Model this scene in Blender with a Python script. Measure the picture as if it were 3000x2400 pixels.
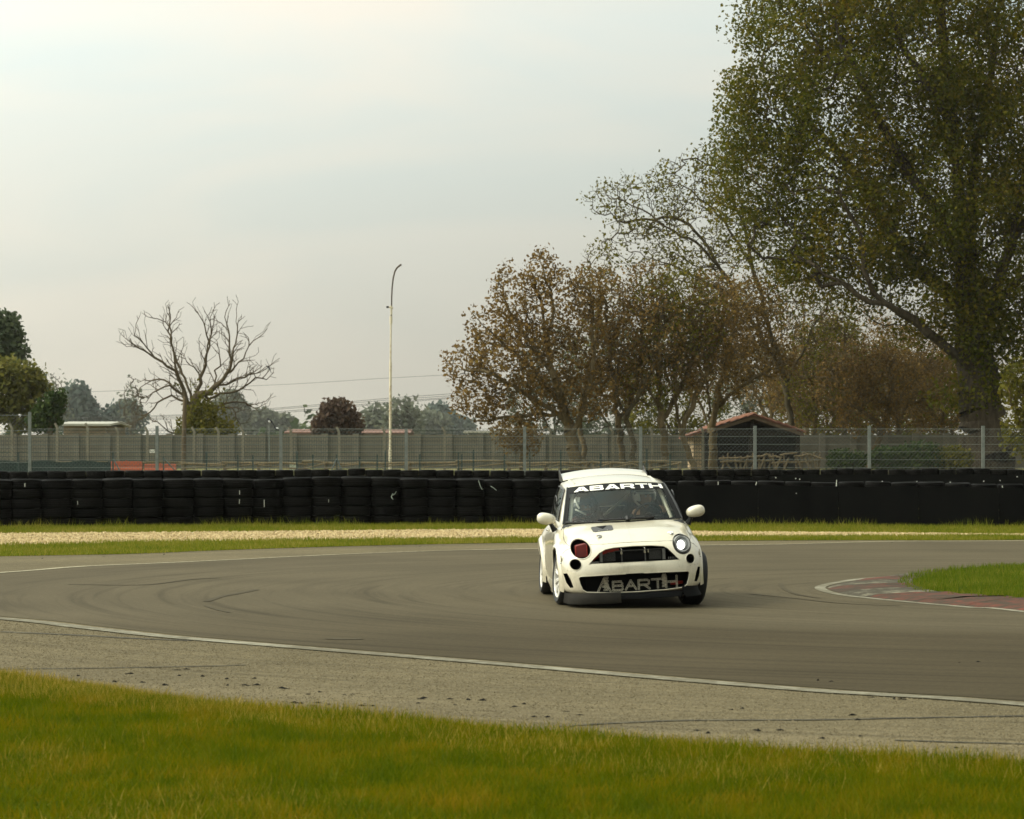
import bpy, bmesh, math, random
import numpy as np
from mathutils import Vector, Matrix
from mathutils.bvhtree import BVHTree
from mathutils.geometry import tessellate_polygon

for o in list(bpy.data.objects):
    bpy.data.objects.remove(o)
scene = bpy.context.scene
COL = scene.collection
R = math.radians
random.seed(7)
rng = np.random.default_rng(11)

# ---------------------------------------------------------------- camera
CAM_H = 1.66
F = 100.0 / 36.0 * 3000.0          # focal length in photo pixels
HZ = 1325.0                        # horizon row of the photo
cd = bpy.data.cameras.new('camera')
cam = bpy.data.objects.new('camera', cd)
COL.objects.link(cam)
cam.location = (0, 0, CAM_H)
cam.rotation_euler = (R(90), 0, 0)
cd.sensor_width = 36.0
cd.sensor_fit = 'HORIZONTAL'
cd.lens = 100.0
cd.shift_y = (HZ - 1200.0) / 3000.0
cd.clip_start = 0.5
cd.clip_end = 9000
cd.dof.use_dof = True
cd.dof.focus_distance = 37.0
cd.dof.aperture_fstop = 7.5
scene.camera = cam

# ---------------------------------------------------------------- sky and sun
SUN_AZ = -84.0      # degrees to the left of the viewing direction
SUN_EL = 43.0
sd = Vector((math.sin(R(SUN_AZ)) * math.cos(R(SUN_EL)), math.cos(R(SUN_AZ)) * math.cos(R(SUN_EL)), math.sin(R(SUN_EL))))
world = bpy.data.worlds.new('World')
scene.world = world
world.use_nodes = True
wn = world.node_tree
wn.nodes.clear()
def wnode(t, **kw):
    n = wn.nodes.new(t)
    for k, v in kw.items():
        setattr(n, k, v)
    return n
wl = wn.links.new
w_out = wnode('ShaderNodeOutputWorld')
sky = wnode('ShaderNodeTexSky')
sky.sky_type = 'NISHITA'
sky.sun_disc = False
sky.sun_elevation = R(SUN_EL)
sky.sun_rotation = R(SUN_AZ)
sky.air_density = 1.0
sky.dust_density = 3.0
bg_sky = wnode('ShaderNodeBackground')
bg_sky.inputs['Strength'].default_value = 0.08
wl(sky.outputs[0], bg_sky.inputs['Color'])
tc = wnode('ShaderNodeTexCoord')
nrm = wnode('ShaderNodeVectorMath', operation='NORMALIZE')
wl(tc.outputs['Generated'], nrm.inputs[0])
dot = wnode('ShaderNodeVectorMath', operation='DOT_PRODUCT')
wl(nrm.outputs[0], dot.inputs[0])
dot.inputs[1].default_value = sd
def wmath(op, a, b=None, c=None):
    n = wnode('ShaderNodeMath', operation=op)
    for i, v in enumerate((a, b, c)):
        if v is None: continue
        if isinstance(v, (int, float)): n.inputs[i].default_value = v
        else: wl(v, n.inputs[i])
    return n.outputs[0]
# thin high cloud: broad glow of the veiled sun plus soft streaks
glow = wmath('MULTIPLY', wmath('EXPONENT', wmath('MULTIPLY', dot.outputs['Value'], 3.0)), 0.225)
sep = wnode('ShaderNodeSeparateXYZ')
wl(nrm.outputs[0], sep.inputs[0])
elev = wmath('MAXIMUM', sep.outputs['Z'], 0.0)
mp = wnode('ShaderNodeMapping')
mp.inputs['Scale'].default_value = (5.0, 5.0, 17.0)
mp.inputs['Rotation'].default_value = (0, R(14), 0)
mp.inputs['Location'].default_value = (3.1, 0.4, 0.2)
wl(nrm.outputs[0], mp.inputs[0])
nz = wnode('ShaderNodeTexNoise')
nz.inputs['Scale'].default_value = 1.0
nz.inputs['Detail'].default_value = 6.0
nz.inputs['Roughness'].default_value = 0.45
nz.inputs['Distortion'].default_value = 0.5
wl(mp.outputs[0], nz.inputs['Vector'])
cl = wnode('ShaderNodeMapRange')
cl.inputs['From Min'].default_value = 0.36
cl.inputs['From Max'].default_value = 0.66
wl(nz.outputs['Fac'], cl.inputs['Value'])
veil_col = wnode('ShaderNodeMix', data_type='RGBA')
veil_col.inputs['A'].default_value = (0.86, 0.985, 0.94, 1)     # bluish gap between veils
veil_col.inputs['B'].default_value = (1.0, 0.952, 0.82, 1)      # cream cloud
wl(cl.outputs['Result'], veil_col.inputs['Factor'])
# haze near the horizon: warmer, duller
hz = wnode('ShaderNodeMapRange')
hz.inputs['From Min'].default_value = 0.0
hz.inputs['From Max'].default_value = 0.15
hz.inputs['To Min'].default_value = 1.0
hz.inputs['To Max'].default_value = 0.0
wl(elev, hz.inputs['Value'])
veil2 = wnode('ShaderNodeMix', data_type='RGBA')
wl(hz.outputs['Result'], veil2.inputs['Factor'])
wl(veil_col.outputs['Result'], veil2.inputs['A'])
veil2.inputs['B'].default_value = (1.0, 0.935, 0.775, 1)
base_l = wmath('ADD', wmath('MULTIPLY', cl.outputs['Result'], 0.08), 0.228)
lift = wmath('ADD', wmath('MULTIPLY', wmath('SUBTRACT', 1.0, hz.outputs['Result']), 0.29), base_l)
lum = wmath('ADD', glow, lift)
bg_veil = wnode('ShaderNodeBackground')
wl(veil2.outputs['Result'], bg_veil.inputs['Color'])
wl(lum, bg_veil.inputs['Strength'])
mixw = wnode('ShaderNodeMixShader')
mixw.inputs[0].default_value = 0.94
wl(bg_sky.outputs[0], mixw.inputs[1])
wl(bg_veil.outputs[0], mixw.inputs[2])
wl(mixw.outputs[0], w_out.inputs['Surface'])

sl = bpy.data.lights.new('sun', 'SUN')
sl.energy = 1.62
sl.angle = R(9)
sl.color = (1.0, 0.88, 0.64)
sun = bpy.data.objects.new('sun', sl)
COL.objects.link(sun)
sun.rotation_euler = sd.to_track_quat('Z', 'Y').to_euler()
sun.location = sd * 60

scene.view_settings.view_transform = 'Standard'
scene.view_settings.look = 'None'
scene.view_settings.exposure = 0.0
scene.view_settings.gamma = 1.0
scene.view_settings.use_curve_mapping = False
scene.cycles.max_bounces = 6
scene.cycles.diffuse_bounces = 2
scene.cycles.glossy_bounces = 3
scene.cycles.transparent_max_bounces = 12
scene.cycles.volume_bounces = 0

# ---------------------------------------------------------------- place helpers
def G(px, py, z=0.0):
    """ground point (height z) seen at photo pixel px,py"""
    s = (py - HZ) / (CAM_H - z)
    return np.array(((px - 1500.0) / s, F / s, z))
def P(px, py, Y):
    return np.array(((px - 1500.0) * Y / F, Y, CAM_H - (py - HZ) * Y / F))

def tag(o, label=None, cat=None, group=None, kind=None):
    if label: o['label'] = label
    if cat: o['category'] = cat
    if group: o['group'] = group
    if kind: o['kind'] = kind
    return o
def empty(name, loc=(0, 0, 0), rz=0.0, label=None, cat=None, group=None):
    o = bpy.data.objects.new(name, None)
    COL.objects.link(o)
    o.location = loc
    o.rotation_euler = (0, 0, rz)
    o.empty_display_size = 0.2
    return tag(o, label, cat, group)
def link(name, me, parent=None, mats=None):
    o = bpy.data.objects.new(name, me)
    COL.objects.link(o)
    if parent is not None: o.parent = parent
    for m in (mats or []):
        me.materials.append(m)
    return o
def mesh_np(name, V, Fs, mat, parent=None, smooth=False):
    V = np.asarray(V, dtype=np.float32).reshape(-1, 3)
    Fs = np.asarray(Fs, dtype=np.int32)
    me = bpy.data.meshes.new(name)
    n, k = Fs.shape
    me.vertices.add(len(V)); me.vertices.foreach_set('co', V.ravel())
    me.loops.add(n * k); me.loops.foreach_set('vertex_index', Fs.ravel())
    me.polygons.add(n)
    me.polygons.foreach_set('loop_start', np.arange(0, n * k, k, dtype=np.int32))
    me.polygons.foreach_set('loop_total', np.full(n, k, dtype=np.int32))
    me.polygons.foreach_set('use_smooth', np.full(n, smooth, dtype=bool))
    me.update(calc_edges=True)
    me.validate()
    return link(name, me, parent, [mat] if mat else None)

class MB:
    """collects shapes and links them as one mesh object"""
    def __init__(self):
        self.v = []; self.f = []; self.m = []; self.mi = 0
    def add(self, vs, fs):
        b = len(self.v)
        self.v += [tuple(map(float, p)) for p in vs]
        self.f += [tuple(i + b for i in f) for f in fs]
        self.m += [self.mi] * len(fs)
    def box(self, c, s, rz=0.0, M=None):
        hx, hy, hz_ = s[0] / 2, s[1] / 2, s[2] / 2
        ca, sa = math.cos(rz), math.sin(rz)
        vs = []
        for dz in (-hz_, hz_):
            for dx, dy in ((-hx, -hy), (hx, -hy), (hx, hy), (-hx, hy)):
                p = Vector((c[0] + dx * ca - dy * sa, c[1] + dx * sa + dy * ca, c[2] + dz))
                vs.append(M @ p if M else p)
        self.add(vs, [(3, 2, 1, 0), (4, 5, 6, 7), (0, 1, 5, 4), (1, 2, 6, 5), (2, 3, 7, 6), (3, 0, 4, 7)])
    def tube(self, pts, r, n=6, cap=True, closed=False):
        pts = [Vector(p) for p in pts]
        rs = r if isinstance(r, (list, tuple)) else [r] * len(pts)
        N = len(pts); b = len(self.v)
        up = None
        vs = []
        for i, p in enumerate(pts):
            if closed:
                t = (pts[(i + 1) % N] - pts[i - 1])
            else:
                t = pts[min(i + 1, N - 1)] - pts[max(i - 1, 0)]
            if t.length < 1e-9: t = Vector((0, 0, 1))
            t.normalize()
            if up is None:
                up = Vector((0, 0, 1)) if abs(t.z) < 0.9 else Vector((1, 0, 0))
            a = t.cross(up)
            if a.length < 1e-4:
                up = Vector((1, 0.3, 0.2)); a = t.cross(up)
            a.normalize()
            c = a.cross(t).normalized()
            up = c
            for k in range(n):
                an = 2 * math.pi * k / n
                vs.append(p + a * (rs[i] * math.cos(an)) + c * (rs[i] * math.sin(an)))
        fs = []
        for i in range(N if closed else N - 1):
            j = (i + 1) % N
            for k in range(n):
                k2 = (k + 1) % n
                fs.append((i * n + k, i * n + k2, j * n + k2, j * n + k))
        if cap and not closed:
            fs.append(tuple(reversed(range(n)))); fs.append(tuple((N - 1) * n + k for k in range(n)))
        self.add(vs, fs)
    def prism(self, poly, d0, d1, fn=None, M=None):
        """poly of (a,b); fn(a,b,d)->xyz ; d from d0 to d1"""
        fn = fn or (lambda a, b, d: (a, d, b))
        n = len(poly)
        vs = [fn(a, b, d0) for a, b in poly] + [fn(a, b, d1) for a, b in poly]
        if M: vs = [M @ Vector(p) for p in vs]
        fs = [tuple(range(n)), tuple(reversed(range(n, 2 * n)))]
        fs += [((i + 1) % n, i, n + i, n + (i + 1) % n) for i in range(n)]
        self.add(vs, fs)
    def lathe(self, prof, M=None, n=24, closed=False):
        """prof of (r, h) turned round the z axis, then M"""
        k = len(prof)
        vs = []
        for i in range(n):
            a = 2 * math.pi * i / n
            for r, h in prof:
                p = Vector((r * math.cos(a), r * math.sin(a), h))
                vs.append(M @ p if M else p)
        fs = []
        for i in range(n):
            j = (i + 1) % n
            for q in range(k if closed else k - 1):
                q2 = (q + 1) % k
                fs.append((i * k + q, j * k + q, j * k + q2, i * k + q2))
        self.add(vs, fs)
    def grid(self, pts2d):
        """rows of points"""
        nr, nc = len(pts2d), len(pts2d[0])
        vs = [p for row in pts2d for p in row]
        fs = [(i * nc + j, i * nc + j + 1, (i + 1) * nc + j + 1, (i + 1) * nc + j) for i in range(nr - 1) for j in range(nc - 1)]
        self.add(vs, fs)
    def build(self, name, mats, parent=None, smooth=None, recalc=True):
        me = bpy.data.meshes.new(name)
        me.from_pydata(self.v, [], self.f)
        if recalc:
            bm = bmesh.new(); bm.from_mesh(me)
            bmesh.ops.recalc_face_normals(bm, faces=bm.faces)
            bm.to_mesh(me); bm.free()
        if not isinstance(mats, (list, tuple)): mats = [mats]
        o = link(name, me, parent, mats)
        if len(mats) > 1:
            me.polygons.foreach_set('material_index', self.m)
        if smooth is not None:
            me.polygons.foreach_set('use_smooth', [True] * len(me.polygons))
            me.set_sharp_from_angle(angle=R(smooth))
        return o

# ---------------------------------------------------------------- materials
def new_mat(name):
    m = bpy.data.materials.new(name)
    m.use_nodes = True
    nt = m.node_tree
    b = nt.nodes['Principled BSDF']
    return m, nt, b
def N(nt, t, **kw):
    n = nt.nodes.new(t)
    for k, v in kw.items(): setattr(n, k, v)
    return n
def ramp(nt, fac, stops):
    r = N(nt, 'ShaderNodeValToRGB')
    els = r.color_ramp.elements
    while len(els) < len(stops): els.new(0.5)
    for e, (p, c) in zip(els, stops):
        e.position = p
        e.color = (c[0], c[1], c[2], 1)
    nt.links.new(fac, r.inputs['Fac'])
    return r.outputs['Color']
def noise(nt, scale, detail=4, rough=0.5, vec=None, stretch=None, coord='Object', dist=0.0):
    t = N(nt, 'ShaderNodeTexNoise')
    t.inputs['Scale'].default_value = scale
    t.inputs['Detail'].default_value = detail
    t.inputs['Roughness'].default_value = rough
    t.inputs['Distortion'].default_value = dist
    if vec is None:
        vec = N(nt, 'ShaderNodeTexCoord').outputs[coord]
    if stretch:
        mp_ = N(nt, 'ShaderNodeMapping')
        mp_.inputs['Scale'].default_value = stretch
        nt.links.new(vec, mp_.inputs[0]); vec = mp_.outputs[0]
    nt.links.new(vec, t.inputs['Vector'])
    return t.outputs['Fac']
def mixc(nt, fac, a, b, mode='MIX'):
    n = N(nt, 'ShaderNodeMix', data_type='RGBA', blend_type=mode)
    for key, v in (('Factor', fac), ('A', a), ('B', b)):
        if isinstance(v, (int, float)): n.inputs[key].default_value = v
        elif isinstance(v, tuple): n.inputs[key].default_value = (v[0], v[1], v[2], 1)
        else: nt.links.new(v, n.inputs[key])
    return n.outputs['Result']
def mth(nt, op, a, b=None, c=None):
    n = N(nt, 'ShaderNodeMath', operation=op)
    for i, v in enumerate((a, b, c)):
        if v is None: continue
        if isinstance(v, (int, float)): n.inputs[i].default_value = v
        else: nt.links.new(v, n.inputs[i])
    return n.outputs[0]
def bump(nt, b, h, strength=0.3, dist=0.01):
    bp = N(nt, 'ShaderNodeBump')
    bp.inputs['Strength'].default_value = strength
    bp.inputs['Distance'].default_value = dist
    nt.links.new(h, bp.inputs['Height'])
    nt.links.new(bp.outputs[0], b.inputs['Normal'])
def simple(name, c1, c2=None, scale=8.0, rough=0.6, metal=0.0, spec=0.4, coat=0.0, bmp=0.0, detail=4, stretch=None, emit=None):
    m, nt, b = new_mat(name)
    b.inputs['Roughness'].default_value = rough
    b.inputs['Metallic'].default_value = metal
    b.inputs['Specular IOR Level'].default_value = spec
    b.inputs['Coat Weight'].default_value = coat
    b.inputs['Coat Roughness'].default_value = 0.08
    nf = noise(nt, scale, detail, 0.6, stretch=stretch)
    if c2 is None: c2 = tuple(x * 0.82 for x in c1)
    nt.links.new(ramp(nt, nf, [(0.3, c2), (0.7, c1)]), b.inputs['Base Color'])
    if bmp: bump(nt, b, nf, bmp, 0.02)
    if emit:
        b.inputs['Emission Color'].default_value = (emit[0], emit[1], emit[2], 1)
        b.inputs['Emission Strength'].default_value = emit[3]
    return m
def leaf_mat(name, stops, trans=0.3, big=0.15, rough=0.6, clump=0.4):
    """colour differs from leaf to leaf and in broad clumps"""
    m, nt, b = new_mat(name)
    geo = N(nt, 'ShaderNodeNewGeometry')
    nf = noise(nt, big, 2, 0.5)
    f = mth(nt, 'ADD', mth(nt, 'MULTIPLY', geo.outputs['Random Per Island'], 1 - clump), mth(nt, 'MULTIPLY', mth(nt, 'SUBTRACT', nf, 0.5 - 0.5 * 0.5 / 1.0), clump * 2.2))
    f = mth(nt, 'SUBTRACT', f, 0.12 * clump)
    col = ramp(nt, f, stops)
    nt.links.new(col, b.inputs['Base Color'])
    b.inputs['Roughness'].default_value = rough
    b.inputs['Specular IOR Level'].default_value = 0.06
    tr = N(nt, 'ShaderNodeBsdfTranslucent')
    nt.links.new(col, tr.inputs['Color'])
    mx = N(nt, 'ShaderNodeMixShader')
    mx.inputs[0].default_value = trans
    nt.links.new(b.outputs[0], mx.inputs[1]); nt.links.new(tr.outputs[0], mx.inputs[2])
    nt.links.new(mx.outputs[0], nt.nodes['Material Output'].inputs['Surface'])
    return m
# ================================================================ the ground
M_ground = simple('dry_ground', (0.22, 0.19, 0.11), (0.11, 0.12, 0.04), 0.15, 0.95, bmp=0.2, spec=0.0)
M_lawnbase = simple('lawn_soil', (0.06, 0.07, 0.004), (0.035, 0.05, 0.003), 1.2, 0.95, spec=0.0)
M_vergebase = simple('verge_soil', (0.10, 0.10, 0.012), (0.06, 0.07, 0.006), 1.2, 0.95, spec=0.0)
HC = (7.0, 35.0)     # middle of the bend

def polar(nt):
    """radius and angle round the middle of the bend, so wear follows the cars"""
    tcn = N(nt, 'ShaderNodeTexCoord')
    sp = N(nt, 'ShaderNodeSeparateXYZ'); nt.links.new(tcn.outputs['Object'], sp.inputs[0])
    dx = mth(nt, 'SUBTRACT', sp.outputs['X'], HC[0]); dy = mth(nt, 'SUBTRACT', sp.outputs['Y'], HC[1])
    r = mth(nt, 'SQRT', mth(nt, 'ADD', mth(nt, 'MULTIPLY', dx, dx), mth(nt, 'MULTIPLY', dy, dy)))
    a = mth(nt, 'ARCTAN2', dy, mth(nt, 'MULTIPLY', dx, -1.0))
    return tcn, r, a
def asphalt(name, c1, c2, streak, grain, speck=0.0, gcon=0.22, line=False):
    m, nt, b = new_mat(name)
    tcn, r, a = polar(nt)
    cv = N(nt, 'ShaderNodeCombineXYZ')
    nt.links.new(mth(nt, 'MULTIPLY', r, 1.6), cv.inputs[0]); nt.links.new(mth(nt, 'MULTIPLY', a, 0.6), cv.inputs[1])
    s1 = noise(nt, 1.0, 7, 0.65, vec=cv.outputs[0], dist=0.25)
    cv2 = N(nt, 'ShaderNodeCombineXYZ')
    nt.links.new(mth(nt, 'ADD', mth(nt, 'MULTIPLY', r, 5.0), mth(nt, 'MULTIPLY', a, 6.0)), cv2.inputs[0]); nt.links.new(mth(nt, 'MULTIPLY', a, 1.6), cv2.inputs[1])
    s2 = noise(nt, 1.0, 5, 0.6, vec=cv2.outputs[0], dist=0.4)
    g = noise(nt, grain, 3, 0.7)
    patch = noise(nt, 0.35, 3, 0.5)
    f = mth(nt, 'ADD', mth(nt, 'MULTIPLY', s1, 0.5), mth(nt, 'MULTIPLY', patch, 0.5))
    base = ramp(nt, f, [(0.32, c2), (0.66, c1)])
    # vignette shade painted in: colour darkens outward on the near side of the bend
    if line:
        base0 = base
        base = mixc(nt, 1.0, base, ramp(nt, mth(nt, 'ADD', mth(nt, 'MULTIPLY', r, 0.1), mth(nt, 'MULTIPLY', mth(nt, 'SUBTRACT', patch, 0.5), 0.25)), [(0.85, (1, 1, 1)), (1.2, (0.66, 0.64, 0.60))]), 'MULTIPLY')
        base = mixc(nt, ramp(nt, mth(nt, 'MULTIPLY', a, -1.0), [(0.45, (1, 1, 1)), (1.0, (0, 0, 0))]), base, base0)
    # rubber laid down in arcs
    rub = ramp(nt, s2, [(0.50, (1, 1, 1)), (0.72, (1 - streak,) * 3)])
    base = mixc(nt, 1.0, base, rub, 'MULTIPLY')
    g2 = noise(nt, grain * 0.33, 2, 0.5)
    gr = ramp(nt, mth(nt, 'ADD', mth(nt, 'MULTIPLY', g, 0.6), mth(nt, 'MULTIPLY', g2, 0.4)), [(0.30, (1 - gcon,) * 3), (0.70, (1 + gcon,) * 3)])
    base = mixc(nt, 1.0, base, gr, 'MULTIPLY')
    if speck:
        v = N(nt, 'ShaderNodeTexVoronoi'); v.inputs['Scale'].default_value = 38
        nt.links.new(tcn.outputs['Object'], v.inputs['Vector'])
        sp2 = ramp(nt, v.outputs['Distance'], [(0.08, (speck, speck * 0.95, speck * 0.75)), (0.30, (0, 0, 0))])
        base = mixc(nt, 1.0, base, sp2, 'ADD')
    nt.links.new(base, b.inputs['Base Color'])
    b.inputs['Roughness'].default_value = 0.82
    b.inputs['Specular IOR Level'].default_value = 0.03
    bump(nt, b, g, 0.35, 0.006)
    return m
M_track = asphalt('track_asphalt', (0.098, 0.081, 0.050), (0.066, 0.055, 0.034), 0.32, 60, line=True)  # line turns on the painted near-side shade
M_shoulder = asphalt('worn_shoulder_asphalt', (0.142, 0.116, 0.066), (0.085, 0.070, 0.040), 0.30, 26, 0.10, 0.32)
def worn_paint(name, c, under, keep, scale):
    m, nt, b = new_mat(name)
    nf = noise(nt, scale, 6, 0.7); n2 = noise(nt, 0.5, 3, 0.5)
    f = mth(nt, 'ADD', mth(nt, 'MULTIPLY', nf, 0.6), mth(nt, 'MULTIPLY', n2, 0.4))
    nt.links.new(ramp(nt, f, [(keep, under), (keep + 0.16, c)]), b.inputs['Base Color'])
    b.inputs['Roughness'].default_value = 0.85
    b.inputs['Specular IOR Level'].default_value = 0.08
    return m
M_line = worn_paint('worn_white_paint', (0.25, 0.235, 0.175), (0.12, 0.108, 0.073), 0.46, 7)
M_line_dim = worn_paint('faded_white_paint', (0.34, 0.31, 0.21), (0.15, 0.13, 0.085), 0.42, 14)

def spl(pts, n=90):
    """smooth resampled curve through 3d points, evenly spaced by length"""
    p = np.array(pts, float)
    q = np.vstack((2 * p[0] - p[1], p, 2 * p[-1] - p[-2]))
    out = []
    for i in range(1, len(q) - 2):
        for t in np.linspace(0, 1, 14, endpoint=False):
            a, b_, c, d = q[i - 1], q[i], q[i + 1], q[i + 2]
            out.append(0.5 * ((2 * b_) + (c - a) * t + (2 * a - 5 * b_ + 4 * c - d) * t * t + (3 * b_ - a - 3 * c + d) * t ** 3))
    out.append(p[-1]); out = np.array(out)
    L = np.concatenate(([0], np.cumsum(np.linalg.norm(np.diff(out, axis=0), axis=1))))
    u = np.linspace(0, L[-1], n)
    return np.stack([np.interp(u, L, out[:, k]) for k in range(3)], 1)
def gcurve(px, n=90, pre=(), post=()):
    return spl(list(pre) + [G(x, y) for x, y in px] + list(post), n)
def strip(name, A, B, z, mat, rows=2, kind='structure'):
    k = len(A)
    V = []
    for j in range(rows):
        t = j / (rows - 1)
        Q = A * (1 - t) + B * t
        Q = Q.copy(); Q[:, 2] = z
        V.append(Q)
    V = np.vstack(V)
    Fq = [(j * k + i, j * k + i + 1, (j + 1) * k + i + 1, (j + 1) * k + i) for j in range(rows - 1) for i in range(k - 1)]
    o = mesh_np(name, V, Fq, mat)
    if o.data.polygons[0].normal.z < 0: o.data.flip_normals()
    if kind: o['kind'] = kind
    return o

# base terrain: flat to the tyre walls, then a low bank up to the field behind
ys = [-40, 0, 30, 60, 86.2, 87.6, 89, 120, 200, 500, 1200, 4000]
zs = [0, 0, 0, 0, 0, .45, .8, .8, .8, .8, .8, .8]
xs = np.linspace(-1, 1, 25)
V = []
for y, z in zip(ys, zs):
    wdt = 60 + max(y, 0) * 0.45
    for x in xs: V.append((x * wdt, y, z))
nc = len(xs)
Fq = [(j * nc + i, j * nc + i + 1, (j + 1) * nc + i + 1, (j + 1) * nc + i) for j in range(len(ys) - 1) for i in range(nc - 1)]
o = mesh_np('ground', V, Fq, M_ground); o['kind'] = 'structure'

v3 = lambda x, y: np.array((x, y, 0.0))
LAWN = gcurve([(0, 1997), (186, 2016), (464, 2063), (650, 2077), (1000, 2105), (1280, 2131), (1430, 2146), (1740, 2169), (2000, 2193), (2420, 2221), (3000, 2255)], 90,
              pre=[v3(-14.5, 38), v3(-12, 32.5), v3(-8, 26.2)], post=[v3(6.5, 11.5), v3(11, 6)])
NEAR = gcurve([(0, 1815), (232, 1840), (464, 1866), (696, 1886), (1000, 1911), (1464, 1949), (2000, 1996), (2464, 2033), (3000, 2068)], 90,
              pre=[v3(-9.2, 34.0), v3(-8.3, 31.6)], post=[v3(7.3, 14.0), v3(13, 7)])
NEAR_IN = NEAR + np.array((0.17, 0.15, 0))
FAR = gcurve([(0, 1680), (232, 1662), (464, 1652), (696, 1641), (1000, 1626), (1300, 1615), (1579, 1609), (2060, 1599), (2300, 1596), (2603, 1588), (3000, 1586)], 90,
             pre=[v3(-9.2, 34.0), v3(-8.7, 36.5)], post=[v3(18, 55.5), v3(34, 60)])
SH_OUT = gcurve([(0, 1631), (300, 1626), (464, 1621), (650, 1613), (1000, 1602), (1171, 1598), (1357, 1594), (1600, 1591), (2060, 1586), (2464, 1584), (3000, 1583)], 90,
                pre=[v3(-19, 38.5), v3(-12.5, 43)], post=[v3(18, 56), v3(34, 61)])
GR_LO = gcurve([(0, 1598), (300, 1591), (800, 1585), (1600, 1579), (2046, 1575), (2464, 1573), (3000, 1572)], 90, pre=[v3(-26, 46)], post=[v3(19, 58), v3(35, 63)])
GR_HI = gcurve([(0, 1565), (371, 1563), (800, 1559), (1600, 1553), (2046, 1560), (2464, 1563), (2789, 1566), (3000, 1568.5)], 90, pre=[v3(-27, 53)], post=[v3(19, 58.8), v3(35, 64)])
WALL_B = gcurve([(0, 1548), (800, 1541), (1600, 1538), (2046, 1540), (2464, 1542), (3000, 1546)], 90, pre=[v3(-27, 58)], post=[v3(19, 60), v3(35, 66)])
WALL_BK = WALL_B + np.array((0, 14, 0))

# one closed sheet of shoulder asphalt under everything paved
strip('shoulder', LAWN - np.array((0.5, 0.6, 0)), np.vstack((SH_OUT[:],)) + np.array((0, 0.5, 0)), 0.004, M_shoulder, 14)
# the racing surface: closed by the outer edge on the left
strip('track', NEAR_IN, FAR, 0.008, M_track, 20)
def ribbon(name, C, w, z, mat, taper=None):
    d = np.gradient(C, axis=0); d /= np.linalg.norm(d, axis=1)[:, None]
    nrm_ = np.stack((-d[:, 1], d[:, 0], 0 * d[:, 0]), 1)
    return strip(name, C - nrm_ * w / 2, C + nrm_ * w / 2, z, mat, 2)
ribbon('edge_line', NEAR, 0.20, 0.0125, M_line)
ribbon('edge_line', FAR[:58], 0.14, 0.0125, M_line_dim)

strip('lawn', np.vstack((LAWN,)), np.stack((np.linspace(-30, 16, 90), np.full(90, -4.0), np.zeros(90)), 1), 0.012, M_lawnbase, 6)
strip('verge', SH_OUT, GR_LO, 0.010, M_vergebase, 3)
strip('verge', GR_HI, WALL_BK, 0.010, M_vergebase, 4)
M_gravel = simple('gravel_bed', (0.46, 0.36, 0.20), (0.24, 0.185, 0.10), 12, 0.95, bmp=0.8, detail=8)
strip('gravel_bed', GR_LO, GR_HI, 0.013, M_gravel, 4)

# dark rubber drawn out over the paving
M_skid = worn_paint('rubber_skid', (0.040, 0.036, 0.027), (0.105, 0.092, 0.060), 0.40, 7)
M_skid_t = worn_paint('rubber_skid_on_track', (0.034, 0.028, 0.017), (0.060, 0.049, 0.028), 0.48, 5)
for px, w_, z_, m_ in (([(-60, 1963), (300, 1960), (620, 1954), (720, 1951)], .05, .0085, M_skid), ([(1640, 2131), (1800, 2122), (2010, 2114), (2400, 2112), (2700, 2106), (3060, 2100)], .06, .0085, M_skid),
                       ([(604, 1765), (650, 1750), (700, 1741), (752, 1730)], .09, .0125, M_skid_t), ([(600, 1777), (640, 1790), (672, 1797)], .05, .0125, M_skid_t), ([(960, 1874), (1010, 1876), (1060, 1875)], .16, .0125, M_skid_t),
                       ([(2285, 1712), (2300, 1730), (2340, 1745), (2400, 1755)], .06, .0125, M_skid_t), ([(2200, 1743), (2330, 1756), (2460, 1770), (2640, 1778)], .05, .0125, M_skid_t), ([(200, 1715), (420, 1716), (560, 1700), (640, 1696)], .07, .0125, M_skid_t),
                       ([(2620, 2172), (2800, 2178), (3060, 2184)], .05, .0085, M_skid), ([(0, 1853), (240, 1864), (420, 1874), (560, 1879)], .10, .0085, M_skid)):
    ribbon('skid_mark', gcurve(px, 40), w_, z_, m_)

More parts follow.
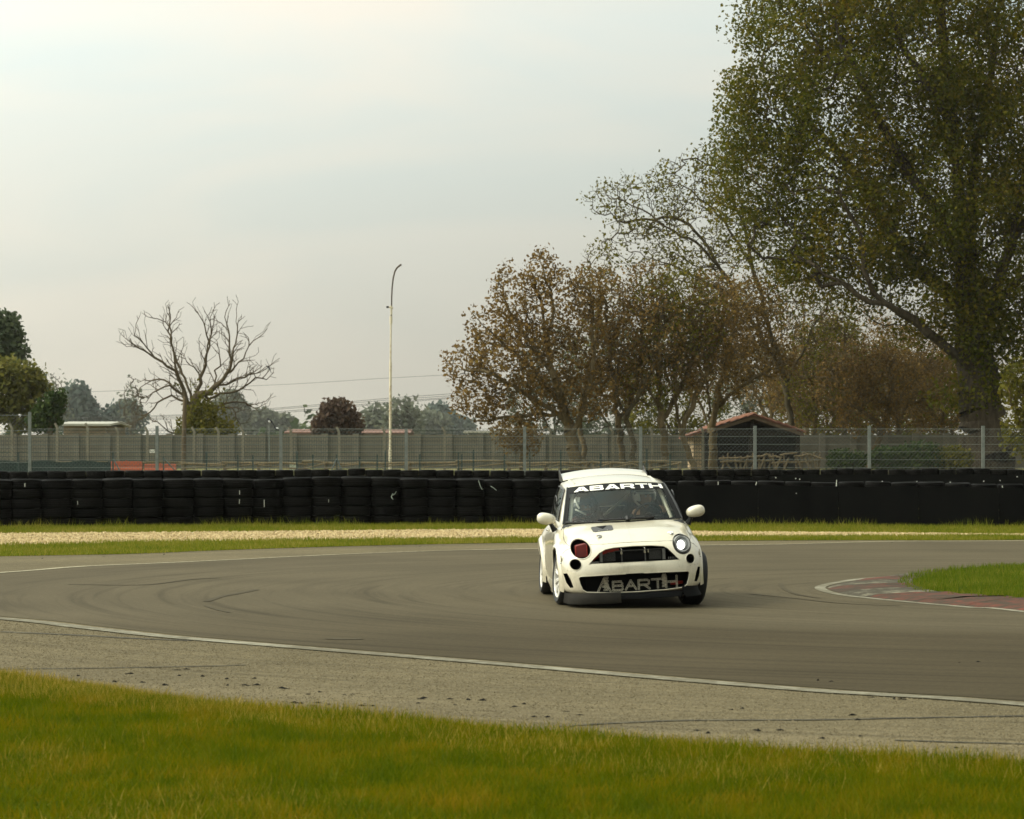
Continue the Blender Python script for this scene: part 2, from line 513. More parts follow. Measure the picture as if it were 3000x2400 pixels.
# ---------------------------------------------------------------- grass blades
def sample(A, B, n, vmin=0.0, vmax=1.0, pw=1.0):
    i = rng.random(n) * (len(A) - 1.001); k = i.astype(int); f = (i - k)[:, None]
    a = A[k] * (1 - f) + A[k + 1] * f; b_ = B[k] * (1 - f) + B[k + 1] * f
    v = (vmin + (vmax - vmin) * rng.random(n) ** pw)[:, None]
    return a * (1 - v) + b_ * v
def visible(p, m=0.4):
    x = p[:, 0] / p[:, 1]
    return p[(np.abs(x) < 0.18 + m / p[:, 1] + 0.03) & (p[:, 1] > 11)]
def blades(name, pts, h, w, mat, label, z0=0.012, lean=0.5):
    n = len(pts)
    p = pts.copy(); p[:, 2] = z0
    a = rng.random(n) * 2 * np.pi
    side = np.stack((np.cos(a), np.sin(a) * 0.5, np.zeros(n)), 1)
    hh = h * (0.45 + 0.9 * rng.random(n) ** 1.6) * (0.9 + 0.2 * np.sin(p[:, 0] * 3.1 + 2 * np.sin(p[:, 1] * 1.7)) * np.sin(p[:, 1] * 2.3 + 1.5 * np.sin(p[:, 0] * 2.2)))
    ww = w * (0.6 + 0.8 * rng.random(n))
    la = rng.random(n) * 2 * np.pi
    ll = (rng.random(n) * lean * hh)
    tip = p + np.stack((np.cos(la) * ll, np.sin(la) * ll, hh), 1)
    V = np.stack((p - side * ww[:, None] / 2, p + side * ww[:, None] / 2, tip), 1).reshape(-1, 3)
    Fq = np.arange(3 * n).reshape(n, 3)
    o = mesh_np(name, V, Fq, mat)
    return tag(o, label, 'grass', None, 'stuff')
M_blade_near = leaf_mat('near_grass', [(0.08, (0.055, 0.088, 0.0004)), (0.44, (0.110, 0.128, 0.0006)), (0.66, (0.17, 0.142, 0.001)), (0.95, (0.27, 0.17, 0.008))], 0.45, 2.4, clump=0.6)
M_blade_far = leaf_mat('verge_grass', [(0.10, (0.095, 0.13, 0.007)), (0.45, (0.17, 0.18, 0.014)), (0.75, (0.26, 0.225, 0.035)), (1.0, (0.36, 0.29, 0.08))], 0.42, 0.6)
M_blade_island = leaf_mat('island_grass', [(0.10, (0.055, 0.10, 0.004)), (0.5, (0.11, 0.145, 0.007)), (0.9, (0.20, 0.19, 0.025))], 0.42, 0.6)
lowB = np.stack((np.linspace(-6, 8, 90), np.full(90, 11.0), np.zeros(90)), 1)
pn = visible(sample(LAWN, lowB, 480000, 0.0, 1.0))
blades('lawn_grass', pn, 0.075, 0.0075, M_blade_near, 'soft green and yellow grass filling the foreground', lean=1.2)
pe = visible(sample(LAWN, lowB, 150000, -0.02, 0.28, 1.8))
M_dry = leaf_mat('dry_grass', [(0.1, (0.15, 0.13, 0.008)), (0.5, (0.30, 0.22, 0.025)), (0.9, (0.44, 0.32, 0.07))], 0.3, 0.8)
pl = pe[rng.random(len(pe)) < np.clip(0.9 - (pe[:, 0] + 3.5) * 0.20, 0.22, 1.0)]
pd = visible(sample(LAWN, lowB, 90000, 0.0, 1.0))
pd = pd[np.sin(pd[:, 0] * 2.1 + 1.7 * np.sin(pd[:, 1] * 1.3)) + np.sin(pd[:, 1] * 1.7 + 1.9 * np.sin(pd[:, 0] * 1.5)) + rng.normal(0, .5, len(pd)) > 1.15]
pl = np.vstack((pl, pd))
blades('lawn_edge_grass', pl, 0.085, 0.006, M_dry, 'dry straw yellow grass along the edge of the foreground lawn', lean=0.9)
blades('verge_grass', visible(sample(SH_OUT, GR_LO, 90000, -0.04, 1.04)), 0.075, 0.014, M_blade_far, 'green grass strip between the asphalt and the gravel', lean=0.7)
pv = np.vstack((visible(sample(GR_HI, WALL_B, 90000, -0.03, 0.98)), visible(sample(GR_HI, WALL_B, 22000, 0.8, 1.0))))
blades('verge_grass', pv, 0.085, 0.015, M_blade_far, 'green grass strip between the gravel and the tyre wall', lean=0.7)
pt_ = visible(sample(GR_HI, WALL_B, 9000, 0.90, 0.99))
blades('weeds', pt_[np.sin(pt_[:, 0] * 2.7) + np.sin(pt_[:, 0] * 1.1 + 1) + 1.2 * rng.random(len(pt_)) > 0.3], 0.20, 0.016, M_blade_far, 'taller weeds growing at the foot of the tyre wall', lean=0.8)

# ---------------------------------------------------------------- gravel stones
def stones(name, pts, size, mat, label, z0, flat=0.8):
    n = len(pts)
    oct_ = np.array([(1, 0, 0), (0, 1, 0), (-1, 0, 0), (0, -1, 0), (0, 0, 1)], float)
    f = np.array([(0, 1, 4), (1, 2, 4), (2, 3, 4), (3, 0, 4)])
    a = rng.random(n) * 6.28
    s = size * (0.5 + rng.random((n, 3)))
    loc = oct_[None] * s[:, None, :]
    loc += rng.normal(0, 0.18, loc.shape) * size
    ca, sa = np.cos(a)[:, None], np.sin(a)[:, None]
    x = loc[:, :, 0] * ca - loc[:, :, 1] * sa; y = loc[:, :, 0] * sa + loc[:, :, 1] * ca
    V = np.stack((x, y, np.abs(loc[:, :, 2]) * flat), 2) + pts[:, None, :] + np.array((0, 0, z0))
    Fq = (f[None] + (np.arange(n) * 5)[:, None, None]).reshape(-1, 3)
    o = mesh_np(name, V.reshape(-1, 3), Fq, mat)
    return tag(o, label, 'gravel', None, 'stuff')
M_stone = leaf_mat('gravel_stones', [(0.05, (0.17, 0.125, 0.058)), (0.40, (0.40, 0.30, 0.15)), (0.9, (0.56, 0.445, 0.25))], 0.0, 2.0, 0.9)
stones('gravel', visible(sample(GR_LO, GR_HI, 70000, 0.0, 1.0)), 0.028, M_stone, 'pale beige gravel strip between two bands of grass', 0.013)

M_chip = leaf_mat('asphalt_chippings', [(0.05, (0.085, 0.070, 0.042)), (0.5, (0.135, 0.110, 0.064)), (0.95, (0.21, 0.175, 0.11))], 0.0, 2.0, 0.9)
stones('chippings', visible(sample(LAWN, NEAR, 130000, -0.01, 0.985)), 0.0068, M_chip, 'coarse loose chippings bedded in the near asphalt shoulder', 0.0035, 0.7)
bpy.data.objects['chippings']['category'] = 'chippings'
# ---------------------------------------------------------------- apex kerb and island
LN = [(3000, 1667), (2927, 1669), (2831, 1675), (2719, 1684), (2608, 1691.5), (2519, 1699), (2460, 1708), (2420, 1716), (2402, 1725), (2423, 1736), (2475, 1747), (2556, 1756), (2645, 1765), (2757, 1775), (2868, 1784.5), (3000, 1795)]
KL = spl([v3(12.5, 47.5)] + [G(x, y) for x, y in LN] + [v3(7.6, 21.5)], 160)
ISL = spl([v3(13.5, 47.3)] + [G(x, y) for x, y in [(3010, 1668), (2927, 1671), (2831, 1678), (2750, 1685), (2690, 1693), (2650, 1704), (2632, 1718), (2638, 1728), (2682, 1745), (2738, 1752), (2812, 1758), (2905, 1765), (3000, 1773)]] + [v3(8.4, 21.8)], 160)
ribbon('kerb_line', KL, 0.13, 0.0125, M_line)
M_kred = worn_paint('worn_red_kerb_paint', (0.135, 0.042, 0.028), (0.05, 0.038, 0.026), 0.48, 5)
M_kwhite = worn_paint('worn_white_kerb_paint', (0.22, 0.20, 0.14), (0.055, 0.048, 0.033), 0.50, 6)
kerb = empty('kerb', (4.6, 34.5, 0)); kerb['kind'] = 'structure'
d = np.gradient(KL, axis=0); d /= np.linalg.norm(d, axis=1)[:, None]
kn = np.stack((-d[:, 1], d[:, 0], 0 * d[:, 0]), 1)
KO = KL + kn * 0.10 * np.sign((kn * (ISL - KL)).sum(1))[:, None]
# blocks from far arm round the nose to the near arm
arc = np.concatenate(([0], np.cumsum(np.linalg.norm(np.diff(KO, axis=0), axis=1))))
nose = arc[np.argmin(KO[:, 0])]
bl = 1.05
i0 = -9
for q in range(i0, 12):
    a0, a1 = nose + (q - 0.5) * bl, nose + (q + 0.5) * bl - 0.015
    if a0 < 0 or a1 > arc[-1]: continue
    mb = MB()
    rows = []
    n_seg = 6
    for u in np.linspace(a0, a1, n_seg):
        po = np.array([np.interp(u, arc, KO[:, k]) for k in range(3)])
        # island edge point at the same share of the way round
        pi_ = np.array([np.interp(u / arc[-1] * (len(ISL) - 1), np.arange(len(ISL)), ISL[:, k]) for k in range(3)])
        dirv = (pi_ - po); L = np.linalg.norm(dirv); dirv /= max(L, 1e-6)
        L = min(max(L, 0.35), 2.2) + 0.25
        frac = (u - a0) / (a1 - a0)
        ridge = 0.018 * (0.5 + 0.5 * math.cos(frac * 2 * math.pi * 2))
        rows.append([tuple(po + (0, 0, 0.010)), tuple(po + dirv * L * 0.12 + (0, 0, 0.030 + ridge * 0.6)), tuple(po + dirv * L * 0.5 + (0, 0, 0.05 + ridge)), tuple(po + dirv * L * 0.9 + (0, 0, 0.06 + ridge)), tuple(po + dirv * L + (0, 0, 0.012))])
    mb.grid(rows)
    red = (q % 2 == 0) or q >= 2
    b_ = mb.build('kerb_block', M_kred if red else M_kwhite, kerb, smooth=30)
    b_.matrix_parent_inverse = Matrix.Translation((-4.6, -34.5, 0))
far_side = np.stack((ISL[:, 0] * 0 + 26.0, np.linspace(47, 20, 160), np.zeros(160)), 1)
strip('island_lawn', ISL, far_side, 0.05, M_lawnbase, 6)
sk = mesh_np('island_edge', np.vstack((ISL + (0, 0, 0.009), ISL + (0, 0, 0.0499))), [(i, i + 1, 161 + i, 160 + i) for i in range(159)], M_lawnbase); sk['kind'] = 'structure'
blades('island_grass', visible(sample(ISL, far_side, 190000, 0.0, 0.5)), 0.085, 0.011, M_blade_island, 'bright green grass on the island inside the bend', z0=0.05, lean=0.7)
# crumbs of rubber and leaves lying on the shoulder
crumb_px = [(370, 1977), (517, 1965), (526, 1982), (745, 1990), (717, 2009), (752, 2010), (832, 2020), (903, 2037), (862, 2062), (881, 2064), (966, 2067), (1007, 2038), (1092, 2071), (1319, 2051), (1372, 2053), (1333, 2068), (1506, 2073), (1565, 2103), (1698, 2098), (2141, 2082), (2073, 2151), (2214, 2142), (2286, 2142), (2514, 2112), (2434, 2000), (2620, 2051), (2638, 2051), (2810, 1944), (2410, 2167), (336, 2000), (484, 2010), (227, 1983), (1232, 2050), (480, 1626), (304, 1632), (124, 1638), (467, 1621), (860, 1607), (1230, 1602), (2614, 1591), (2801, 2194), (2668, 2202)]
pts = np.array([G(x, y) for x, y in crumb_px])
M_rub = simple('rubber_crumbs', (0.02, 0.02, 0.018), (0.010, 0.009, 0.008), 30, 0.9, spec=0.0)
stones('rubber_crumbs', np.vstack((pts, pts[:30] + rng.normal(0, .12, (30, 3)) * (1, 1, 0))), 0.024, M_rub, 'black rubber crumbs scattered over the pale shoulder', 0.005, 0.42)
bpy.data.objects['rubber_crumbs']['category'] = 'rubber crumbs'
# ================================================================ tree builder
def frusta(P0, P1, r0, r1, n=5):
    """tapered sticks from P0 to P1"""
    d = P1 - P0
    L = np.linalg.norm(d, axis=1, keepdims=True); d = d / np.maximum(L, 1e-6)
    ref = np.where(np.abs(d[:, 2:3]) < 0.9, np.array([[0, 0, 1.0]]), np.array([[1.0, 0, 0]]))
    a = np.cross(d, ref); a /= np.maximum(np.linalg.norm(a, axis=1, keepdims=True), 1e-6)
    c = np.cross(a, d)
    V = []
    ext = np.minimum(0.35 * r1[:, None], 0.3 * L)
    for base, r in ((P0, r0), (P1 + d * ext, r1)):
        for k in range(n):
            an = 2 * np.pi * k / n
            V.append(base + a * (r * math.cos(an))[:, None] + c * (r * math.sin(an))[:, None])
    V = np.stack(V, 1)                 # m, 2n, 3
    f = np.array([(k, (k + 1) % n, n + (k + 1) % n, n + k) for k in range(n)])
    Fq = (f[None] + (np.arange(len(P0)) * 2 * n)[:, None, None]).reshape(-1, 4)
    return V.reshape(-1, 3), Fq

def resample(path, step):
    p = np.array(path, float)
    L = np.concatenate(([0], np.cumsum(np.linalg.norm(np.diff(p, axis=0), axis=1))))
    m = max(2, int(round(L[-1] / step)) + 1)
    q = spl(p, m) if len(p) > 2 else np.stack([np.interp(np.linspace(0, L[-1], m), L, p[:, k]) for k in range(3)], 1)
    return q

class Tree:
    def __init__(self, limbs, step=0.5, seed=1, wob=0.08):
        self.r = np.random.default_rng(seed)
        self.pos = []; self.par = []
        self.step = step
        for path in limbs:
            q = resample(path, step)
            q[1:] += self.r.normal(0, wob * step, q[1:].shape)
            if not self.pos:
                prev = -1; st = 0
            else:
                A = np.array(self.pos)
                prev = int(np.argmin(((A - q[0]) ** 2).sum(1))); st = 1
            for p in q[st:]:
                self.pos.append(p); self.par.append(prev); prev = len(self.pos) - 1
        self.nlimb = len(self.pos)
    def reach(self, att, up=0.25, jit=0.12, order=None, minz=None, droop=0.0, dirk=0.22):
        A = np.array(self.pos)
        d = np.array([((A - a) ** 2).sum(1).min() for a in att])
        cap = len(self.pos) + 200000
        buf = np.zeros((cap if cap < 400000 else 400000, 3)); n = len(self.pos); buf[:n] = A
        for k in (np.argsort(d) if order is None else self.r.permutation(len(att))):
            a = att[k]
            df = buf[:n] - a
            dist = np.sqrt((df ** 2).sum(1))
            cost = dist + np.maximum(df[:, 2], 0) * 0.9
            if minz is not None: cost = cost + (buf[:n, 2] < minz) * 50
            i = int(np.argmin(cost))
            L = dist[i]
            m = max(1, int(math.ceil(L / self.step)))
            p0 = buf[i].copy()
            pi_ = self.par[i]
            dirp = (p0 - buf[pi_]) if pi_ >= 0 else np.array((0, 0, 1.0))
            dirp = dirp / max(np.linalg.norm(dirp), 1e-6)
            ctrl = p0 + (a - p0) * 0.45 + dirp * L * dirk + np.array((0, 0, up * L * 0.4))
            prev = i
            for j in range(1, m + 1):
                t = j / m
                q = p0 * (1 - t) ** 2 + 2 * ctrl * t * (1 - t) + a * t * t
                q = q + self.r.normal(0, jit * self.step, 3) * (1 if j < m else 0)
                buf[n] = q; self.pos.append(q.copy()); self.par.append(prev); prev = n; n += 1
    def sprout(self, idx, p, lmin, lmax, amin, amax, up, bend=0.10):
        """side twigs from the given nodes; returns the new nodes"""
        new = []
        for i in idx:
            if self.par[i] < 0 or self.r.random() > p: continue
            d = self.pos[i] - self.pos[self.par[i]]; d = d / max(np.linalg.norm(d), 1e-6)
            w = self.r.normal(0, 1, 3) * (1, .7, 1); w -= d * (w @ d); w /= max(np.linalg.norm(w), 1e-6)
            a = self.r.uniform(amin, amax)
            v = d * math.cos(a) + w * math.sin(a) + np.array((0, 0, up)); v /= np.linalg.norm(v)
            L = self.r.uniform(lmin, lmax); st = min(self.step, L / 2.5); m = max(2, int(L / st))
            q = self.pos[i].copy(); prev = i
            for j in range(m):
                v = v + self.r.normal(0, bend, 3) + np.array((0, 0, up * .12)); v /= np.linalg.norm(v)
                q = q + v * st
                self.pos.append(q.copy()); self.par.append(prev); prev = len(self.pos) - 1; new.append(prev)
        return new
    def finish(self, r_root, r_tip, e_min=1.6, boost=1.2):
        n = len(self.pos); A = np.array(self.pos); par = np.array(self.par)
        cnt = np.zeros(n)
        kids = np.zeros(n, int)
        for i in range(n):
            if par[i] >= 0: kids[par[i]] += 1
        for i in range(n - 1, -1, -1):
            if kids[i] == 0: cnt[i] += 1
            if par[i] >= 0: cnt[par[i]] += cnt[i]
        e = max(e_min, math.log(max(cnt[0], 2)) / math.log(r_root / r_tip))
        rad = r_tip * cnt ** (1 / e)
        rad *= 1 + (r_root / rad[0] - 1) * (rad / rad[0]) ** boost
        # slow taper along a stem
        self.A, self.parr, self.rad, self.kids = A, par, rad, kids
        return self
    def wood(self, name, mat, parent, n=6, flare=1.0, base=None):
        i = np.arange(len(self.A)); i = i[self.parr >= 0]
        p = self.parr[i]
        zz = self.A[:, 2]; near = np.hypot(self.A[:, 0] - self.A[0, 0], self.A[:, 1] - self.A[0, 1]) < self.rad[0] * 2.5
        R_ = self.rad * np.where(near, 1 + (flare - 1) * np.exp(-np.maximum(zz, 0) / (self.rad[0] * 1.6 + .05)), 1.0)
        r0 = np.minimum(R_[p], R_[i] * 1.35); r1 = R_[i].copy()
        big = r1 > 0.05
        V1, F1 = frusta(self.A[p[big]], self.A[i[big]], r0[big], r1[big], 9)
        V2, F2 = frusta(self.A[p[~big]], self.A[i[~big]], r0[~big], r1[~big], 4)
        return mesh_np(name, np.vstack((V1, V2)), np.vstack((F1, F2 + len(V1))), mat, parent, smooth=True)
    def leaves(self, name, mat, parent, per, size, spread, rmax, keep=1.0, flat=0.6, mask=None, label=None, gaps=None):
        idx = np.where((self.rad < rmax) & (np.arange(len(self.A)) > 3))[0]
        if mask is not None: idx = idx[mask(self.A[idx])]
        idx = idx[self.r.random(len(idx)) < keep]
        k = self.r.poisson(per, len(idx))
        c = np.repeat(self.A[idx], k, axis=0)
        if gaps:
            f = np.sin(c[:, 0] * 1.9 + 1.3 * np.sin(c[:, 2] * .9)) + np.sin(c[:, 1] * 1.6 + 2 + 1.2 * np.sin(c[:, 0] * .8)) + np.sin(c[:, 2] * 2.1 + 1.4 * np.sin(c[:, 1] * 1.1 + c[:, 0] * .5))
            c = c[f + self.r.normal(0, .5, len(c)) > gaps]
        return self.leaf_mesh(name, c + np.clip(self.r.normal(0, 1, c.shape), -1.4, 1.4) * spread, size, mat, parent, label)
    def leaf_mesh(self, name, c, size, mat, parent, label=None):
        n = len(c)
        u = self.r.normal(0, 1, (n, 3)); u /= np.linalg.norm(u, axis=1, keepdims=True)
        w = self.r.normal(0, 1, (n, 3)); w -= u * (w * u).sum(1, keepdims=True); w /= np.linalg.norm(w, axis=1, keepdims=True)
        s = (size * (0.55 + 0.8 * self.r.random(n)))[:, None]
        V = np.stack((c - u * s * 0.5, c + w * s * 0.38 + u * s * 0.06, c + u * s * 0.6, c - w * s * 0.38 + u * s * 0.06), 1).reshape(-1, 3)
        o = mesh_np(name, V, np.arange(4 * n).reshape(n, 4), mat, parent)
        o['kind'] = 'stuff'
        return o

def lobes_pts(lobes, Y, n, base, seed, dy=1.0, hollow=0.35):
    """attractor points filling ellipsoids given in photo pixels (cx, cy, rx, ry) at distance Y, local to base"""
    r = np.random.default_rng(seed)
    area = np.array([l[2] * l[3] for l in lobes], float); area /= area.sum()
    out = []
    for l, a in zip(lobes, area):
        m = max(3, int(n * a))
        v = r.normal(0, 1, (m, 3)); v /= np.linalg.norm(v, axis=1, keepdims=True)
        rad = (hollow + (1 - hollow) * r.random(m)) ** 0.5
        sc = Y / F
        c = P(l[0], l[1], Y)
        depth = (l[4] if len(l) > 4 else min(l[2], l[3])) * sc * dy
        q = c + v * rad[:, None] * np.array((l[2] * sc, depth, l[3] * sc))
        out.append(q)
    return np.vstack(out) - base

def tree(name, label, base_px, Y, limbs_px, lobes, natt, r_root, r_tip, leafm, woodm, per=6, size=0.15, spread=0.25, rmax=0.02, step=0.5, seed=1, keep=1.0, up=0.25, jit=0.12, flare=1.25, dy=1.0, group=None, z0=0.8, dlimb=0.0, cat='tree', wob=0.1, mask=None, hollow=0.35, crown='crown', order=None, dirk=0.22, e_min=1.6, boost=1.2, gaps=None):
    b = P(base_px, 1372, Y); b[2] = z0
    root = empty(name, b, 0, label, cat, group)
    rr = random.Random(seed)
    limbs = []
    for L in limbs_px:
        dd = 0.0; path = []
        for k, pt in enumerate(L):
            dz = pt[2] if len(pt) > 2 else dlimb * k * rr.uniform(-1, 1)
            q = P(pt[0], pt[1], Y) - b; q[1] += dz
            path.append(q)
        limbs.append(path)
    limbs[0][0] = np.array((limbs[0][0][0], 0, -0.1))
    t = Tree(limbs, step, seed, wob)
    if natt:
        t.reach(lobes_pts(lobes, Y, natt, b, seed, dy, hollow), up, jit, order, dirk=dirk)
    t.finish(r_root, r_tip, e_min, boost)
    t.wood('trunk', woodm, root, flare=flare)
    if leafm is not None:
        t.leaves(crown, leafm, root, per, size, spread, rmax, keep, mask=mask, gaps=gaps)
    return root, t

def bark(name, c1, c2, scale=6):
    m, nt, b = new_mat(name)
    nf = noise(nt, scale, 6, 0.65, stretch=(1, 1, 0.18))
    nt.links.new(ramp(nt, nf, [(0.3, c2), (0.7, c1)]), b.inputs['Base Color'])
    b.inputs['Roughness'].default_value = 0.9
    b.inputs['Specular IOR Level'].default_value = 0.15
    bump(nt, b, nf, 0.9, 0.06)
    return m
M_bark_dark = bark('poplar_bark', (0.075, 0.058, 0.036), (0.020, 0.015, 0.009), 5)
M_bark_brown = bark('brown_bark', (0.15, 0.112, 0.056), (0.058, 0.043, 0.021), 8)
M_bark_dead = bark('dead_wood', (0.115, 0.088, 0.05), (0.05, 0.037, 0.022), 5)
M_bark_pale = bark('pale_bark', (0.10, 0.080, 0.045), (0.042, 0.033, 0.018), 6)
ML_poplar = leaf_mat('poplar_leaves', [(0.02, (0.034, 0.044, 0.003)), (0.35, (0.076, 0.082, 0.006)), (0.62, (0.125, 0.108, 0.010)), (0.86, (0.18, 0.13, 0.015)), (0.99, (0.29, 0.17, 0.015))], 0.40, 0.25)
ML_brown = leaf_mat('brown_leaves', [(0.02, (0.068, 0.043, 0.016)), (0.45, (0.155, 0.096, 0.028)), (0.75, (0.22, 0.135, 0.038)), (0.95, (0.25, 0.18, 0.03))], 0.35, 0.25)
ML_rust = leaf_mat('rust_leaves', [(0.02, (0.065, 0.042, 0.014)), (0.5, (0.14, 0.088, 0.025)), (0.95, (0.21, 0.14, 0.036))], 0.35, 0.3)
ML_olive = leaf_mat('olive_leaves', [(0.02, (0.050, 0.055, 0.007)), (0.4, (0.105, 0.10, 0.013)), (0.75, (0.16, 0.135, 0.018)), (0.97, (0.25, 0.19, 0.02))], 0.38, 0.3)
ML_green = leaf_mat('green_leaves', [(0.05, (0.018, 0.034, 0.010)), (0.5, (0.040, 0.064, 0.014)), (0.95, (0.075, 0.095, 0.02))], 0.3, 0.3)
ML_hazed = leaf_mat('haze_paled_leaves', [(0.05, (0.085, 0.10, 0.07)), (0.5, (0.14, 0.155, 0.11)), (0.95, (0.20, 0.205, 0.14))], 0.3, 0.2)  # leaves lightened: distance haze is put into the colour
ML_far_hazed = leaf_mat('haze_tinted_far_leaves', [(0.05, (0.06, 0.085, 0.07)), (0.5, (0.10, 0.13, 0.11)), (0.95, (0.14, 0.17, 0.13))], 0.3, 0.2)  # far foliage paled so its colour carries the fade of haze
ML_oak_hazed = leaf_mat('haze_paled_oak_leaves', [(0.05, (0.045, 0.062, 0.034)), (0.5, (0.075, 0.098, 0.052)), (0.95, (0.12, 0.14, 0.07))], 0.35, 0.3)  # green lightened and greyed, haze painted into the leaf colour
ML_acacia = leaf_mat('acacia_leaves', [(0.05, (0.075, 0.08, 0.02)), (0.5, (0.14, 0.135, 0.03)), (0.95, (0.22, 0.19, 0.045))], 0.4, 0.3)
ML_plum = leaf_mat('plum_leaves', [(0.05, (0.045, 0.028, 0.022)), (0.5, (0.088, 0.055, 0.036)), (0.95, (0.12, 0.085, 0.05))], 0.3, 0.2)

# ---------------------------------------------------------------- the great poplar
YP = 140.0
pop_limbs = [
    [(2890, 1374, 0), (2885, 1300, 0), (2872, 1180, 0.1), (2862, 1080, 0.2), (2852, 980, 0.2), (2838, 880, 0), (2826, 760, 0.2), (2815, 600, 0.3), (2800, 420, 0.2), (2775, 230, 0), (2755, 20, 0), (2740, -180, 0)],
    [(2860, 1100, 0), (2809, 1057, -0.6), (2707, 976, -1.6), (2606, 911, -2.4), (2545, 874, -2.8), (2516, 840, -3), (2505, 781, -3.2), (2490, 700, -3.4), (2440, 600, -3.5)],
    [(2606, 911, -2.4), (2500, 880, -2.8), (2420, 820, -3), (2330, 780, -3.2)],
    [(2845, 930, 0.2), (2780, 850, 1), (2687, 760, 2), (2610, 640, 2.6), (2540, 520, 3), (2470, 420, 3.2), (2380, 330, 3.5)],
    [(2832, 820, 0), (2740, 640, -1.2), (2650, 520, -2), (2585, 420, -2.6), (2520, 310, -3), (2470, 200, -3), (2420, 80, -3)],
    [(2822, 700, 0.2), (2765, 380, -1.5), (2690, 250, -2), (2610, 120, -2.4), (2560, -40, -2.6)],
    [(2858, 1020, 0.2), (2900, 880, -1.2), (2935, 740, -2), (2960, 600, -2.4), (2990, 480, -2.6), (3040, 340, -3)],
    [(2850, 960, 0.2), (2858, 700, 1.5), (2870, 480, 2), (2905, 320, 2.2), (2930, 140, 2.4), (2960, -60, 2.4)],
    [(2900, 880, -1.2), (3000, 800, -2), (3100, 700, -2.6), (3200, 560, -3)],
    [(2935, 740, -2), (3060, 520, -1), (3140, 300, 0), (3180, 80, 0)],
    [(2870, 1160, 0.1), (2960, 1080, 0.8), (3060, 1040, 1.5), (3180, 1000, 2)],
]
pop_lobes = [(2200, 520, 110, 150), (2190, 340, 95, 120), (2300, 720, 150, 130), (2330, 70, 190, 210), (2275, 285, 165, 130), (2250, 430, 150, 150), (2520, -60, 300, 260), (2470, 330, 240, 260), (2640, 160, 300, 320), (2850, 60, 300, 380), (2420, 620, 200, 220), (2600, 620, 230, 240), (2790, 520, 240, 340), (3000, 300, 260, 380), (3000, 680, 240, 280), (2500, 800, 170, 130), (2700, 860, 200, 140), (3150, 560, 240, 300), (3080, 960, 220, 130), (2900, 900, 150, 110), (2760, -200, 400, 200)]
tree('poplar_tree', 'huge old poplar with thick ivy dark trunk and dense olive crown', 2885, YP, pop_limbs, pop_lobes, 3700, 1.02, 0.011, ML_poplar, M_bark_dark, per=52, size=0.165, spread=0.50, rmax=0.027, gaps=-1.05, step=0.62, seed=3, flare=1.45, dy=1.4, up=0.3)
# ivy shoots sprouting from the poplar trunk
pr = bpy.data.objects['poplar_tree']
sh = Tree([[np.array((0, 0, 1.0)), np.array((-0.3, 0, 6.5))]], 0.5, 5)
b0 = P(2885, 1372, YP); b0[2] = 0.8
r_ = np.random.default_rng(5)
cen = np.array([P(2862 + r_.normal(0, 55), r_.uniform(840, 1190), YP - 0.3 + r_.normal(0, 0.9)) for _ in range(330)]) - b0
cen = np.repeat(cen, 16, axis=0); cen = cen + r_.normal(0, 0.28, cen.shape)
sh.leaf_mesh('ivy', cen, 0.2, ML_poplar, pr)

# ---------------------------------------------------------------- the tall half bare tree behind
ash_limbs = [
    [(2330, 1374, 0), (2318, 1250, 0), (2300, 1130, 0), (2270, 1010, 0), (2235, 900, 0), (2205, 780, 0), (2180, 660, 0), (2165, 560, 0), (2150, 470, 0)],
    [(2292, 1090, 0), (2190, 930, -1), (2080, 760, -1.5), (1960, 680, -2), (1850, 610, -2), (1760, 560, -2)],
    [(2190, 930, -1), (2060, 700, 0.5), (1990, 640, 1), (1880, 640, 1), (1780, 650, 1)],
    [(2205, 780, 0), (2120, 640, 1), (2040, 560, 1.4), (1960, 520, 1.6)],
    [(2240, 920, 0), (2140, 870, -1.4), (2000, 800, -2), (1880, 760, -2)],
    [(2300, 1130, 0), (2380, 980, 1), (2450, 850, 1.4), (2480, 720, 1.6)],
    [(2180, 660, 0), (2110, 520, -0.6), (2040, 470, -1), (1990, 480, -1)],
]
ash_lobes = [(1800, 585, 90, 60), (1900, 600, 120, 110), (2000, 540, 110, 90), (2100, 500, 80, 110), (1900, 720, 150, 90), (2030, 700, 150, 140), (2180, 560, 120, 160), (2180, 800, 160, 150), (2380, 900, 140, 120), (2060, 900, 160, 100)]
tree('ash_tree', 'tall half bare tree with arching pale branches left of the poplar', 2330, 152.0, ash_limbs, ash_lobes, 3600, 0.16, 0.0125, ML_olive, M_bark_pale, per=3.6, size=0.17, spread=0.3, rmax=0.017, step=0.5, seed=8, up=0.1, keep=0.6, dy=1.2)

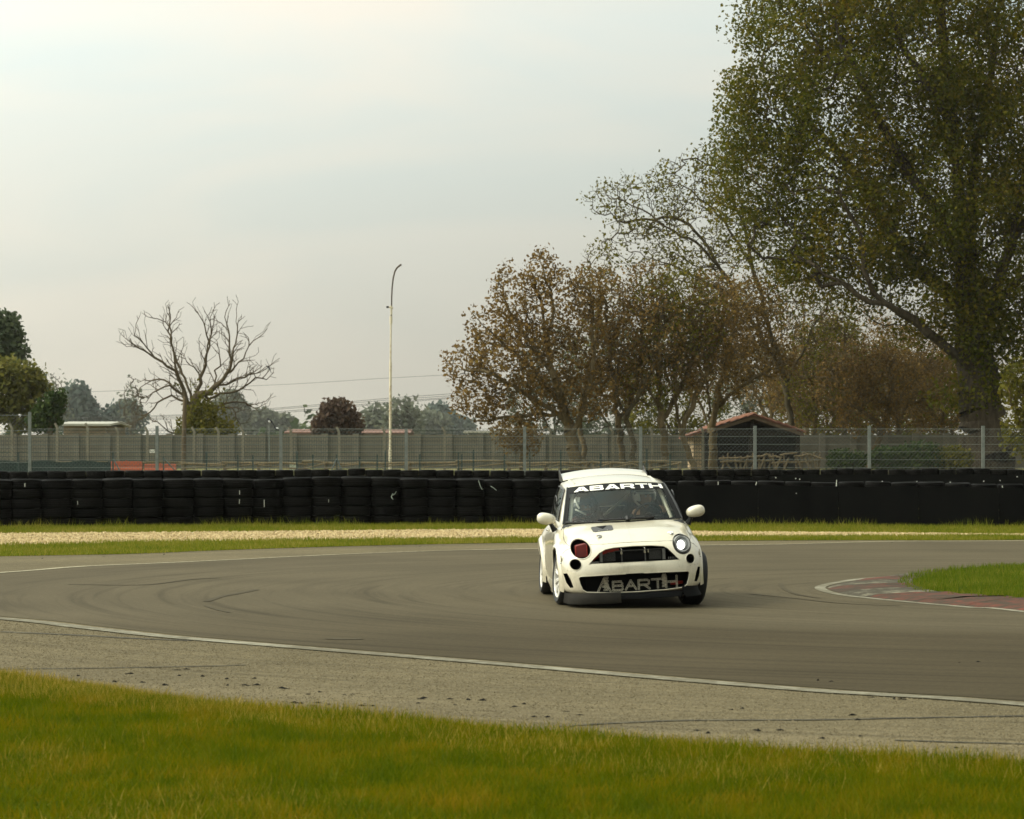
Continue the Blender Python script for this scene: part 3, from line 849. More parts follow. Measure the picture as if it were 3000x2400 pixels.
# ---------------------------------------------------------------- the row of brown autumn trees
def brown(label, bx, Y, limbs, lobes, n, leafm, seed, rr=0.17, per=4.0, size=0.17, keep=0.85, wood=None, group='brown autumn trees behind the fence', name='autumn_tree', up=0.3, spread=0.2, rmax=0.015):
    return tree(name, label, bx, Y, limbs, lobes, int(n * 2.0), rr, 0.0095, leafm, wood or M_bark_brown, per=per * 0.95, size=size * .84, spread=spread * 1.1, rmax=rmax * 1.25, step=0.36, seed=seed, keep=keep, up=up, group=group, flare=1.3, dlimb=0.35, wob=0.14)
brown('twin stemmed brown leaved tree, the leftmost and widest of the autumn trees', 1682, 132, [
    [(1686, 1374), (1678, 1310), (1668, 1255), (1645, 1180), (1620, 1100), (1600, 1000), (1590, 900), (1560, 820)],
    [(1674, 1285), (1700, 1230), (1722, 1150), (1740, 1050), (1735, 930), (1725, 830)],
    [(1660, 1230), (1580, 1180), (1500, 1130), (1420, 1090), (1345, 1080)],
    [(1645, 1180), (1560, 1080), (1480, 1010), (1400, 940), (1372, 905)],
    [(1620, 1100), (1540, 980), (1480, 890), (1460, 790)],
    [(1600, 1000), (1620, 900), (1590, 800), (1578, 750)],
    [(1655, 1215), (1560, 1215), (1470, 1225), (1390, 1235)]],
    [(1500, 860, 70, 90), (1585, 790, 45, 65), (1440, 960, 80, 70), (1365, 1070, 75, 65), (1400, 1170, 75, 75), (1500, 1050, 120, 120), (1640, 900, 110, 130), (1620, 1060, 150, 120), (1500, 1200, 130, 60), (1700, 1150, 120, 90), (1720, 860, 60, 90)], 1500, ML_brown, 21, rr=0.27, per=4.6, size=0.19)
brown('small rusty leaved sapling under the leftmost autumn tree', 1528, 138, [[(1532, 1374), (1528, 1320), (1535, 1270)]], [(1525, 1290, 60, 45), (1500, 1270, 50, 40)], 160, ML_rust, 22, rr=0.10, per=4.5)
brown('slim leaning tree just right of the twin stemmed autumn tree', 1712, 136, [[(1722, 1374), (1708, 1300), (1700, 1230), (1720, 1120), (1745, 1000), (1760, 880), (1755, 790)], [(1720, 1120), (1790, 1020), (1815, 930)]],
      [(1750, 800, 60, 100), (1800, 930, 80, 110), (1740, 1010, 90, 100)], 420, ML_olive, 23, rr=0.13, per=2.4, keep=0.7)
brown('dark ivy stemmed autumn tree, second trunk from the twin stemmed one', 1822, 134, [[(1826, 1374), (1820, 1300), (1812, 1240), (1800, 1150), (1790, 1050), (1780, 940), (1770, 850)], [(1812, 1240), (1860, 1130), (1880, 1010), (1890, 900)]],
      [(1780, 900, 80, 120), (1860, 980, 100, 120), (1800, 1120, 110, 100), (1890, 850, 70, 90)], 620, ML_brown, 24, rr=0.15)
brown('leaning bare stemmed autumn tree with pale trunk right of the dark one', 1858, 133, [[(1866, 1374), (1850, 1290), (1830, 1210), (1800, 1130), (1790, 1060)], [(1835, 1225), (1890, 1120), (1930, 1010), (1940, 900)]],
      [(1860, 1080, 80, 90), (1930, 980, 90, 120), (1790, 1040, 60, 80)], 420, ML_brown, 25, rr=0.13, wood=M_bark_pale)
brown('thick trunked autumn tree with yellow green top in the middle of the row', 1945, 134, [[(1948, 1374), (1944, 1300), (1940, 1240), (1930, 1150), (1925, 1040), (1930, 930), (1925, 840)], [(1940, 1240), (2000, 1120), (2040, 1010), (2060, 900)], [(1935, 1190), (1880, 1110), (1850, 1020)]],
      [(1920, 880, 90, 80), (2000, 860, 100, 90), (1960, 990, 120, 100), (2050, 960, 90, 120), (1900, 1120, 110, 90)], 850, ML_olive, 26, rr=0.17, per=4.0)
brown('slanting autumn tree growing left of the hut corner', 2018, 134, [[(2034, 1374), (2010, 1290), (1990, 1230), (1975, 1140), (1985, 1030)], [(1995, 1250), (2050, 1140), (2090, 1020), (2110, 910), (2115, 820)]],
      [(2090, 900, 100, 110), (2060, 1040, 100, 110), (1990, 1080, 80, 90), (2130, 1010, 90, 90)], 700, ML_brown, 27, rr=0.14)
brown('rusty multi stemmed tree standing against the tiled hut roof', 2085, 139, [[(2092, 1374), (2088, 1290), (2082, 1220), (2070, 1130), (2060, 1040)], [(2084, 1235), (2125, 1170), (2190, 1120), (2270, 1080), (2330, 1060)], [(2086, 1250), (2110, 1130), (2140, 1000), (2160, 890)], [(2086, 1260), (2050, 1180), (2020, 1110)]],
      [(2140, 960, 120, 110), (2220, 1060, 130, 70), (2100, 1100, 120, 90), (2200, 900, 90, 90)], 900, ML_rust, 28, rr=0.2, per=4.0)
for k, (lab, bx, Y, lm, sd_, hgt, per) in enumerate([
    ('dark brown scrubby tree right beside the hut', 2395, 158, ML_brown, 31, 1000, 4.0),
    ('thin scrubby tree with olive leaves a little right of the hut', 2452, 152, ML_olive, 32, 960, 3.2),
    ('forked slanting tree with bare lower trunk between hut and poplar', 2540, 148, ML_brown, 33, 1010, 4.0),
    ('rusty scrub tree close to the left of the poplar trunk', 2650, 156, ML_rust, 34, 980, 3.6),
    ('bushy brown tree standing left behind the poplar trunk', 2755, 160, ML_brown, 35, 1060, 4.0)]):
    lean = [(-10), 25, 55, -20, 10][k]
    brown(lab, bx, Y, [[(bx, 1374), (bx + lean * 0.6, 1290), (bx + lean, 1220), (bx + lean * 1.2, 1120), (bx + lean, hgt)], [(bx + lean, 1230), (bx + lean + 70, 1120), (bx + lean + 110, 1020)], [(bx + lean * 0.8, 1250), (bx - 70, 1150), (bx - 110, 1050)]],
          [(bx, hgt + 60, 100, 90), (bx + 60, 1110, 110, 90), (bx - 70, 1130, 100, 90), (bx, 1210, 110, 70)], 1200, lm, sd_, rr=0.15, per=per * 0.75)
# distant pale brush closing the gaps
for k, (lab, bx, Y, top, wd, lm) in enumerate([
    ('hazy twiggy tree far behind the widest autumn tree', 1620, 205, 960, 120, ML_hazed), ('hazy twiggy tree far behind the dark stemmed autumn tree', 1800, 215, 930, 130, ML_hazed),
    ('hazy twiggy tree far behind the middle autumn trees', 1975, 200, 900, 130, ML_olive), ('hazy twiggy tree far behind the hut roof', 2230, 210, 1000, 140, ML_hazed),
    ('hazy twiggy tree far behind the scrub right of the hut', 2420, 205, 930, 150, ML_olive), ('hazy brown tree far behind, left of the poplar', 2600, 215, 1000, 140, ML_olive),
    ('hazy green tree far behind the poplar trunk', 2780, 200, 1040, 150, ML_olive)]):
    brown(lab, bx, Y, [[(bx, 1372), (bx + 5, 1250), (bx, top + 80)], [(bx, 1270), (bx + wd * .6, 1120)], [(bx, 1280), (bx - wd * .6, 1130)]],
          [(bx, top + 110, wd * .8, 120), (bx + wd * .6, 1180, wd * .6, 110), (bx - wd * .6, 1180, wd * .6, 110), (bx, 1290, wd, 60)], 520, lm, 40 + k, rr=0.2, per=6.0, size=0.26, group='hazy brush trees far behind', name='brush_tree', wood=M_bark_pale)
for k, (lab, bx, Y, top, wd) in enumerate([('tall bare twiggy tree between the ash and the poplar limb', 2360, 176, 800, 120), ('bare brown twiggy tree right behind the hut roof', 2255, 172, 880, 110), ('bare brown twiggy tree under the lowest poplar limb', 2510, 178, 880, 130), ('bare twiggy tree left behind the poplar trunk', 2690, 174, 940, 120)]):
    brown(lab, bx, Y, [[(bx, 1372), (bx + 5, 1220), (bx - 10, 1080), (bx, top + 60)], [(bx, 1230), (bx + wd * .5, 1080), (bx + wd * .7, 960)], [(bx, 1250), (bx - wd * .5, 1110), (bx - wd * .7, 990)]],
          [(bx, top + 90, wd * .8, 110), (bx + wd * .6, 1040, wd * .6, 130), (bx - wd * .6, 1060, wd * .6, 130), (bx, 1130, wd * .8, 110)], 700, ML_brown, 80 + k, rr=0.16, per=1.6, size=0.2, group='hazy brush trees far behind', name='brush_tree')
# bushes at the foot
def bush(name, label, px, py, rx, ry, Y, leafm, n, seed, size=0.16, group=None, per=9, z0=0.8):
    b = P(px, 1372, Y); b[2] = z0
    root = empty(name, b, 0, label, 'bush', group)
    t = Tree([[np.array((0, 0, -0.05)), np.array((0, 0, 0.5))]], 0.3, seed)
    t.reach(lobes_pts([(px, py, rx, ry)], Y, n, b, seed, 1.0, 0.1), 0.3, 0.15)
    t.finish(0.06, 0.008)
    t.wood('stem', M_bark_brown, root)
    t.leaves('foliage', leafm, root, per, size, 0.14, 0.03)
    return root
for k, (px, py, rx, ry, lm) in enumerate([(2610, 1345, 70, 36, ML_green), (2700, 1340, 80, 42, ML_green), (2790, 1345, 60, 34, ML_olive), (2480, 1350, 60, 30, ML_green)]):
    bush('hedge_bush', ['dark green low bush midway between hut and poplar', 'widest dark green bush left of the poplar trunk', 'olive bush touching the left side of the poplar trunk', 'low green bush just right of the woven fence'][k], px, py, rx, ry, 136, lm, 240, 60 + k, group='low bushes behind the chain link fence')
tree('shrub_tree', 'yellow green leafy tree at the right edge beside the poplar trunk', 3010, 128, [[(3015, 1374), (3010, 1290), (3000, 1190), (3005, 1090)], [(3008, 1260), (2970, 1200), (2955, 1130)]], [(2990, 1130, 60, 80), (3040, 1180, 70, 120), (2985, 1260, 50, 70), (3040, 1300, 60, 60)], 420, 0.12, 0.009, ML_olive, M_bark_brown, per=7, size=0.2, spread=0.2, step=0.36, seed=71)

# ---------------------------------------------------------------- dead tree
YD = 176.0
dead_limbs = [
    [(555, 1374, 0), (560, 1300, 0), (566, 1220, 0), (572, 1170, 0)],
    [(566, 1200, 0), (535, 1140, -.3), (515, 1080, -.6), (503, 1030, -.8), (497, 980, -.9), (497, 930, -1), (493, 890, -1.1)],
    [(568, 1180, 0), (540, 1110, .4), (515, 1060, .8), (490, 1000, 1), (478, 960, 1.2), (468, 920, 1.4), (440, 905, 1.5)],
    [(515, 1080, -.6), (475, 1050, -.8), (440, 1030, -.8), (405, 1010, -.9), (380, 995, -1), (345, 998, -1)],
    [(440, 1030, -.8), (410, 990, -1), (375, 960, -1)],
    [(560, 1190, 0), (520, 1160, .5), (485, 1150, .8), (450, 1160, 1), (420, 1190, 1.2), (390, 1210, 1.3)],
    [(535, 1145, 0), (500, 1120, -.4), (470, 1120, -.7), (430, 1145, -.8), (400, 1160, -1)],
    [(505, 1110, 0), (450, 1100, .6), (410, 1105, .8), (380, 1115, 1)],
    [(575, 1165, 0), (590, 1100, .2), (600, 1050, .3), (608, 1010, .3), (612, 970, .3), (604, 930, .3), (592, 900, .3)],
    [(592, 1095, .2), (565, 1060, .4), (545, 1045, .5), (530, 1020, .6)],
    [(600, 1050, .3), (620, 980, 0), (628, 930, 0), (620, 905, -.1)],
    [(580, 1150, 0), (640, 1120, -.4), (680, 1080, -.6), (700, 1040, -.7), (705, 1000, -.8), (715, 960, -.8), (722, 920, -.9)],
    [(700, 1040, -.7), (690, 990, -.4), (685, 950, -.3), (677, 905, -.2)],
    [(680, 1085, -.6), (730, 1040, -.9), (755, 1000, -1), (780, 965, -1.1)],
    [(600, 1160, 0), (650, 1145, .5), (720, 1125, .9), (770, 1090, 1), (810, 1095, 1)],
    [(640, 1120, -.4), (700, 1100, 0), (750, 1085, .2), (795, 1070, .3)],
    [(590, 1170, 0), (640, 1180, .5), (690, 1165, .7), (740, 1170, .8), (785, 1200, .9)],
    [(600, 1190, 0), (650, 1190, -.4), (700, 1185, -.6), (715, 1220, -.7), (735, 1250, -.8)],
    [(560, 1260, 0), (520, 1270, .3), (480, 1255, .4), (440, 1230, .5), (405, 1210, .6), (370, 1225, .7)],
    [(640, 1125, -.4), (640, 1080, -.2), (660, 1040, -.2), (650, 1000, 0)],
]
dead_lobes = [(495, 930, 40, 55), (450, 930, 40, 40), (395, 985, 45, 40), (605, 930, 35, 45), (635, 930, 18, 40), (700, 940, 40, 50), (760, 980, 30, 40), (780, 1080, 45, 40), (745, 1180, 60, 45), (410, 1110, 50, 50), (430, 1190, 60, 40), (545, 1030, 30, 40), (660, 1030, 30, 40), (520, 1010, 25, 50), (720, 1030, 40, 40), (400, 1060, 40, 40)]
bd = P(560, 1372, YD); bd[2] = 0.8
rt = empty('dead_tree', bd, 0, 'bare dead tree with spreading grey brown limbs behind the grey wall', 'tree')
dl = [[P(572 + (q[0] - 572) * .87, 1372 - (1372 - q[1]) * .945, YD) - bd + (0, q[2], 0) for q in L] for L in dead_limbs]
dl[0][0] = np.array((dl[0][0][0], 0, -0.1))
td = Tree(dl, 0.4, 12, 0.13)
zmin = P(0, 1235, YD)[2] - .8
l0 = [i for i in range(12, td.nlimb) if td.pos[i][2] > 1.5]
n1 = td.sprout(l0, .85, 0.4, 1.3, R(22), R(55), .30)
ends = sorted(set(range(td.nlimb)) - set(td.par))
n1 += td.sprout(ends * 3, 1.0, 0.15, 0.4, R(8), R(40), .15)
n2 = td.sprout(n1, .85, .3, .9, R(22), R(55), .22)
n3 = td.sprout(n2, .55, .25, .6, R(25), R(60), .15)
td.finish(0.54, 0.0135, 2.0, 2.2)
td.wood('trunk', M_bark_dead, rt, flare=1.25)
# ivy and brambles round its foot
ri = np.random.default_rng(9)
bb = P(560, 1372, YD); bb[2] = 0.8
cen = np.array([P(600 + ri.normal(0, 26), 1225 + ri.normal(0, 32), YD - 0.8 + ri.normal(0, .5)) for _ in range(170)] + [P(ri.uniform(525, 680), 1262 + ri.normal(0, 9), YD - 0.8 + ri.normal(0, .6)) for _ in range(260)]) - bb
cen = np.repeat(cen, 12, axis=0); cen += ri.normal(0, 0.2, cen.shape)
td.leaf_mesh('ivy', cen, 0.2, ML_olive, rt)

# ---------------------------------------------------------------- trees on the left and far away
tree('oak_tree', 'tall dark green tree cut off by the left edge', -25, 185, [[(-25, 1374), (-25, 1200), (-20, 1050), (-10, 960)]], [(-10, 990, 62, 60), (25, 1030, 55, 45), (-60, 1000, 80, 100), (10, 960, 40, 40)], 330, 0.35, 0.014, ML_oak_hazed, M_bark_brown, per=15, size=0.36, spread=0.34, rmax=0.05, seed=51)
tree('acacia_tree', 'olive yellow bushy tree below the tall green one at the left edge', 40, 172, [[(40, 1374), (42, 1280), (45, 1180)], [(42, 1260), (90, 1180)], [(42, 1260), (-10, 1170)]], [(40, 1110, 70, 55), (80, 1150, 55, 60), (0, 1150, 70, 80), (60, 1210, 70, 45), (100, 1120, 30, 40)], 420, 0.28, 0.012, ML_acacia, M_bark_brown, per=13, size=0.30, spread=0.3, rmax=0.05, seed=52)
tree('ivy_stump', 'dark ivy clad leaning stump beside the olive tree', 145, 170, [[(140, 1374), (142, 1300), (150, 1230), (175, 1175)]], [(140, 1215, 36, 40), (165, 1180, 26, 28), (120, 1235, 34, 24)], 170, 0.2, 0.012, ML_green, M_bark_brown, per=17, size=0.24, spread=0.24, rmax=0.06, seed=53, cat='tree')
def far_tree(name, label, px, Y, top, half, leafm, seed, n=200, per=10, size=0.5, group=None, bare=False, keep=1.0, cat='tree'):
    k_ = 3.2; Y *= k_; size *= k_
    mid = (top + 1265) / 2
    return tree(name, label, px, Y, [[(px, 1360), (px, 1290), (px + 3, mid)], [(px, 1280), (px + half * .5, mid + 10)], [(px, 1280), (px - half * .5, mid + 15)]],
                [(px, top + (1265 - top) * .36, half * .62, (1265 - top) * .36), (px + half * .5, top + (1265 - top) * .55, half * .5, (1265 - top) * .3), (px - half * .5, top + (1265 - top) * .6, half * .5, (1265 - top) * .3), (px, 1250, half * .8, 25)],
                n, 0.3 * k_, 0.02 * k_, None if bare else leafm, M_bark_pale, per=per, size=size, spread=0.45 * k_, rmax=0.09 * k_, step=0.7 * k_, seed=seed, group=group, keep=keep, cat=cat)
far_tree('bare_tree', 'faint bare twiggy tree rising behind the ivy stump', 160, 230, 1085, 50, ML_hazed, 54, n=260, per=0.9, size=0.35)
far_tree('poplar_tree', 'misty blue green tree right of the ivy stump', 228, 300, 1130, 52, ML_far_hazed, 55, n=240, per=12, size=0.7)
far_tree('bush', 'misty grey green bush left of the dead tree', 360, 300, 1180, 62, ML_far_hazed, 56, n=220, per=8, size=0.6, cat='bush')
far_tree('bare_tree', 'thin bare tree rising between the misty bush and dead tree', 385, 240, 1095, 42, ML_hazed, 57, n=240, per=0.5, size=0.3)
far_tree('poplar_tree', 'misty grey tree behind the right lower limbs of the dead tree', 675, 330, 1150, 55, ML_hazed, 58, n=240, per=8, size=0.7)
far_tree('poplar_tree', 'pale misty tree between dead tree and the bird post', 770, 370, 1205, 55, ML_hazed, 59, n=220, per=9, size=0.8)
far_tree('bush', 'pale misty bush just right of the bird post', 835, 370, 1220, 32, ML_hazed, 61, n=130, per=8, size=0.7, cat='bush')
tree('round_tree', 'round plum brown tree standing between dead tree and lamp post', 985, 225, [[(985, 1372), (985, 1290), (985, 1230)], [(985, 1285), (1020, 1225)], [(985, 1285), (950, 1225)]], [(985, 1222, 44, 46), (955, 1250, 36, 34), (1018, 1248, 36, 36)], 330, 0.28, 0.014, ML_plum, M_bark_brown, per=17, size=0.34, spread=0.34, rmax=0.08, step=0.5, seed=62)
far_tree('leafy_tree', 'loose green tree right behind the lamp post', 1180, 215, 1172, 55, ML_hazed, 63, n=300, per=5, size=0.36, keep=0.6)
far_tree('leafy_tree', 'greyish tree left of the lamp post', 1100, 260, 1195, 36, ML_hazed, 64, n=200, per=6, size=0.45, keep=0.8)
far_tree('poplar_tree', 'misty blue tree left of the autumn trees', 1285, 380, 1190, 45, ML_far_hazed, 65, n=220, per=13, size=0.85)
far_tree('bush', 'misty bush below the blue tree near the autumn trees', 1250, 330, 1215, 62, ML_hazed, 66, n=220, per=9, size=0.7, cat='bush')
far_tree('bush', 'small misty bush under the lowest branches of the autumn trees', 1345, 400, 1225, 40, ML_far_hazed, 67, n=160, per=10, size=0.8, cat='bush')
rw = np.random.default_rng(77)
mb = []
cc = np.array([(rw.uniform(-300, 420), 1150 + rw.normal(0, 25), 0) for _ in range(10)])
cw = []
for _ in range(2600):
    x = rw.uniform(-260, 420); h = 0.8 + abs(rw.normal(0, 1)) * (2.2 + 1.6 * math.sin(x * 0.07) + 1.2 * math.sin(x * .19 + 2))
    cw.append((x, 900 + rw.normal(0, 12), max(h, 0.9)))
cw = np.repeat(np.array(cw), 5, axis=0); cw += rw.normal(0, 1.0, cw.shape)
o = sh.leaf_mesh('distant_wood', cw, 2.6, ML_green, None)
tag(o, 'misty line of far woods along the horizon', 'wood')

# ================================================================ walls, fences, posts
M_conc = simple('grey_concrete', (0.17, 0.150, 0.108), (0.115, 0.102, 0.074), 0.9, 0.9, bmp=0.25, detail=8)
M_conc2 = simple('grey_concrete_post', (0.18, 0.16, 0.118), (0.13, 0.115, 0.085), 1.5, 0.9, bmp=0.25, detail=8)
M_galv = simple('galvanised_steel', (0.19, 0.205, 0.185), (0.13, 0.145, 0.13), 8, 0.5, 0.35)
M_wire = simple('galvanised_wire', (0.050, 0.060, 0.052), (0.035, 0.042, 0.037), 8, 0.5, 0.4)
M_cream = simple('cream_concrete', (0.19, 0.172, 0.122), (0.14, 0.127, 0.09), 3, 0.85, bmp=0.2)
M_greenw = simple('green_coated_wire', (0.020, 0.042, 0.034), (0.014, 0.03, 0.026), 5, 0.5)
M_log = bark('weathered_log', (0.21, 0.165, 0.095), (0.10, 0.076, 0.042), 4)
Ywall = 150.0
def bx_px(x0, x1, y0, y1, Y, dep, mb, dY=0.0):
    a = P(x0, y1, Y); b = P(x1, y0, Y)
    mb.box(((a[0] + b[0]) / 2, Y + dY, (a[2] + b[2]) / 2), (b[0] - a[0], dep, b[2] - a[2]))
wall = empty('concrete_wall', (0, Ywall, 0.8), 0, 'long grey precast concrete wall across the back of the circuit', 'wall')
def under(o, root):
    o.parent = root
    o.matrix_parent_inverse = Matrix.Translation(-Vector(root.location))
    return o
xs_ = np.arange(-140, 3260, 91.0)
for k, x in enumerate(xs_):
    mb = MB(); bx_px(x - 9, x + 9, 1270, 1376, Ywall, 0.30, mb, -0.08); under(mb.build('wall_post', M_conc2), wall)
    if k < len(xs_) - 1:
        for y0, y1 in ((1274, 1324), (1325.5, 1377)):
            mb = MB(); bx_px(x + 9.2, x + 81.8, y0 + random.uniform(0, 0.8), y1, Ywall, 0.14, mb, random.uniform(-.01, .01)); under(mb.build('wall_panel', M_conc), wall)

# buildings behind the wall
M_bwhite = simple('pale_roof_sheet', (0.36, 0.345, 0.28), (0.28, 0.27, 0.22), 0.5, 0.6)
M_bgrey = simple('grey_shed_wall', (0.20, 0.21, 0.20), (0.15, 0.16, 0.155), 0.5, 0.8)
M_bbrown = simple('brown_brick_wall', (0.22, 0.17, 0.11), (0.15, 0.115, 0.075), 1.0, 0.9)
M_redroof = simple('faded_red_tiles', (0.21, 0.11, 0.08), (0.16, 0.085, 0.06), 2.0, 0.9)
def house(name, label, x0, x1, ytop, yeave, Y, roofm, wallm, gable=False, nwin=3):
    a = P(x0, 1320, Y); b = P(x1, yeave, Y); top = P(x0, ytop, Y)[2]
    w = b[0] - a[0]; cx = (a[0] + b[0]) / 2
    root = empty(name, (cx, Y + 5, 0.8), 0, label, 'building')
    mb = MB(); mb.box((0, 0, (b[2] - .8) / 2), (w, 10, b[2] - .8)); mb.build('wall', wallm, root)
    mb = MB(); e = .5
    z1 = b[2] - .8 + .003; z2 = top - .8
    mb.prism([(-5 - e, z1), (0, z2), (5 + e, z1), (5 + e, z1 + .15), (0, z2 + .17), (-5 - e, z1 + .15)], -w / 2 - .4, w / 2 + .4, fn=lambda p, q, d: (d, p, q))
    mb.build('roof', roofm, root)
    for k in range(nwin):
        mb = MB(); mb.box((-w / 2 + w * (k + .5) / nwin, -5.02, (b[2] - .8) * .55), (w / nwin * .4, .08, (b[2] - .8) * .4)); mb.build('window', M_bgrey if wallm is not M_bgrey else M_greenw, root)
    return root
house('shed', 'low shed with pale sheet roof between the ivy stump and misty bush', 186, 312, 1240, 1248, 205, M_bwhite, M_bbrown)
house('house', 'long low house with faded red roof left of the plum tree', 846, 932, 1262, 1271, 260, M_redroof, M_bbrown)
house('house', 'low house with faded red roof behind the lamp post', 1060, 1190, 1263, 1272, 270, M_redroof, M_bbrown)
house('house', 'low building with pale flat roof under the autumn trees', 1372, 1455, 1266, 1269, 230, M_bwhite, M_bgrey)

# fence of cream posts and welded green mesh in front of the wall
Ycf = 141.0
cf = empty('mesh_fence', (0, Ycf, 0.8), 0, 'tall green wire mesh fence on cream concrete posts before the grey wall', 'fence')
cream_x = [-60, 35, 168, 257, 346, 432, 569, 640, 712, 853, 993, 1146 - 20, 1303, 1446, 1613, 1795, 1910, 2060]
for x in cream_x:
    t0 = 1243 if x < 300 else 1254
    mb = MB(); bx_px(x - 3.4, x + 3.4, t0 + 10, 1377, Ycf, .14, mb)
    a = P(x, t0 + 10, Ycf)
    # cranked top
    mb.tube([(a[0], Ycf, a[2] - .02), (a[0] - .12, Ycf, a[2] + .22)], .06, 4)
    under(mb.build('fence_post', M_cream), cf)
mb = MB()
z0_, z1_ = .85, P(0, 1281, Ycf)[2]
x0_, x1_ = P(-140, 0, Ycf)[0], P(2080, 0, Ycf)[0]
x = x0_
while x < x1_:
    mb.box((x, Ycf + .10, (z0_ + z1_) / 2), (.017, .012, z1_ - z0_)); x += .115
for z in np.linspace(z0_ + .02, z1_, 9):
    mb.box(((x0_ + x1_) / 2, Ycf + .115, z), (x1_ - x0_, .012, .024))
for yy in (1262, 1271):
    z = P(0, yy, Ycf)[2]; mb.box(((x0_ + x1_) / 2, Ycf + .115, z), (x1_ - x0_, .014, .02))
o = under(mb.build('wire_mesh', M_greenw), cf); o['kind'] = 'stuff'

# low green panel fence with dark posts
Ygf = 118.0
gf = empty('panel_fence', (0, Ygf, 0.8), 0, 'low dark green welded panel fence behind the tyre walls', 'fence')
for x, t in [(-40, 1325), (53, 1325), (331, 1325), (479, 1338), (605, 1323), (697, 1333), (741, 1333), (870, 1322), (917, 1332), (987, 1331), (1054, 1340), (1105, 1332), (1129, 1320), (1230, 1331), (1343, 1326), (1353, 1331), (1387, 1318), (1478, 1330), (1552, 1325), (1643, 1318), (1760, 1330), (1895, 1316), (1963, 1330)]:
    mb = MB(); bx_px(x - 2.2, x + 2.2, t, 1384, Ygf, .06, mb); under(mb.build('fence_post', M_greenw), gf)
mb = MB()
x0_, x1_ = P(-100, 0, Ygf)[0], P(2000, 0, Ygf)[0]
zt_ = P(0, 1338, Ygf)[2]
x = x0_
while x < x1_:
    mb.box((x, Ygf + .05, (.85 + zt_) / 2), (.009, .009, zt_ - .85)); x += .10
for z in np.linspace(.9, zt_, 4): mb.box(((x0_ + x1_) / 2, Ygf + .062, z), (x1_ - x0_, .010, .014))
o = under(mb.build('wire_mesh', M_greenw), gf); o['kind'] = 'stuff'
# slanting braces
for x0, x1 in ((331, 356), (479, 520), (987, 970), (987, 1004)):
    a = P(x0, 1342, Ygf); b = P(x1, 1384, Ygf); mb = MB(); mb.tube([(a[0], Ygf, a[2]), (b[0], Ygf - .3, b[2])], .03, 5); under(mb.build('brace', M_greenw), gf)

# dark green shade cloth on its own frame at the left
M_cloth = simple('dark_green_cloth', (0.016, 0.034, 0.028), (0.010, 0.022, 0.019), 3, 0.95)
shc = empty('shade_cloth_screen', (P(140, 0, 121)[0], 121, .8), 0, 'dark green shade cloth screen left of the orange barriers', 'screen')
mb = MB(); rows = []
for j in range(5):
    rows.append([(P(-80 + 405 * i / 24, 0, 121)[0], 121 + .05 * math.sin(i * 1.3 + j), .82 + (P(0, 1352 + .0, 121)[2] - .82) * j / 4 - (.03 * math.sin(i * .9) if j == 4 else 0)) for i in range(25)])
mb.grid(rows); o = under(mb.build('cloth', M_cloth, smooth=60), shc)
for x in (-60, 80, 215, 318):
    mb = MB(); bx_px(x - 2, x + 2, 1350, 1384, 121.15, .05, mb); under(mb.build('pole', M_greenw), shc)

# rustic log fence
Ylf = 126.0
lf = empty('log_fence', (0, Ylf, 0.8), 0, 'rustic fence of weathered logs running behind the tyre walls', 'fence')
posts = [20, 152, 300, 412, 540, 660, 758, 895, 955, 1055, 1200, 1345, 1490, 1600, 1640, 1740, 1790, 1850, 1905, 1990]
for i, x in enumerate(posts):
    a = P(x, 1352 + random.uniform(-3, 3), Ylf)
    mb = MB(); mb.tube([(a[0], Ylf, .7), (a[0] + random.uniform(-.05, .05), Ylf, a[2])], [.09, .075], 7); under(mb.build('log_post', M_log), lf)
    if i + 1 < len(posts):
        b = P(posts[i + 1], 0, Ylf)
        yy = 1357 if i < 7 else 1355
        zA, zB = P(0, yy + random.uniform(-3, 2), Ylf)[2], P(0, yy + random.uniform(-3, 4), Ylf)[2]
        mid = ((a[0] + b[0]) / 2, Ylf - .1, (zA + zB) / 2 + random.uniform(-.06, .06))
        mb = MB(); mb.tube([(a[0] - .15, Ylf - .1, zA), mid, (b[0] + .1, Ylf - .1, zB)], [.065, .055, .045], 7); under(mb.build('log_rail', M_log), lf)
        mb = MB(); fl = random.random() < .5
        z_hi, z_lo = zA - .06, .84
        mb.tube([(a[0], Ylf - .14, z_hi if fl else z_lo + .1), (b[0], Ylf - .14, z_lo + .05 if fl else z_hi)], [.05, .04], 6); under(mb.build('log_brace', M_log), lf)

# near chain link fence
Ynf = 91.0
nf_root = empty('chain_link_fence', (0, Ynf, 0.8), 0, 'tall chain link fence on grey posts right behind the tyre walls', 'fence')
npx = [-270, 87, 460, 823, 1190, 1537, 1877, 2212, 2547, 2880, 3215]
ntop = [1207, 1207, 1248, 1251, 1255, 1250, 1250, 1248, 1248, 1248, 1248]
for x, t in zip(npx, ntop):
    mb = MB(); bx_px(x - 4.4, x + 4.4, t, 1400, Ynf, .09, mb)
    under(mb.build('fence_post', M_galv), nf_root)
mb = MB()
def wires(mb, xa, xb, yt, yb=1384, cell=.13, th=.0036):
    A, B = P(xa, yb, Ynf), P(xb, yt, Ynf)
    x0, x1, z0, z1 = A[0], B[0], A[2], B[2]
    H = z1 - z0
    x = x0 - H
    while x < x1:
        for s in (1, -1):
            lo, hi = max(x0, x), min(x1, x + H)
            if hi > lo:
                if s == 1: za, zb = z0 + (lo - x), z0 + (hi - x)
                else: za, zb = z1 - (lo - x), z1 - (hi - x)
                yy = Ynf + .055 + .006 * s
                mb.tube([(lo, yy, za), (hi, yy, zb)], th, 3, cap=False)
        x += cell
wires(mb, -270, 87, 1212)
wires(mb, 87, 3215, 1256)
o = under(mb.build('wire_mesh', M_wire), nf_root); o['kind'] = 'stuff'
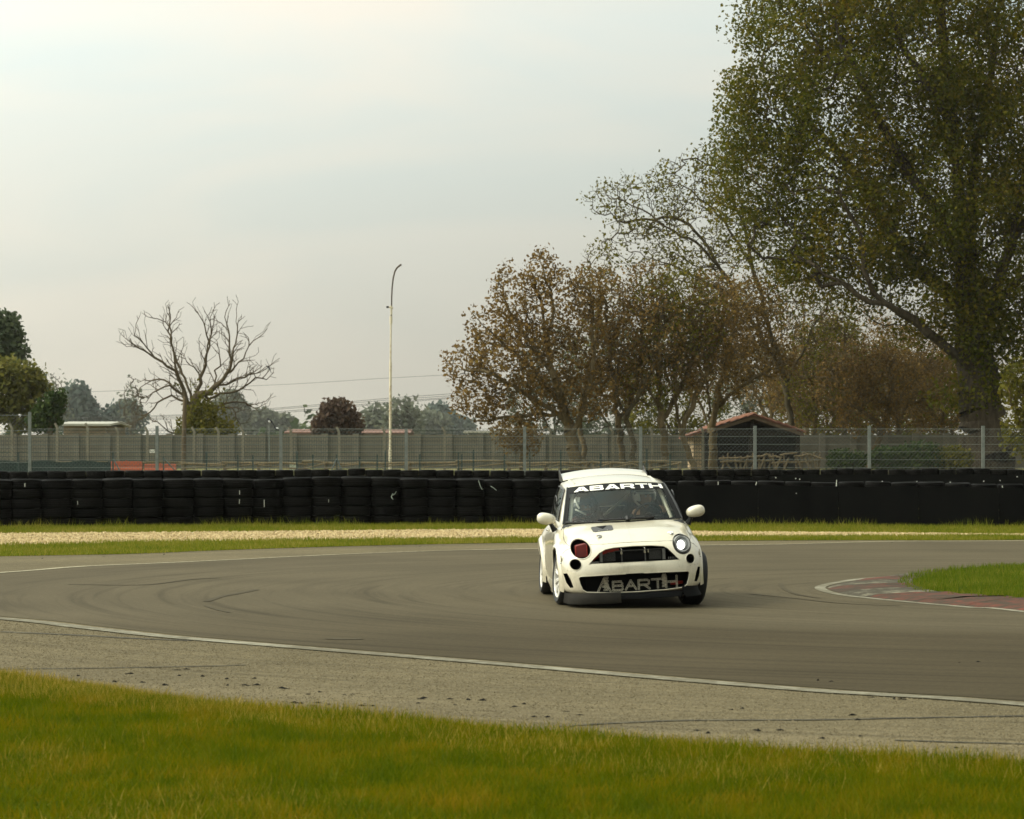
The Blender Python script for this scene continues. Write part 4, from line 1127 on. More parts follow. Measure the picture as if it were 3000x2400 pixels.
for yy in (1257, 1279, 1302, 1324, 1347, 1370):
    mb = MB(); a = P(87, yy, Ynf); b = P(3215, yy, Ynf)
    mb.tube([(a[0], Ynf + .04, a[2]), (b[0], Ynf + .04, b[2])], .0052, 4); under(mb.build('tension_wire', M_galv), nf_root)
for yy in (1217, 1262, 1310, 1355):
    mb = MB(); a = P(-270, yy, Ynf); b = P(87, yy, Ynf)
    mb.tube([(a[0], Ynf + .04, a[2]), (b[0], Ynf + .04, b[2])], .0052, 4); under(mb.build('tension_wire', M_galv), nf_root)

# white notice on the mesh fence
M_white = simple('white_sheet', (0.70, 0.69, 0.62), (0.58, 0.57, 0.5), 6, 0.6)
M_black = simple('black_plastic', (0.012, 0.012, 0.013), (0.008, 0.008, 0.008), 20, 0.45)
sg = empty('notice_board', (P(446, 0, 140.8)[0], 140.8, P(0, 1322, 140.8)[2]), 0, 'small white notice hanging on the mesh fence left of the wooden pole', 'sign')
mb = MB(); mb.box((0, 0, 0), (.26, .02, .16)); mb.build('board', M_white, sg)
for k in range(5):
    mb = MB(); mb.box((-.09 + .045 * k, -.014, .02 * (-1) ** k), (.022, .006, .05)); mb.build('print', M_black, sg)

# orange water barriers
M_orange = simple('faded_orange_plastic', (0.34, 0.085, 0.04), (0.27, 0.068, 0.034), 2.5, 0.7, spec=0.15)
for x0, x1, y0, lab in ((326, 417, 1351.5, 'taller orange red plastic barrier behind the tyre wall'), (423, 516, 1359.5, 'lower orange red plastic barrier next to the wooden pole')):
    Yb = 122.5; a = P(x0, y0, Yb); b = P(x1, 0, Yb); w = b[0] - a[0]; h = a[2] - .8
    root = empty('plastic_barrier', ((a[0] + b[0]) / 2, Yb, .8), 0, lab, 'barrier', 'orange plastic barriers')
    mb = MB(); mb.prism([(-.22, 0), (.22, 0), (.2, h * .3), (.12, h * .5), (.09, h - .03), (.07, h), (-.07, h), (-.09, h - .03), (-.12, h * .5), (-.2, h * .3)], -w / 2, w / 2, fn=lambda p, q, d: (d, p, q)); mb.build('body', M_orange, root)
    mb = MB(); mb.lathe([(.05, h + .002), (.05, h + .03), (0, h + .03)], n=10); mb.build('cap', M_orange, root)

# wooden pole
M_pole = bark('old_pole_wood', (0.13, 0.098, 0.058), (0.06, 0.045, 0.026), 6)
pr_ = empty('wooden_pole', (P(538, 0, 133)[0], 133, .8), 0, 'old brown wooden pole in front of the dead tree', 'pole')
mb = MB(); zt = P(0, 1162, 133)[2] - .8
mb.tube([(0, 0, -.1), (.02, 0, zt * .5), (.06, 0, zt - .03), (.06, 0, zt)], [.12, .105, .09, .075], 10); mb.build('shaft', M_pole, pr_, smooth=50)
# lamp post with a camera
M_lp = worn_paint('chipped_cream_paint', (0.60, 0.54, 0.40), (0.26, 0.15, 0.07), 0.34, 9)
M_lparm = simple('rusty_tube', (0.10, 0.075, 0.05), (0.05, 0.035, 0.025), 5, 0.7)
YL = 130.0
lx = P(1143, 0, YL)[0]
lp = empty('lamp_post', (lx, YL, .8), 0, 'slender cream lamp post with curved headless arm and a small camera', 'lamp post')
def LZ(py): return P(0, py, YL)[2] - .8
def LX(px): return P(px, 0, YL)[0] - lx
mb = MB(); mb.tube([(0, 0, -.1), (0, 0, LZ(1318))], .072, 12); mb.build('base_tube', M_lp, lp, smooth=50)
mb = MB(); mb.tube([(0, 0, LZ(1320)), (0.02, 0, LZ(1061))], .057, 12); mb.build('lower_tube', M_lp, lp, smooth=50)
mb = MB(); mb.tube([(0.02, 0, LZ(1062)), (LX(1145.5), 0, LZ(925))], [.042, .034], 10); mb.build('upper_tube', M_lp, lp, smooth=50)
mb = MB(); mb.tube([(LX(1145.5), 0, LZ(949)), (LX(1145.5), 0, LZ(926))], .062, 12); mb.build('box', M_lp, lp, smooth=50)
mb = MB(); mb.tube([(LX(x), 0, LZ(y)) for x, y in [(1146, 927), (1147, 900), (1147.5, 870), (1149, 840), (1152, 815), (1157, 795), (1163, 785), (1170, 779), (1176, 775)]], [.034, .034, .033, .034, .036, .038, .042, .044, .044], 10); mb.build('arm', [M_lparm], lp, smooth=50)
mb = MB(); mb.box((LX(1135.5), 0, LZ(900)), (.11, .10, .085)); mb.build('camera', M_black, lp)
mb = MB(); mb.tube([(LX(1140), 0, LZ(900)), (LX(1152), 0, LZ(903))], .04, 8); mb.tube([(LX(1146), 0, LZ(896)), (LX(1146.5), 0, LZ(922))], .045, 8); mb.build('bracket', M_lp, lp)

# birds
M_bird_w = simple('white_feathers', (0.6, 0.6, 0.58), (0.5, 0.5, 0.48), 10, 0.8)
M_bird_b = simple('black_feathers', (0.012, 0.012, 0.016), (0.008, 0.008, 0.01), 10, 0.5)
def bird(px, py, Y, label, lean, flip=1):
    c = P(px, py, Y)
    root = empty('magpie', c, 0, label, 'bird', 'magpies around the bird post')
    M_ = Matrix.Rotation(lean * flip, 4, 'Y')
    def blob(name, c0, r, sc, mat, tail=False):
        mb = MB()
        prof = [(r * math.sin(math.pi * i / 8), -r * math.cos(math.pi * i / 8)) for i in range(9)]
        mb.lathe(prof, M_ @ Matrix.Translation(Vector(c0)) @ Matrix.Diagonal((sc[0], sc[1], sc[2], 1)), 10)
        return mb.build(name, mat, root, smooth=80)
    blob('body', (0, 0, 0), .075, (1, 1, 1.5), M_bird_b)
    blob('belly', (-.028 * flip, -.02, -.02), .06, (1, 1, 1.3), M_bird_w)
    blob('head', (-.03 * flip, 0, .13), .045, (1, 1, 1), M_bird_b)
    mb = MB(); mb.prism([(-.025, 0), (.025, 0), (.015, -.26), (-.015, -.26)], -.006, .006, M=M_ @ Matrix.Translation((.04 * flip, 0, -.08))); mb.build('tail', M_bird_b, root)
    mb = MB(); mb.tube([M_ @ Vector((-.065 * flip, 0, .13)), M_ @ Vector((-.105 * flip, 0, .12))], [.012, .002], 5); mb.build('beak', M_bird_b, root)
    for s in (-1, 1):
        mb = MB(); mb.prism([(-.05, .07), (.03, .08), (.06, -.12), (0, -.05)], -.008, .008, M=M_ @ Matrix.Translation((.03 * flip, .05 * s, -.01))); mb.build('wing', M_bird_b, root)
bird(791, 1233, 139, 'black and white magpie perched on top of the thin bird post', -.6)
bird(811, 1257, 139, 'black and white magpie stooping on the mesh fence by the bird post', 1.2, -1)
bird(787, 1079, 176, 'dark bird sitting on the right tip of the dead tree', -.4)
bp_ = empty('bird_post', (P(789, 0, 139)[0], 139, .8), 0, 'thin grey post with a magpie on its top', 'post')
mb = MB(); mb.tube([(0, 0, -.05), (0, 0, P(0, 1241, 139)[2] - .8)], .03, 6); mb.build('shaft', M_galv, bp_)
# bright green box seen behind the fence
gb = empty('utility_box', (P(860, 0, 131)[0], 131, .8), 0, 'pale green utility box behind the log fence', 'box')
M_pg = simple('pale_green_paint', (0.42, 0.44, 0.32), (0.34, 0.36, 0.26), 4, 0.6)
mb = MB(); mb.box((0, 0, .18), (.34, .3, .36)); mb.build('cabinet', M_pg, gb)
mb = MB(); mb.box((0, 0, .377), (.38, .34, .03)); mb.build('lid', M_pg, gb)

# power lines
M_cable = simple('dark_cable', (0.10, 0.10, 0.09), (0.08, 0.08, 0.07), 5, 0.7)
cables = [('highest thin wire crossing in front of the lamp post', [(240, 1149), (800, 1128), (1100, 1110), (1300, 1099), (1800, 1070)], .014),
          ('uppermost of the close bundle of wires', [(100, 1228), (300, 1222), (560, 1214), (870, 1191), (1150, 1166), (1345, 1152), (1800, 1115)], .020),
          ('second wire of the close bundle', [(100, 1232), (300, 1226), (560, 1217), (870, 1195), (1150, 1171), (1345, 1158), (1800, 1123)], .018),
          ('third wire of the close bundle', [(100, 1237), (300, 1232), (560, 1221), (870, 1202), (1150, 1177), (1345, 1163), (1800, 1130)], .020),
          ('lowest wire of the close bundle', [(100, 1241), (300, 1236), (560, 1225), (870, 1206), (1150, 1181), (1345, 1166), (1800, 1135)], .018)]
for lab, px, r in cables:
    pts = spl([P(x, y, 245) for x, y in px], 60)
    mb = MB(); mb.tube([tuple(p) for p in pts], r, 4); o = mb.build('power_line', M_cable); tag(o, lab, 'power line', 'power lines above the wall')

# ---------------------------------------------------------------- the hut
YH = 143.0
hx = P(2225, 0, YH)[0]
def HX(px): return P(px, 0, YH)[0] - hx
def HZp(py): return P(0, py, YH)[2] - .8
hut = empty('hut', (hx, YH, .8), 0, 'small open gabled hut with red tile roof between the autumn trees', 'hut')
M_plaster = simple('tan_plaster', (0.40, 0.29, 0.17), (0.30, 0.215, 0.125), 2.0, 0.9, bmp=0.2)
M_timber = simple('dark_timber', (0.030, 0.021, 0.013), (0.017, 0.012, 0.008), 6, 0.85)
M_fascia = simple('weathered_board', (0.16, 0.11, 0.07), (0.10, 0.07, 0.045), 6, 0.85)
M_tile = simple('terracotta_tiles', (0.22, 0.085, 0.043), (0.11, 0.05, 0.03), 5, 0.85, detail=6, bmp=0.3)
ridge = (HX(2205), HZp(1217)); le = (HX(2070), HZp(1259)); re_ = (HX(2352), HZp(1268))
dep = 5.2
# walls
mb = MB(); mb.box((HX(2046), dep / 2, HZp(1272) / 2), (HX(2060) - HX(2032), dep - .4, HZp(1272))); mb.build('wall', M_plaster, hut)
mb = MB(); mb.prism([(HX(2061), 0), (HX(2345), 0), (HX(2345), HZp(1269)), (HX(2205), HZp(1223)), (HX(2061), HZp(1266))], dep - .2, dep - .05); mb.build('back_wall', M_timber, hut)
mb = MB(); mb.box((HX(2340), dep * .6, HZp(1272) / 2), (.14, dep * .7, HZp(1272))); mb.build('side_wall', M_timber, hut)
for x in (2072, 2200, 2338):
    mb = MB(); mb.box((HX(x), .1, HZp(1262) / 2 - .05), (.2, .2, HZp(1262) - .1)); mb.build('post', M_timber, hut)
mb = MB(); mb.box(((le[0] + re_[0]) / 2 + .05, .12, HZp(1270)), (re_[0] - le[0] - .3, .16, .2)); mb.build('beam', M_timber, hut)
mb = MB(); mb.box((ridge[0], .12, (ridge[1] + HZp(1262)) / 2 - .1), (.16, .14, ridge[1] - HZp(1262) - .2)); mb.build('king_post', M_timber, hut)
# roof slopes: a board deck and rows of curved tiles
for a, b in ((ridge, le), (ridge, re_)):
    mb = MB()
    mb.prism([(a[0], a[1] - .16), (b[0], b[1] - .16), (b[0], b[1] - .03), (a[0], a[1] - .03)], -.55, dep + .3, fn=lambda p, q, d: (p, d, q))
    mb.build('roof_deck', M_fascia, hut)
    mb = MB(); mb.prism([(a[0], a[1] - .20), (b[0], b[1] - .20), (b[0], b[1] - .04), (a[0], a[1] - .04)], -.60, -.553, fn=lambda p, q, d: (p, d, q)); mb.build('bargeboard', M_fascia, hut)
    L = math.hypot(b[0] - a[0], b[1] - a[1]); ux, uz = (b[0] - a[0]) / L, (b[1] - a[1]) / L
    nx, nz_ = (-uz, ux) if ux > 0 else (uz, -ux)
    rr_ = random.Random(4)
    y = -.62
    while y < dep + .3:
        s = -.05
        while s < L:
            e = min(s + .46, L + .08)
            h = .035 + rr_.uniform(0, .03); jx = rr_.uniform(-.015, .015)
            mbt = MB()
            rows = []
            for ss, hh in ((s, h + .05), (e, h)):
                rows.append([(a[0] + ux * ss + nx * (hh - .02 + .065 * math.sin(math.pi * q / 4)), y + jx + .23 * (q / 4 - .5), a[1] + uz * ss + nz_ * (hh - .02 + .065 * math.sin(math.pi * q / 4))) for q in range(5)])
            mbt.grid(rows)
            mbt.build('roof_tile', M_tile, hut)
            s += .42
        y += .235
# lower lean-to roof on the left
mb = MB(); mb.prism([(HX(2006), HZp(1277)), (HX(2075), HZp(1254)), (HX(2075), HZp(1261)), (HX(2006), HZp(1285))], -.3, dep, fn=lambda p, q, d: (p, d, q)); mb.build('side_roof', M_tile, hut)
# woven branch fence in front of the hut
Yw = 124.0
M_wov = bark('woven_branch_bark', (0.15, 0.115, 0.065), (0.07, 0.052, 0.03), 4)
wf = empty('woven_fence', (P(2250, 0, Yw)[0], Yw, .8), 0, 'rough fence of crooked woven branches in front of the hut', 'fence')
rr_ = random.Random(15)
for x in (2119, 2133, 2153, 2171, 2190, 2206, 2222, 2240, 2256, 2264, 2296, 2330, 2352, 2372, 2385, 2403):
    a = P(x, 1328 + rr_.uniform(-3, 8), Yw)
    mb = MB(); mb.tube([(a[0] + rr_.uniform(-.1, .25), Yw, .75), (a[0] + rr_.uniform(-.05, .05), Yw + .05, 1.15), (a[0], Yw, a[2])], [.055, .05, .04], 6); under(mb.build('stake', M_wov), wf)
for x0, x1, y0, y1 in ((2105, 2170, 1344, 1340), (2170, 2215, 1342, 1335), (2215, 2255, 1338, 1331), (2250, 2290, 1336, 1340), (2285, 2335, 1334, 1327), (2325, 2375, 1336, 1332), (2365, 2415, 1331, 1346), (2110, 2260, 1353, 1350), (2260, 2400, 1356, 1352)):
    p_ = []
    for k in range(5):
        q = P(x0 + (x1 - x0) * k / 4, y0 + (y1 - y0) * k / 4 + rr_.uniform(-2, 2), Yw); p_.append((q[0], Yw - .08 + rr_.uniform(-.04, .04), q[2]))
    mb = MB(); mb.tube(p_, [.06, .055, .05, .05, .035], 6); under(mb.build('branch', M_wov), wf)
for k in range(9):
    x = 2190 + 24 * k; a = P(x, 1342, Yw); b = P(x + rr_.choice((-14, 14)), 1378, Yw)
    mb = MB(); mb.tube([(a[0], Yw - .12, a[2]), (b[0], Yw - .12, b[2])], [.045, .04], 5); under(mb.build('branch', M_wov), wf)
# ================================================================ tyre walls
def rubber(name, c1, c2, rough=0.62):
    m, nt, b = new_mat(name)
    nf = noise(nt, 3.0, 5, 0.6)
    oi = N(nt, 'ShaderNodeObjectInfo')
    f = mth(nt, 'ADD', mth(nt, 'MULTIPLY', nf, 0.7), mth(nt, 'MULTIPLY', oi.outputs['Random'], 0.35))
    nt.links.new(ramp(nt, f, [(0.3, c2), (0.85, c1)]), b.inputs['Base Color'])
    b.inputs['Roughness'].default_value = rough
    b.inputs['Specular IOR Level'].default_value = 0.05
    g = noise(nt, 60, 2, 0.5, stretch=(1, 1, 0.25))
    bump(nt, b, g, 0.25, 0.01)
    return m
M_tyre = rubber('old_black_rubber', (0.0065, 0.006, 0.005), (0.0022, 0.002, 0.0018))
M_belt = simple('black_conveyor_belt', (0.0055, 0.0055, 0.005), (0.003, 0.003, 0.003), 2, 0.85, spec=0.03)
def tyre_mesh(seed, hw=0.5, grooves=(-.22, 0.0, .22)):
    """unit tyre: outer radius .5, height 1 (z -.5 to .5), lying flat"""
    r = random.Random(seed)
    prof = []
    z = -hw
    outer = [(.300, -.36), (.315, -.44), (.37, -.495), (.42, -.50), (.462, -.46), (.488, -.40)]
    prof += outer
    zs = sorted(set([-.36, .36] + [g + s for g in grooves for s in (-.028, -.018, .018, .028)]))
    for q in zs:
        deep = any(abs(q - g) < .0205 for g in grooves)
        prof.append((.482 if deep else .5 - .012 * (abs(q) / .36) ** 3, q))
    prof += [(rr, -q) for rr, q in reversed(outer)]
    prof += [(.335, .34), (.35, 0), (.335, -.34)]
    mb = MB(); mb.lathe(prof, None, 26, closed=True)
    me_o = mb.build('tyre_master', M_tyre, smooth=40)
    me = me_o.data
    bpy.data.objects.remove(me_o)
    # slight squash so that no two are quite alike
    for v in me.vertices:
        a = math.atan2(v.co.y, v.co.x)
        k = 1 + .012 * math.sin(2 * a + seed) + .006 * math.sin(3 * a + seed * 2)
        v.co.x *= k; v.co.y *= k
        v.co.z += .02 * math.sin(a + seed)
    return me
lowm = MB(); lowm.lathe([(.32, -.36), (.42, -.5), (.49, -.4), (.49, .4), (.42, .5), (.32, .36)], None, 12); lo_ = lowm.build('tyre_master', M_tyre); LOWT = lo_.data; bpy.data.objects.remove(lo_)
TM = [tyre_mesh(1), tyre_mesh(2, grooves=(-.25, -.08, .09, .26)), tyre_mesh(3, grooves=(-.12, .13)), tyre_mesh(4, grooves=(-.2, .02, .21))]
ORD = ['first', 'second', 'third', 'fourth', 'fifth', 'sixth', 'seventh', 'eighth', 'ninth', 'tenth', 'eleventh', 'twelfth', 'thirteenth', 'fourteenth', 'fifteenth', 'sixteenth', 'seventeenth', 'eighteenth', 'nineteenth', 'twentieth']
def ordw(n):
    if n <= 20: return ORD[n - 1]
    t = {2: 'twenty', 3: 'thirty', 4: 'forty', 5: 'fifty', 6: 'sixty'}[n // 10]
    return (t if n % 10 else t[:-1] + 'ie') + ('-' + ORD[n % 10 - 1] if n % 10 else 'th')
LEV = {0: 'bottom', 1: 'second lowest', 2: 'middle', 3: 'second highest', 4: 'topmost'}
rt_ = random.Random(33)
def put_tyre(x, y, z, D, h, label, group):
    o = bpy.data.objects.new('tyre', rt_.choice(TM))
    COL.objects.link(o)
    o.location = (x + rt_.uniform(-.012, .012), y + rt_.uniform(-.03, .03), z)
    o.scale = (D, D, h)
    o.rotation_euler = (rt_.uniform(-.018, .018), rt_.uniform(-.022, .022), rt_.uniform(0, 6.28))
    return tag(o, label, 'tyre', group)
def base_front(px):
    return float(np.interp(px, [0, 800, 1600, 2046, 2464, 3000], [1548, 1541, 1538, 1540, 1542, 1546]))
fcx = [-101, -12, 76, 165.6, 254.6, 343, 431.6, 521, 609, 696, 784, 870.5, 956, 1043, 1129.5, 1212, 1294, 1377, 1460, 1542, 1624, 1704]
fpx = [89, 89, 89, 89, 89, 89, 89, 89, 88, 87.5, 87, 86, 85.5, 86, 84, 83, 82.5, 83, 83, 82, 81, 81]
ftop = [1404, 1405, 1404, 1405, 1404, 1402, 1403, 1403, 1402, 1403, 1404, 1399, 1397, 1397, 1398, 1402, 1403, 1403, 1405, 1405, 1404, 1404]
vis = 0
low_f = []
ends = []
for k, (cx, w, tp) in enumerate(zip(fcx, fpx, ftop)):
    g = G(cx, base_front(cx)); s = F / g[1]
    D = w / s * 1.025; y = g[1] + D / 2
    s2 = F / (y - D * .3)
    X = (cx - 1500) / (F / y)
    H = CAM_H - (tp - HZ) / s2
    h = H / 5
    if cx > -40: vis += 1
    for lv in range(5): low_f.append((X + D * .48, y + D * .86, h * (lv + .5) - .02, D, h))
    if cx < -40: ends += [(X, y, h * (lv + .5), D, h) for lv in range(5)]; continue
    for lv in range(5):
        where = f'{ordw(vis)} stack from the left edge' if cx > -40 else 'stack outside the picture on the left'
        put_tyre(X, y, h * (lv + .5), D * rt_.uniform(.985, 1.015), h * .985, f'{LEV[lv]} tyre, front tyre wall, {where}' if cx > -40 else 'tyre of the front wall outside the picture on the left', 'stacked tyres of the front tyre wall')
# the part faced with conveyor belt
bcx = [1785, 1865, 1945, 2024, 2102, 2180, 2258, 2338, 2416, 2493, 2572, 2649, 2727, 2805, 2883, 2961, 3039]
btop = [1409, 1410, 1410, 1409, 1407, 1409, 1409, 1411, 1413, 1411.5, 1411, 1412.5, 1412, 1415, 1418, 1418, 1418]
belt_line = []
nb = len(bcx)
low_v = []
for k, (cx, tp) in enumerate(zip(bcx, btop)):
    g = G(cx, base_front(cx)); s = F / g[1]
    D = 79 / s; y = g[1] + D / 2; X = (cx - 1500) / (F / y)
    H = CAM_H - (tp - HZ) / (F / (y - D * .3)); h = H / 5
    nR = sum(1 for c in bcx if cx <= c < 3010)
    if cx > 3005: ends += [(X, y, h * (lv + .5), D, h) for lv in range(5)]
    for lv in (3, 4) if cx < 3005 else ():
        lab = f'{"topmost" if lv == 4 else "second highest"} tyre of belt covered front wall, {ordw(max(nR, 1))} stack from the right edge' if cx < 3005 else 'tyre of belt covered front wall just outside the right edge'
        put_tyre(X, y, h * (lv + .5), D * rt_.uniform(.98, 1.02), h * .985, lab, 'tyres showing above the conveyor belt of the front wall')
    for lv in range(3): low_v.append((X, y, h * (lv + .5), D, h))
    belt_line.append((X, y - D / 2 - .035, H))
def tyre_pile(name, items, label, me=None):
    Vs, Fs, n = [], [], 0
    me = me or LOWT
    co = np.zeros(len(me.vertices) * 3); me.vertices.foreach_get('co', co); co = co.reshape(-1, 3)
    fi = np.array([p.vertices[:] for p in me.polygons])
    for X, y, z, D, h in items:
        Vs.append(co * (D, D, h) + (X, y, z)); Fs.append(fi + n); n += len(co)
    o = mesh_np(name, np.vstack(Vs), np.vstack(Fs), M_tyre, None, True)
    return tag(o, label, 'tyres', None, 'stuff')
tyre_pile('tyre_pile', low_f, 'second row of tyres hidden behind the front stacks')
tyre_pile('tyre_pile', low_v, 'lower tyres hidden behind the conveyor belt of the front wall')
belt = empty('conveyor_belt', tuple(belt_line[9][:2]) + (0,), 0, 'wide black conveyor belt bolted along the front tyre wall right of the car', 'belt')
BL = np.array(belt_line)
BL = np.vstack((BL, BL[-1] + (BL[-1] - BL[-2])))
for a in range(0, nb, 3):
    b_ = min(a + 3, nb)
    mb = MB(); rows = []
    seg = BL[a:b_ + 1] - np.array((.31, 0, 0)); seg = seg.copy(); seg[-1] += (seg[-2] - seg[-1]) / np.linalg.norm(seg[-2] - seg[-1]) * .012
    pts2 = resample(seg, .15)
    zt = BL[a:b_ + 1, 2].mean() - .095 + rt_.uniform(-.012, .012)
    for zz in (0.0, .3, .6, zt):
        rows.append([(p[0], p[1] + .012 * math.sin(i * .9 + zz * 3) - (.0 if zz < zt else .01), zz + (.012 * math.sin(i * .55 + a) if zz == zt else 0)) for i, p in enumerate(pts2)])
    mb.grid(rows)
    back = [[(x, y + .014, z) for x, y, z in row] for row in rows]
    mb.grid(back); mb.grid([rows[-1], back[-1]])
    under(mb.build('belt_panel', M_belt, smooth=50), belt)
M_boltm = simple('bright_bolt', (0.75, 0.75, 0.7), (0.6, 0.6, 0.55), 30, 0.35, 0.6)
bm_ = MB(); bm_.lathe([(.0, .012), (.012, .010), (.018, .004), (.018, 0)], Matrix.Rotation(R(90), 4, 'X'), 8); bo = bm_.build('bolt', M_boltm, belt)
bolt_me = bo.data
bpy.data.objects.remove(bo)
for X, y, H in belt_line:
    o = bpy.data.objects.new('bolt', bolt_me); COL.objects.link(o)
    o.location = (X + rt_.uniform(-.08, .08), y - .03, H - .29 + rt_.uniform(-.03, .03)); under(o, belt)

# the front wall goes on past both edges of the picture
for k in range(1, 7):
    X, y, H = belt_line[-1]; ends += [(X + .62 * k, y + .36 + .05 * k, H / 5 * (lv + .5), .62, H / 5) for lv in range(5)]
for k in range(1, 7):
    g = G(-101, 1548); ends += [(g[0] - .68 * k, g[1] + .33 - .04 * k, .215 * (lv + .5), .69, .215) for lv in range(5)]
tyre_pile('tyre_pile', ends, 'further stacks of the front tyre wall beyond the picture edges', TM[1])
# second tyre wall, further back
def back_pitch(px): return float(np.interp(px, [0, 500, 900, 1600, 3000], [57, 56, 52.5, 51.5, 49]))
YB = 85.0
cx = -4.0; k = 0; low2 = []; back_line = []
cxs = []
while cx < 3060:
    cxs.append(cx); cx += back_pitch(cx)
nin = 0
for cx in cxs:
    p = back_pitch(cx); s = F / YB; D = p / s * 1.025; X = (cx - 1500) / s
    tp = float(np.interp(cx, [0, 300, 700, 1100, 1500, 2000, 3000], [1381, 1379, 1377, 1376, 1379, 1376, 1375])) + rt_.choice((0, 0, 0, 0, 1, -1, -3))
    H = CAM_H - (tp - HZ) / (F / (YB - D * .3)); h = .205
    if -30 < cx < 3030: nin += 1
    side = f'{ordw(nin)} stack from the left edge' if cx < 1500 else f'{ordw(sum(1 for c in cxs if cx <= c < 3080))} stack from the right end'
    for q, nm in enumerate(('topmost', 'second highest')):
        put_tyre(X, YB, H - h * (q + .5), D * rt_.uniform(.98, 1.01), h * .985, f'{nm} tyre, smaller back tyre wall, {side}', 'tyres of the back tyre wall')
    zz = H - h * 2.5
    while zz > h * .4: low2.append((X, YB, zz, D, h)); zz -= h
    for q in range(5): low2.append((X + D * .5, YB + D * .85, h * (q + .5) - .06, D, h))
    back_line.append((X, YB - D / 2 - .03, H, cx))
for k in range(1, 9):
    for q in range(5):
        low2.append((back_line[-1][0] + .52 * k, YB + .02 * k, .205 * (q + .5) + .09, .52, .205)); low2.append((back_line[0][0] - .58 * k, YB, .205 * (q + .5) + .07, .58, .205))
tyre_pile('tyre_pile', low2, 'lower tyres hidden behind the front tyre wall')
belt2 = empty('conveyor_belt', (12.0, YB - .4, 0), 0, 'black conveyor belt along the back tyre wall at the right', 'belt')
xs2 = [b for b in back_line if b[3] > 2255]
mb = MB(); rows = []
for zz in (.3, .6, .9): rows.append([(b[0], b[1], zz) for b in xs2])
rows[-1] = [(b[0], b[1], CAM_H - (1390 - HZ) / (F / b[1]) + .008 * math.sin(b[0] * 2)) for b in xs2]
mb.grid(rows); bk = [[(x, y + .012, z) for x, y, z in r] for r in rows]; mb.grid(bk); mb.grid([rows[-1], bk[-1]])
under(mb.build('belt_panel', M_belt, smooth=50), belt2)
for px, py in ((2273, 1400), (2331, 1402), (2343, 1404), (2585, 1411), (2784, 1413), (2882, 1410), (2930, 1408), (2980, 1397), (2686, 1411)):
    q = P(px, py, YB - .33); o = bpy.data.objects.new('bolt', bolt_me); COL.objects.link(o); o.location = q; under(o, belt2)

# loose twine and paint marks left on the tyres
M_twine = simple('pale_twine', (0.50, 0.58, 0.48), (0.4, 0.45, 0.38), 10, 0.7)
M_mark = simple('white_tyre_mark', (0.7, 0.7, 0.6), (0.5, 0.5, 0.42), 10, 0.7)
def twine(px, label, r=.006, mat=None):
    y = G(px[0][0], base_front(px[0][0]))[1] - .03
    mb = MB(); pts = [P(x, yy, y) for x, yy in px]
    if len(px) > 2: pts = list(resample(pts, .03))
    mb.tube([tuple(p) for p in pts], r, 5)
    o = mb.build('twine' if mat is None else 'paint_mark', mat or M_twine)
    return tag(o, label, 'twine' if mat is None else 'mark', 'bits of twine and white marks on the tyre walls')
twine([(1161, 1440), (1156, 1448), (1147, 1453), (1146, 1457), (1152, 1464)], 'crooked pale green twine hanging on the front tyre wall left of the car')
twine([(1152, 1445), (1147, 1454), (1151, 1463)], 'short green twine strand beside the crooked one')
twine([(1402, 1407), (1407, 1424), (1413, 1435)], 'thin pale strap hanging on a top tyre left of the car mirror')
twine([(1437, 1424), (1446, 1430), (1455, 1437)], 'short slanting pale strap right of the longer hanging strap')
twine([(73, 1416), (73, 1427)], 'white mark on the top tyre of the second stack', .009, M_mark)
twine([(702, 1437), (702, 1449)], 'upper white mark on a tyre stack below the plum tree side', .008, M_mark)
twine([(702, 1463), (701, 1476)], 'lower white mark on a tyre stack left of centre', .008, M_mark)
twine([(774, 1464), (774, 1486)], 'long white mark on the stack right of the double marked one', .008, M_mark)
twine([(227, 1468), (228, 1479)], 'faint white mark on the fourth stack', .006, M_mark)
twine([(963, 1463), (963, 1472)], 'small white mark on a tyre left of the green twine', .006, M_mark)
twine([(2451, 1406), (2450, 1425)], 'upright white mark between two belt wall tyres', .009, M_mark)
twine([(2895, 1442), (2898, 1465)], 'long white scratch on the belt near the right edge', .010, M_mark)
twine([(2899, 1474), (2898, 1484)], 'short white scratch under the long one on the belt', .007, M_mark)
twine([(2863, 1492), (2858, 1502)], 'slanting faint scratch on the belt near the right edge', .005, M_mark)
twine([(2104, 1411), (2104, 1421)], 'small white mark on the belt wall right of the car mirror', .008, M_mark)
twine([(2217, 1412), (2214, 1422)], 'slanting white mark on the belt wall below the hut', .008, M_mark)
twine([(2936, 1423), (2938, 1433)], 'white mark at the belt top near the right edge', .010, M_mark)
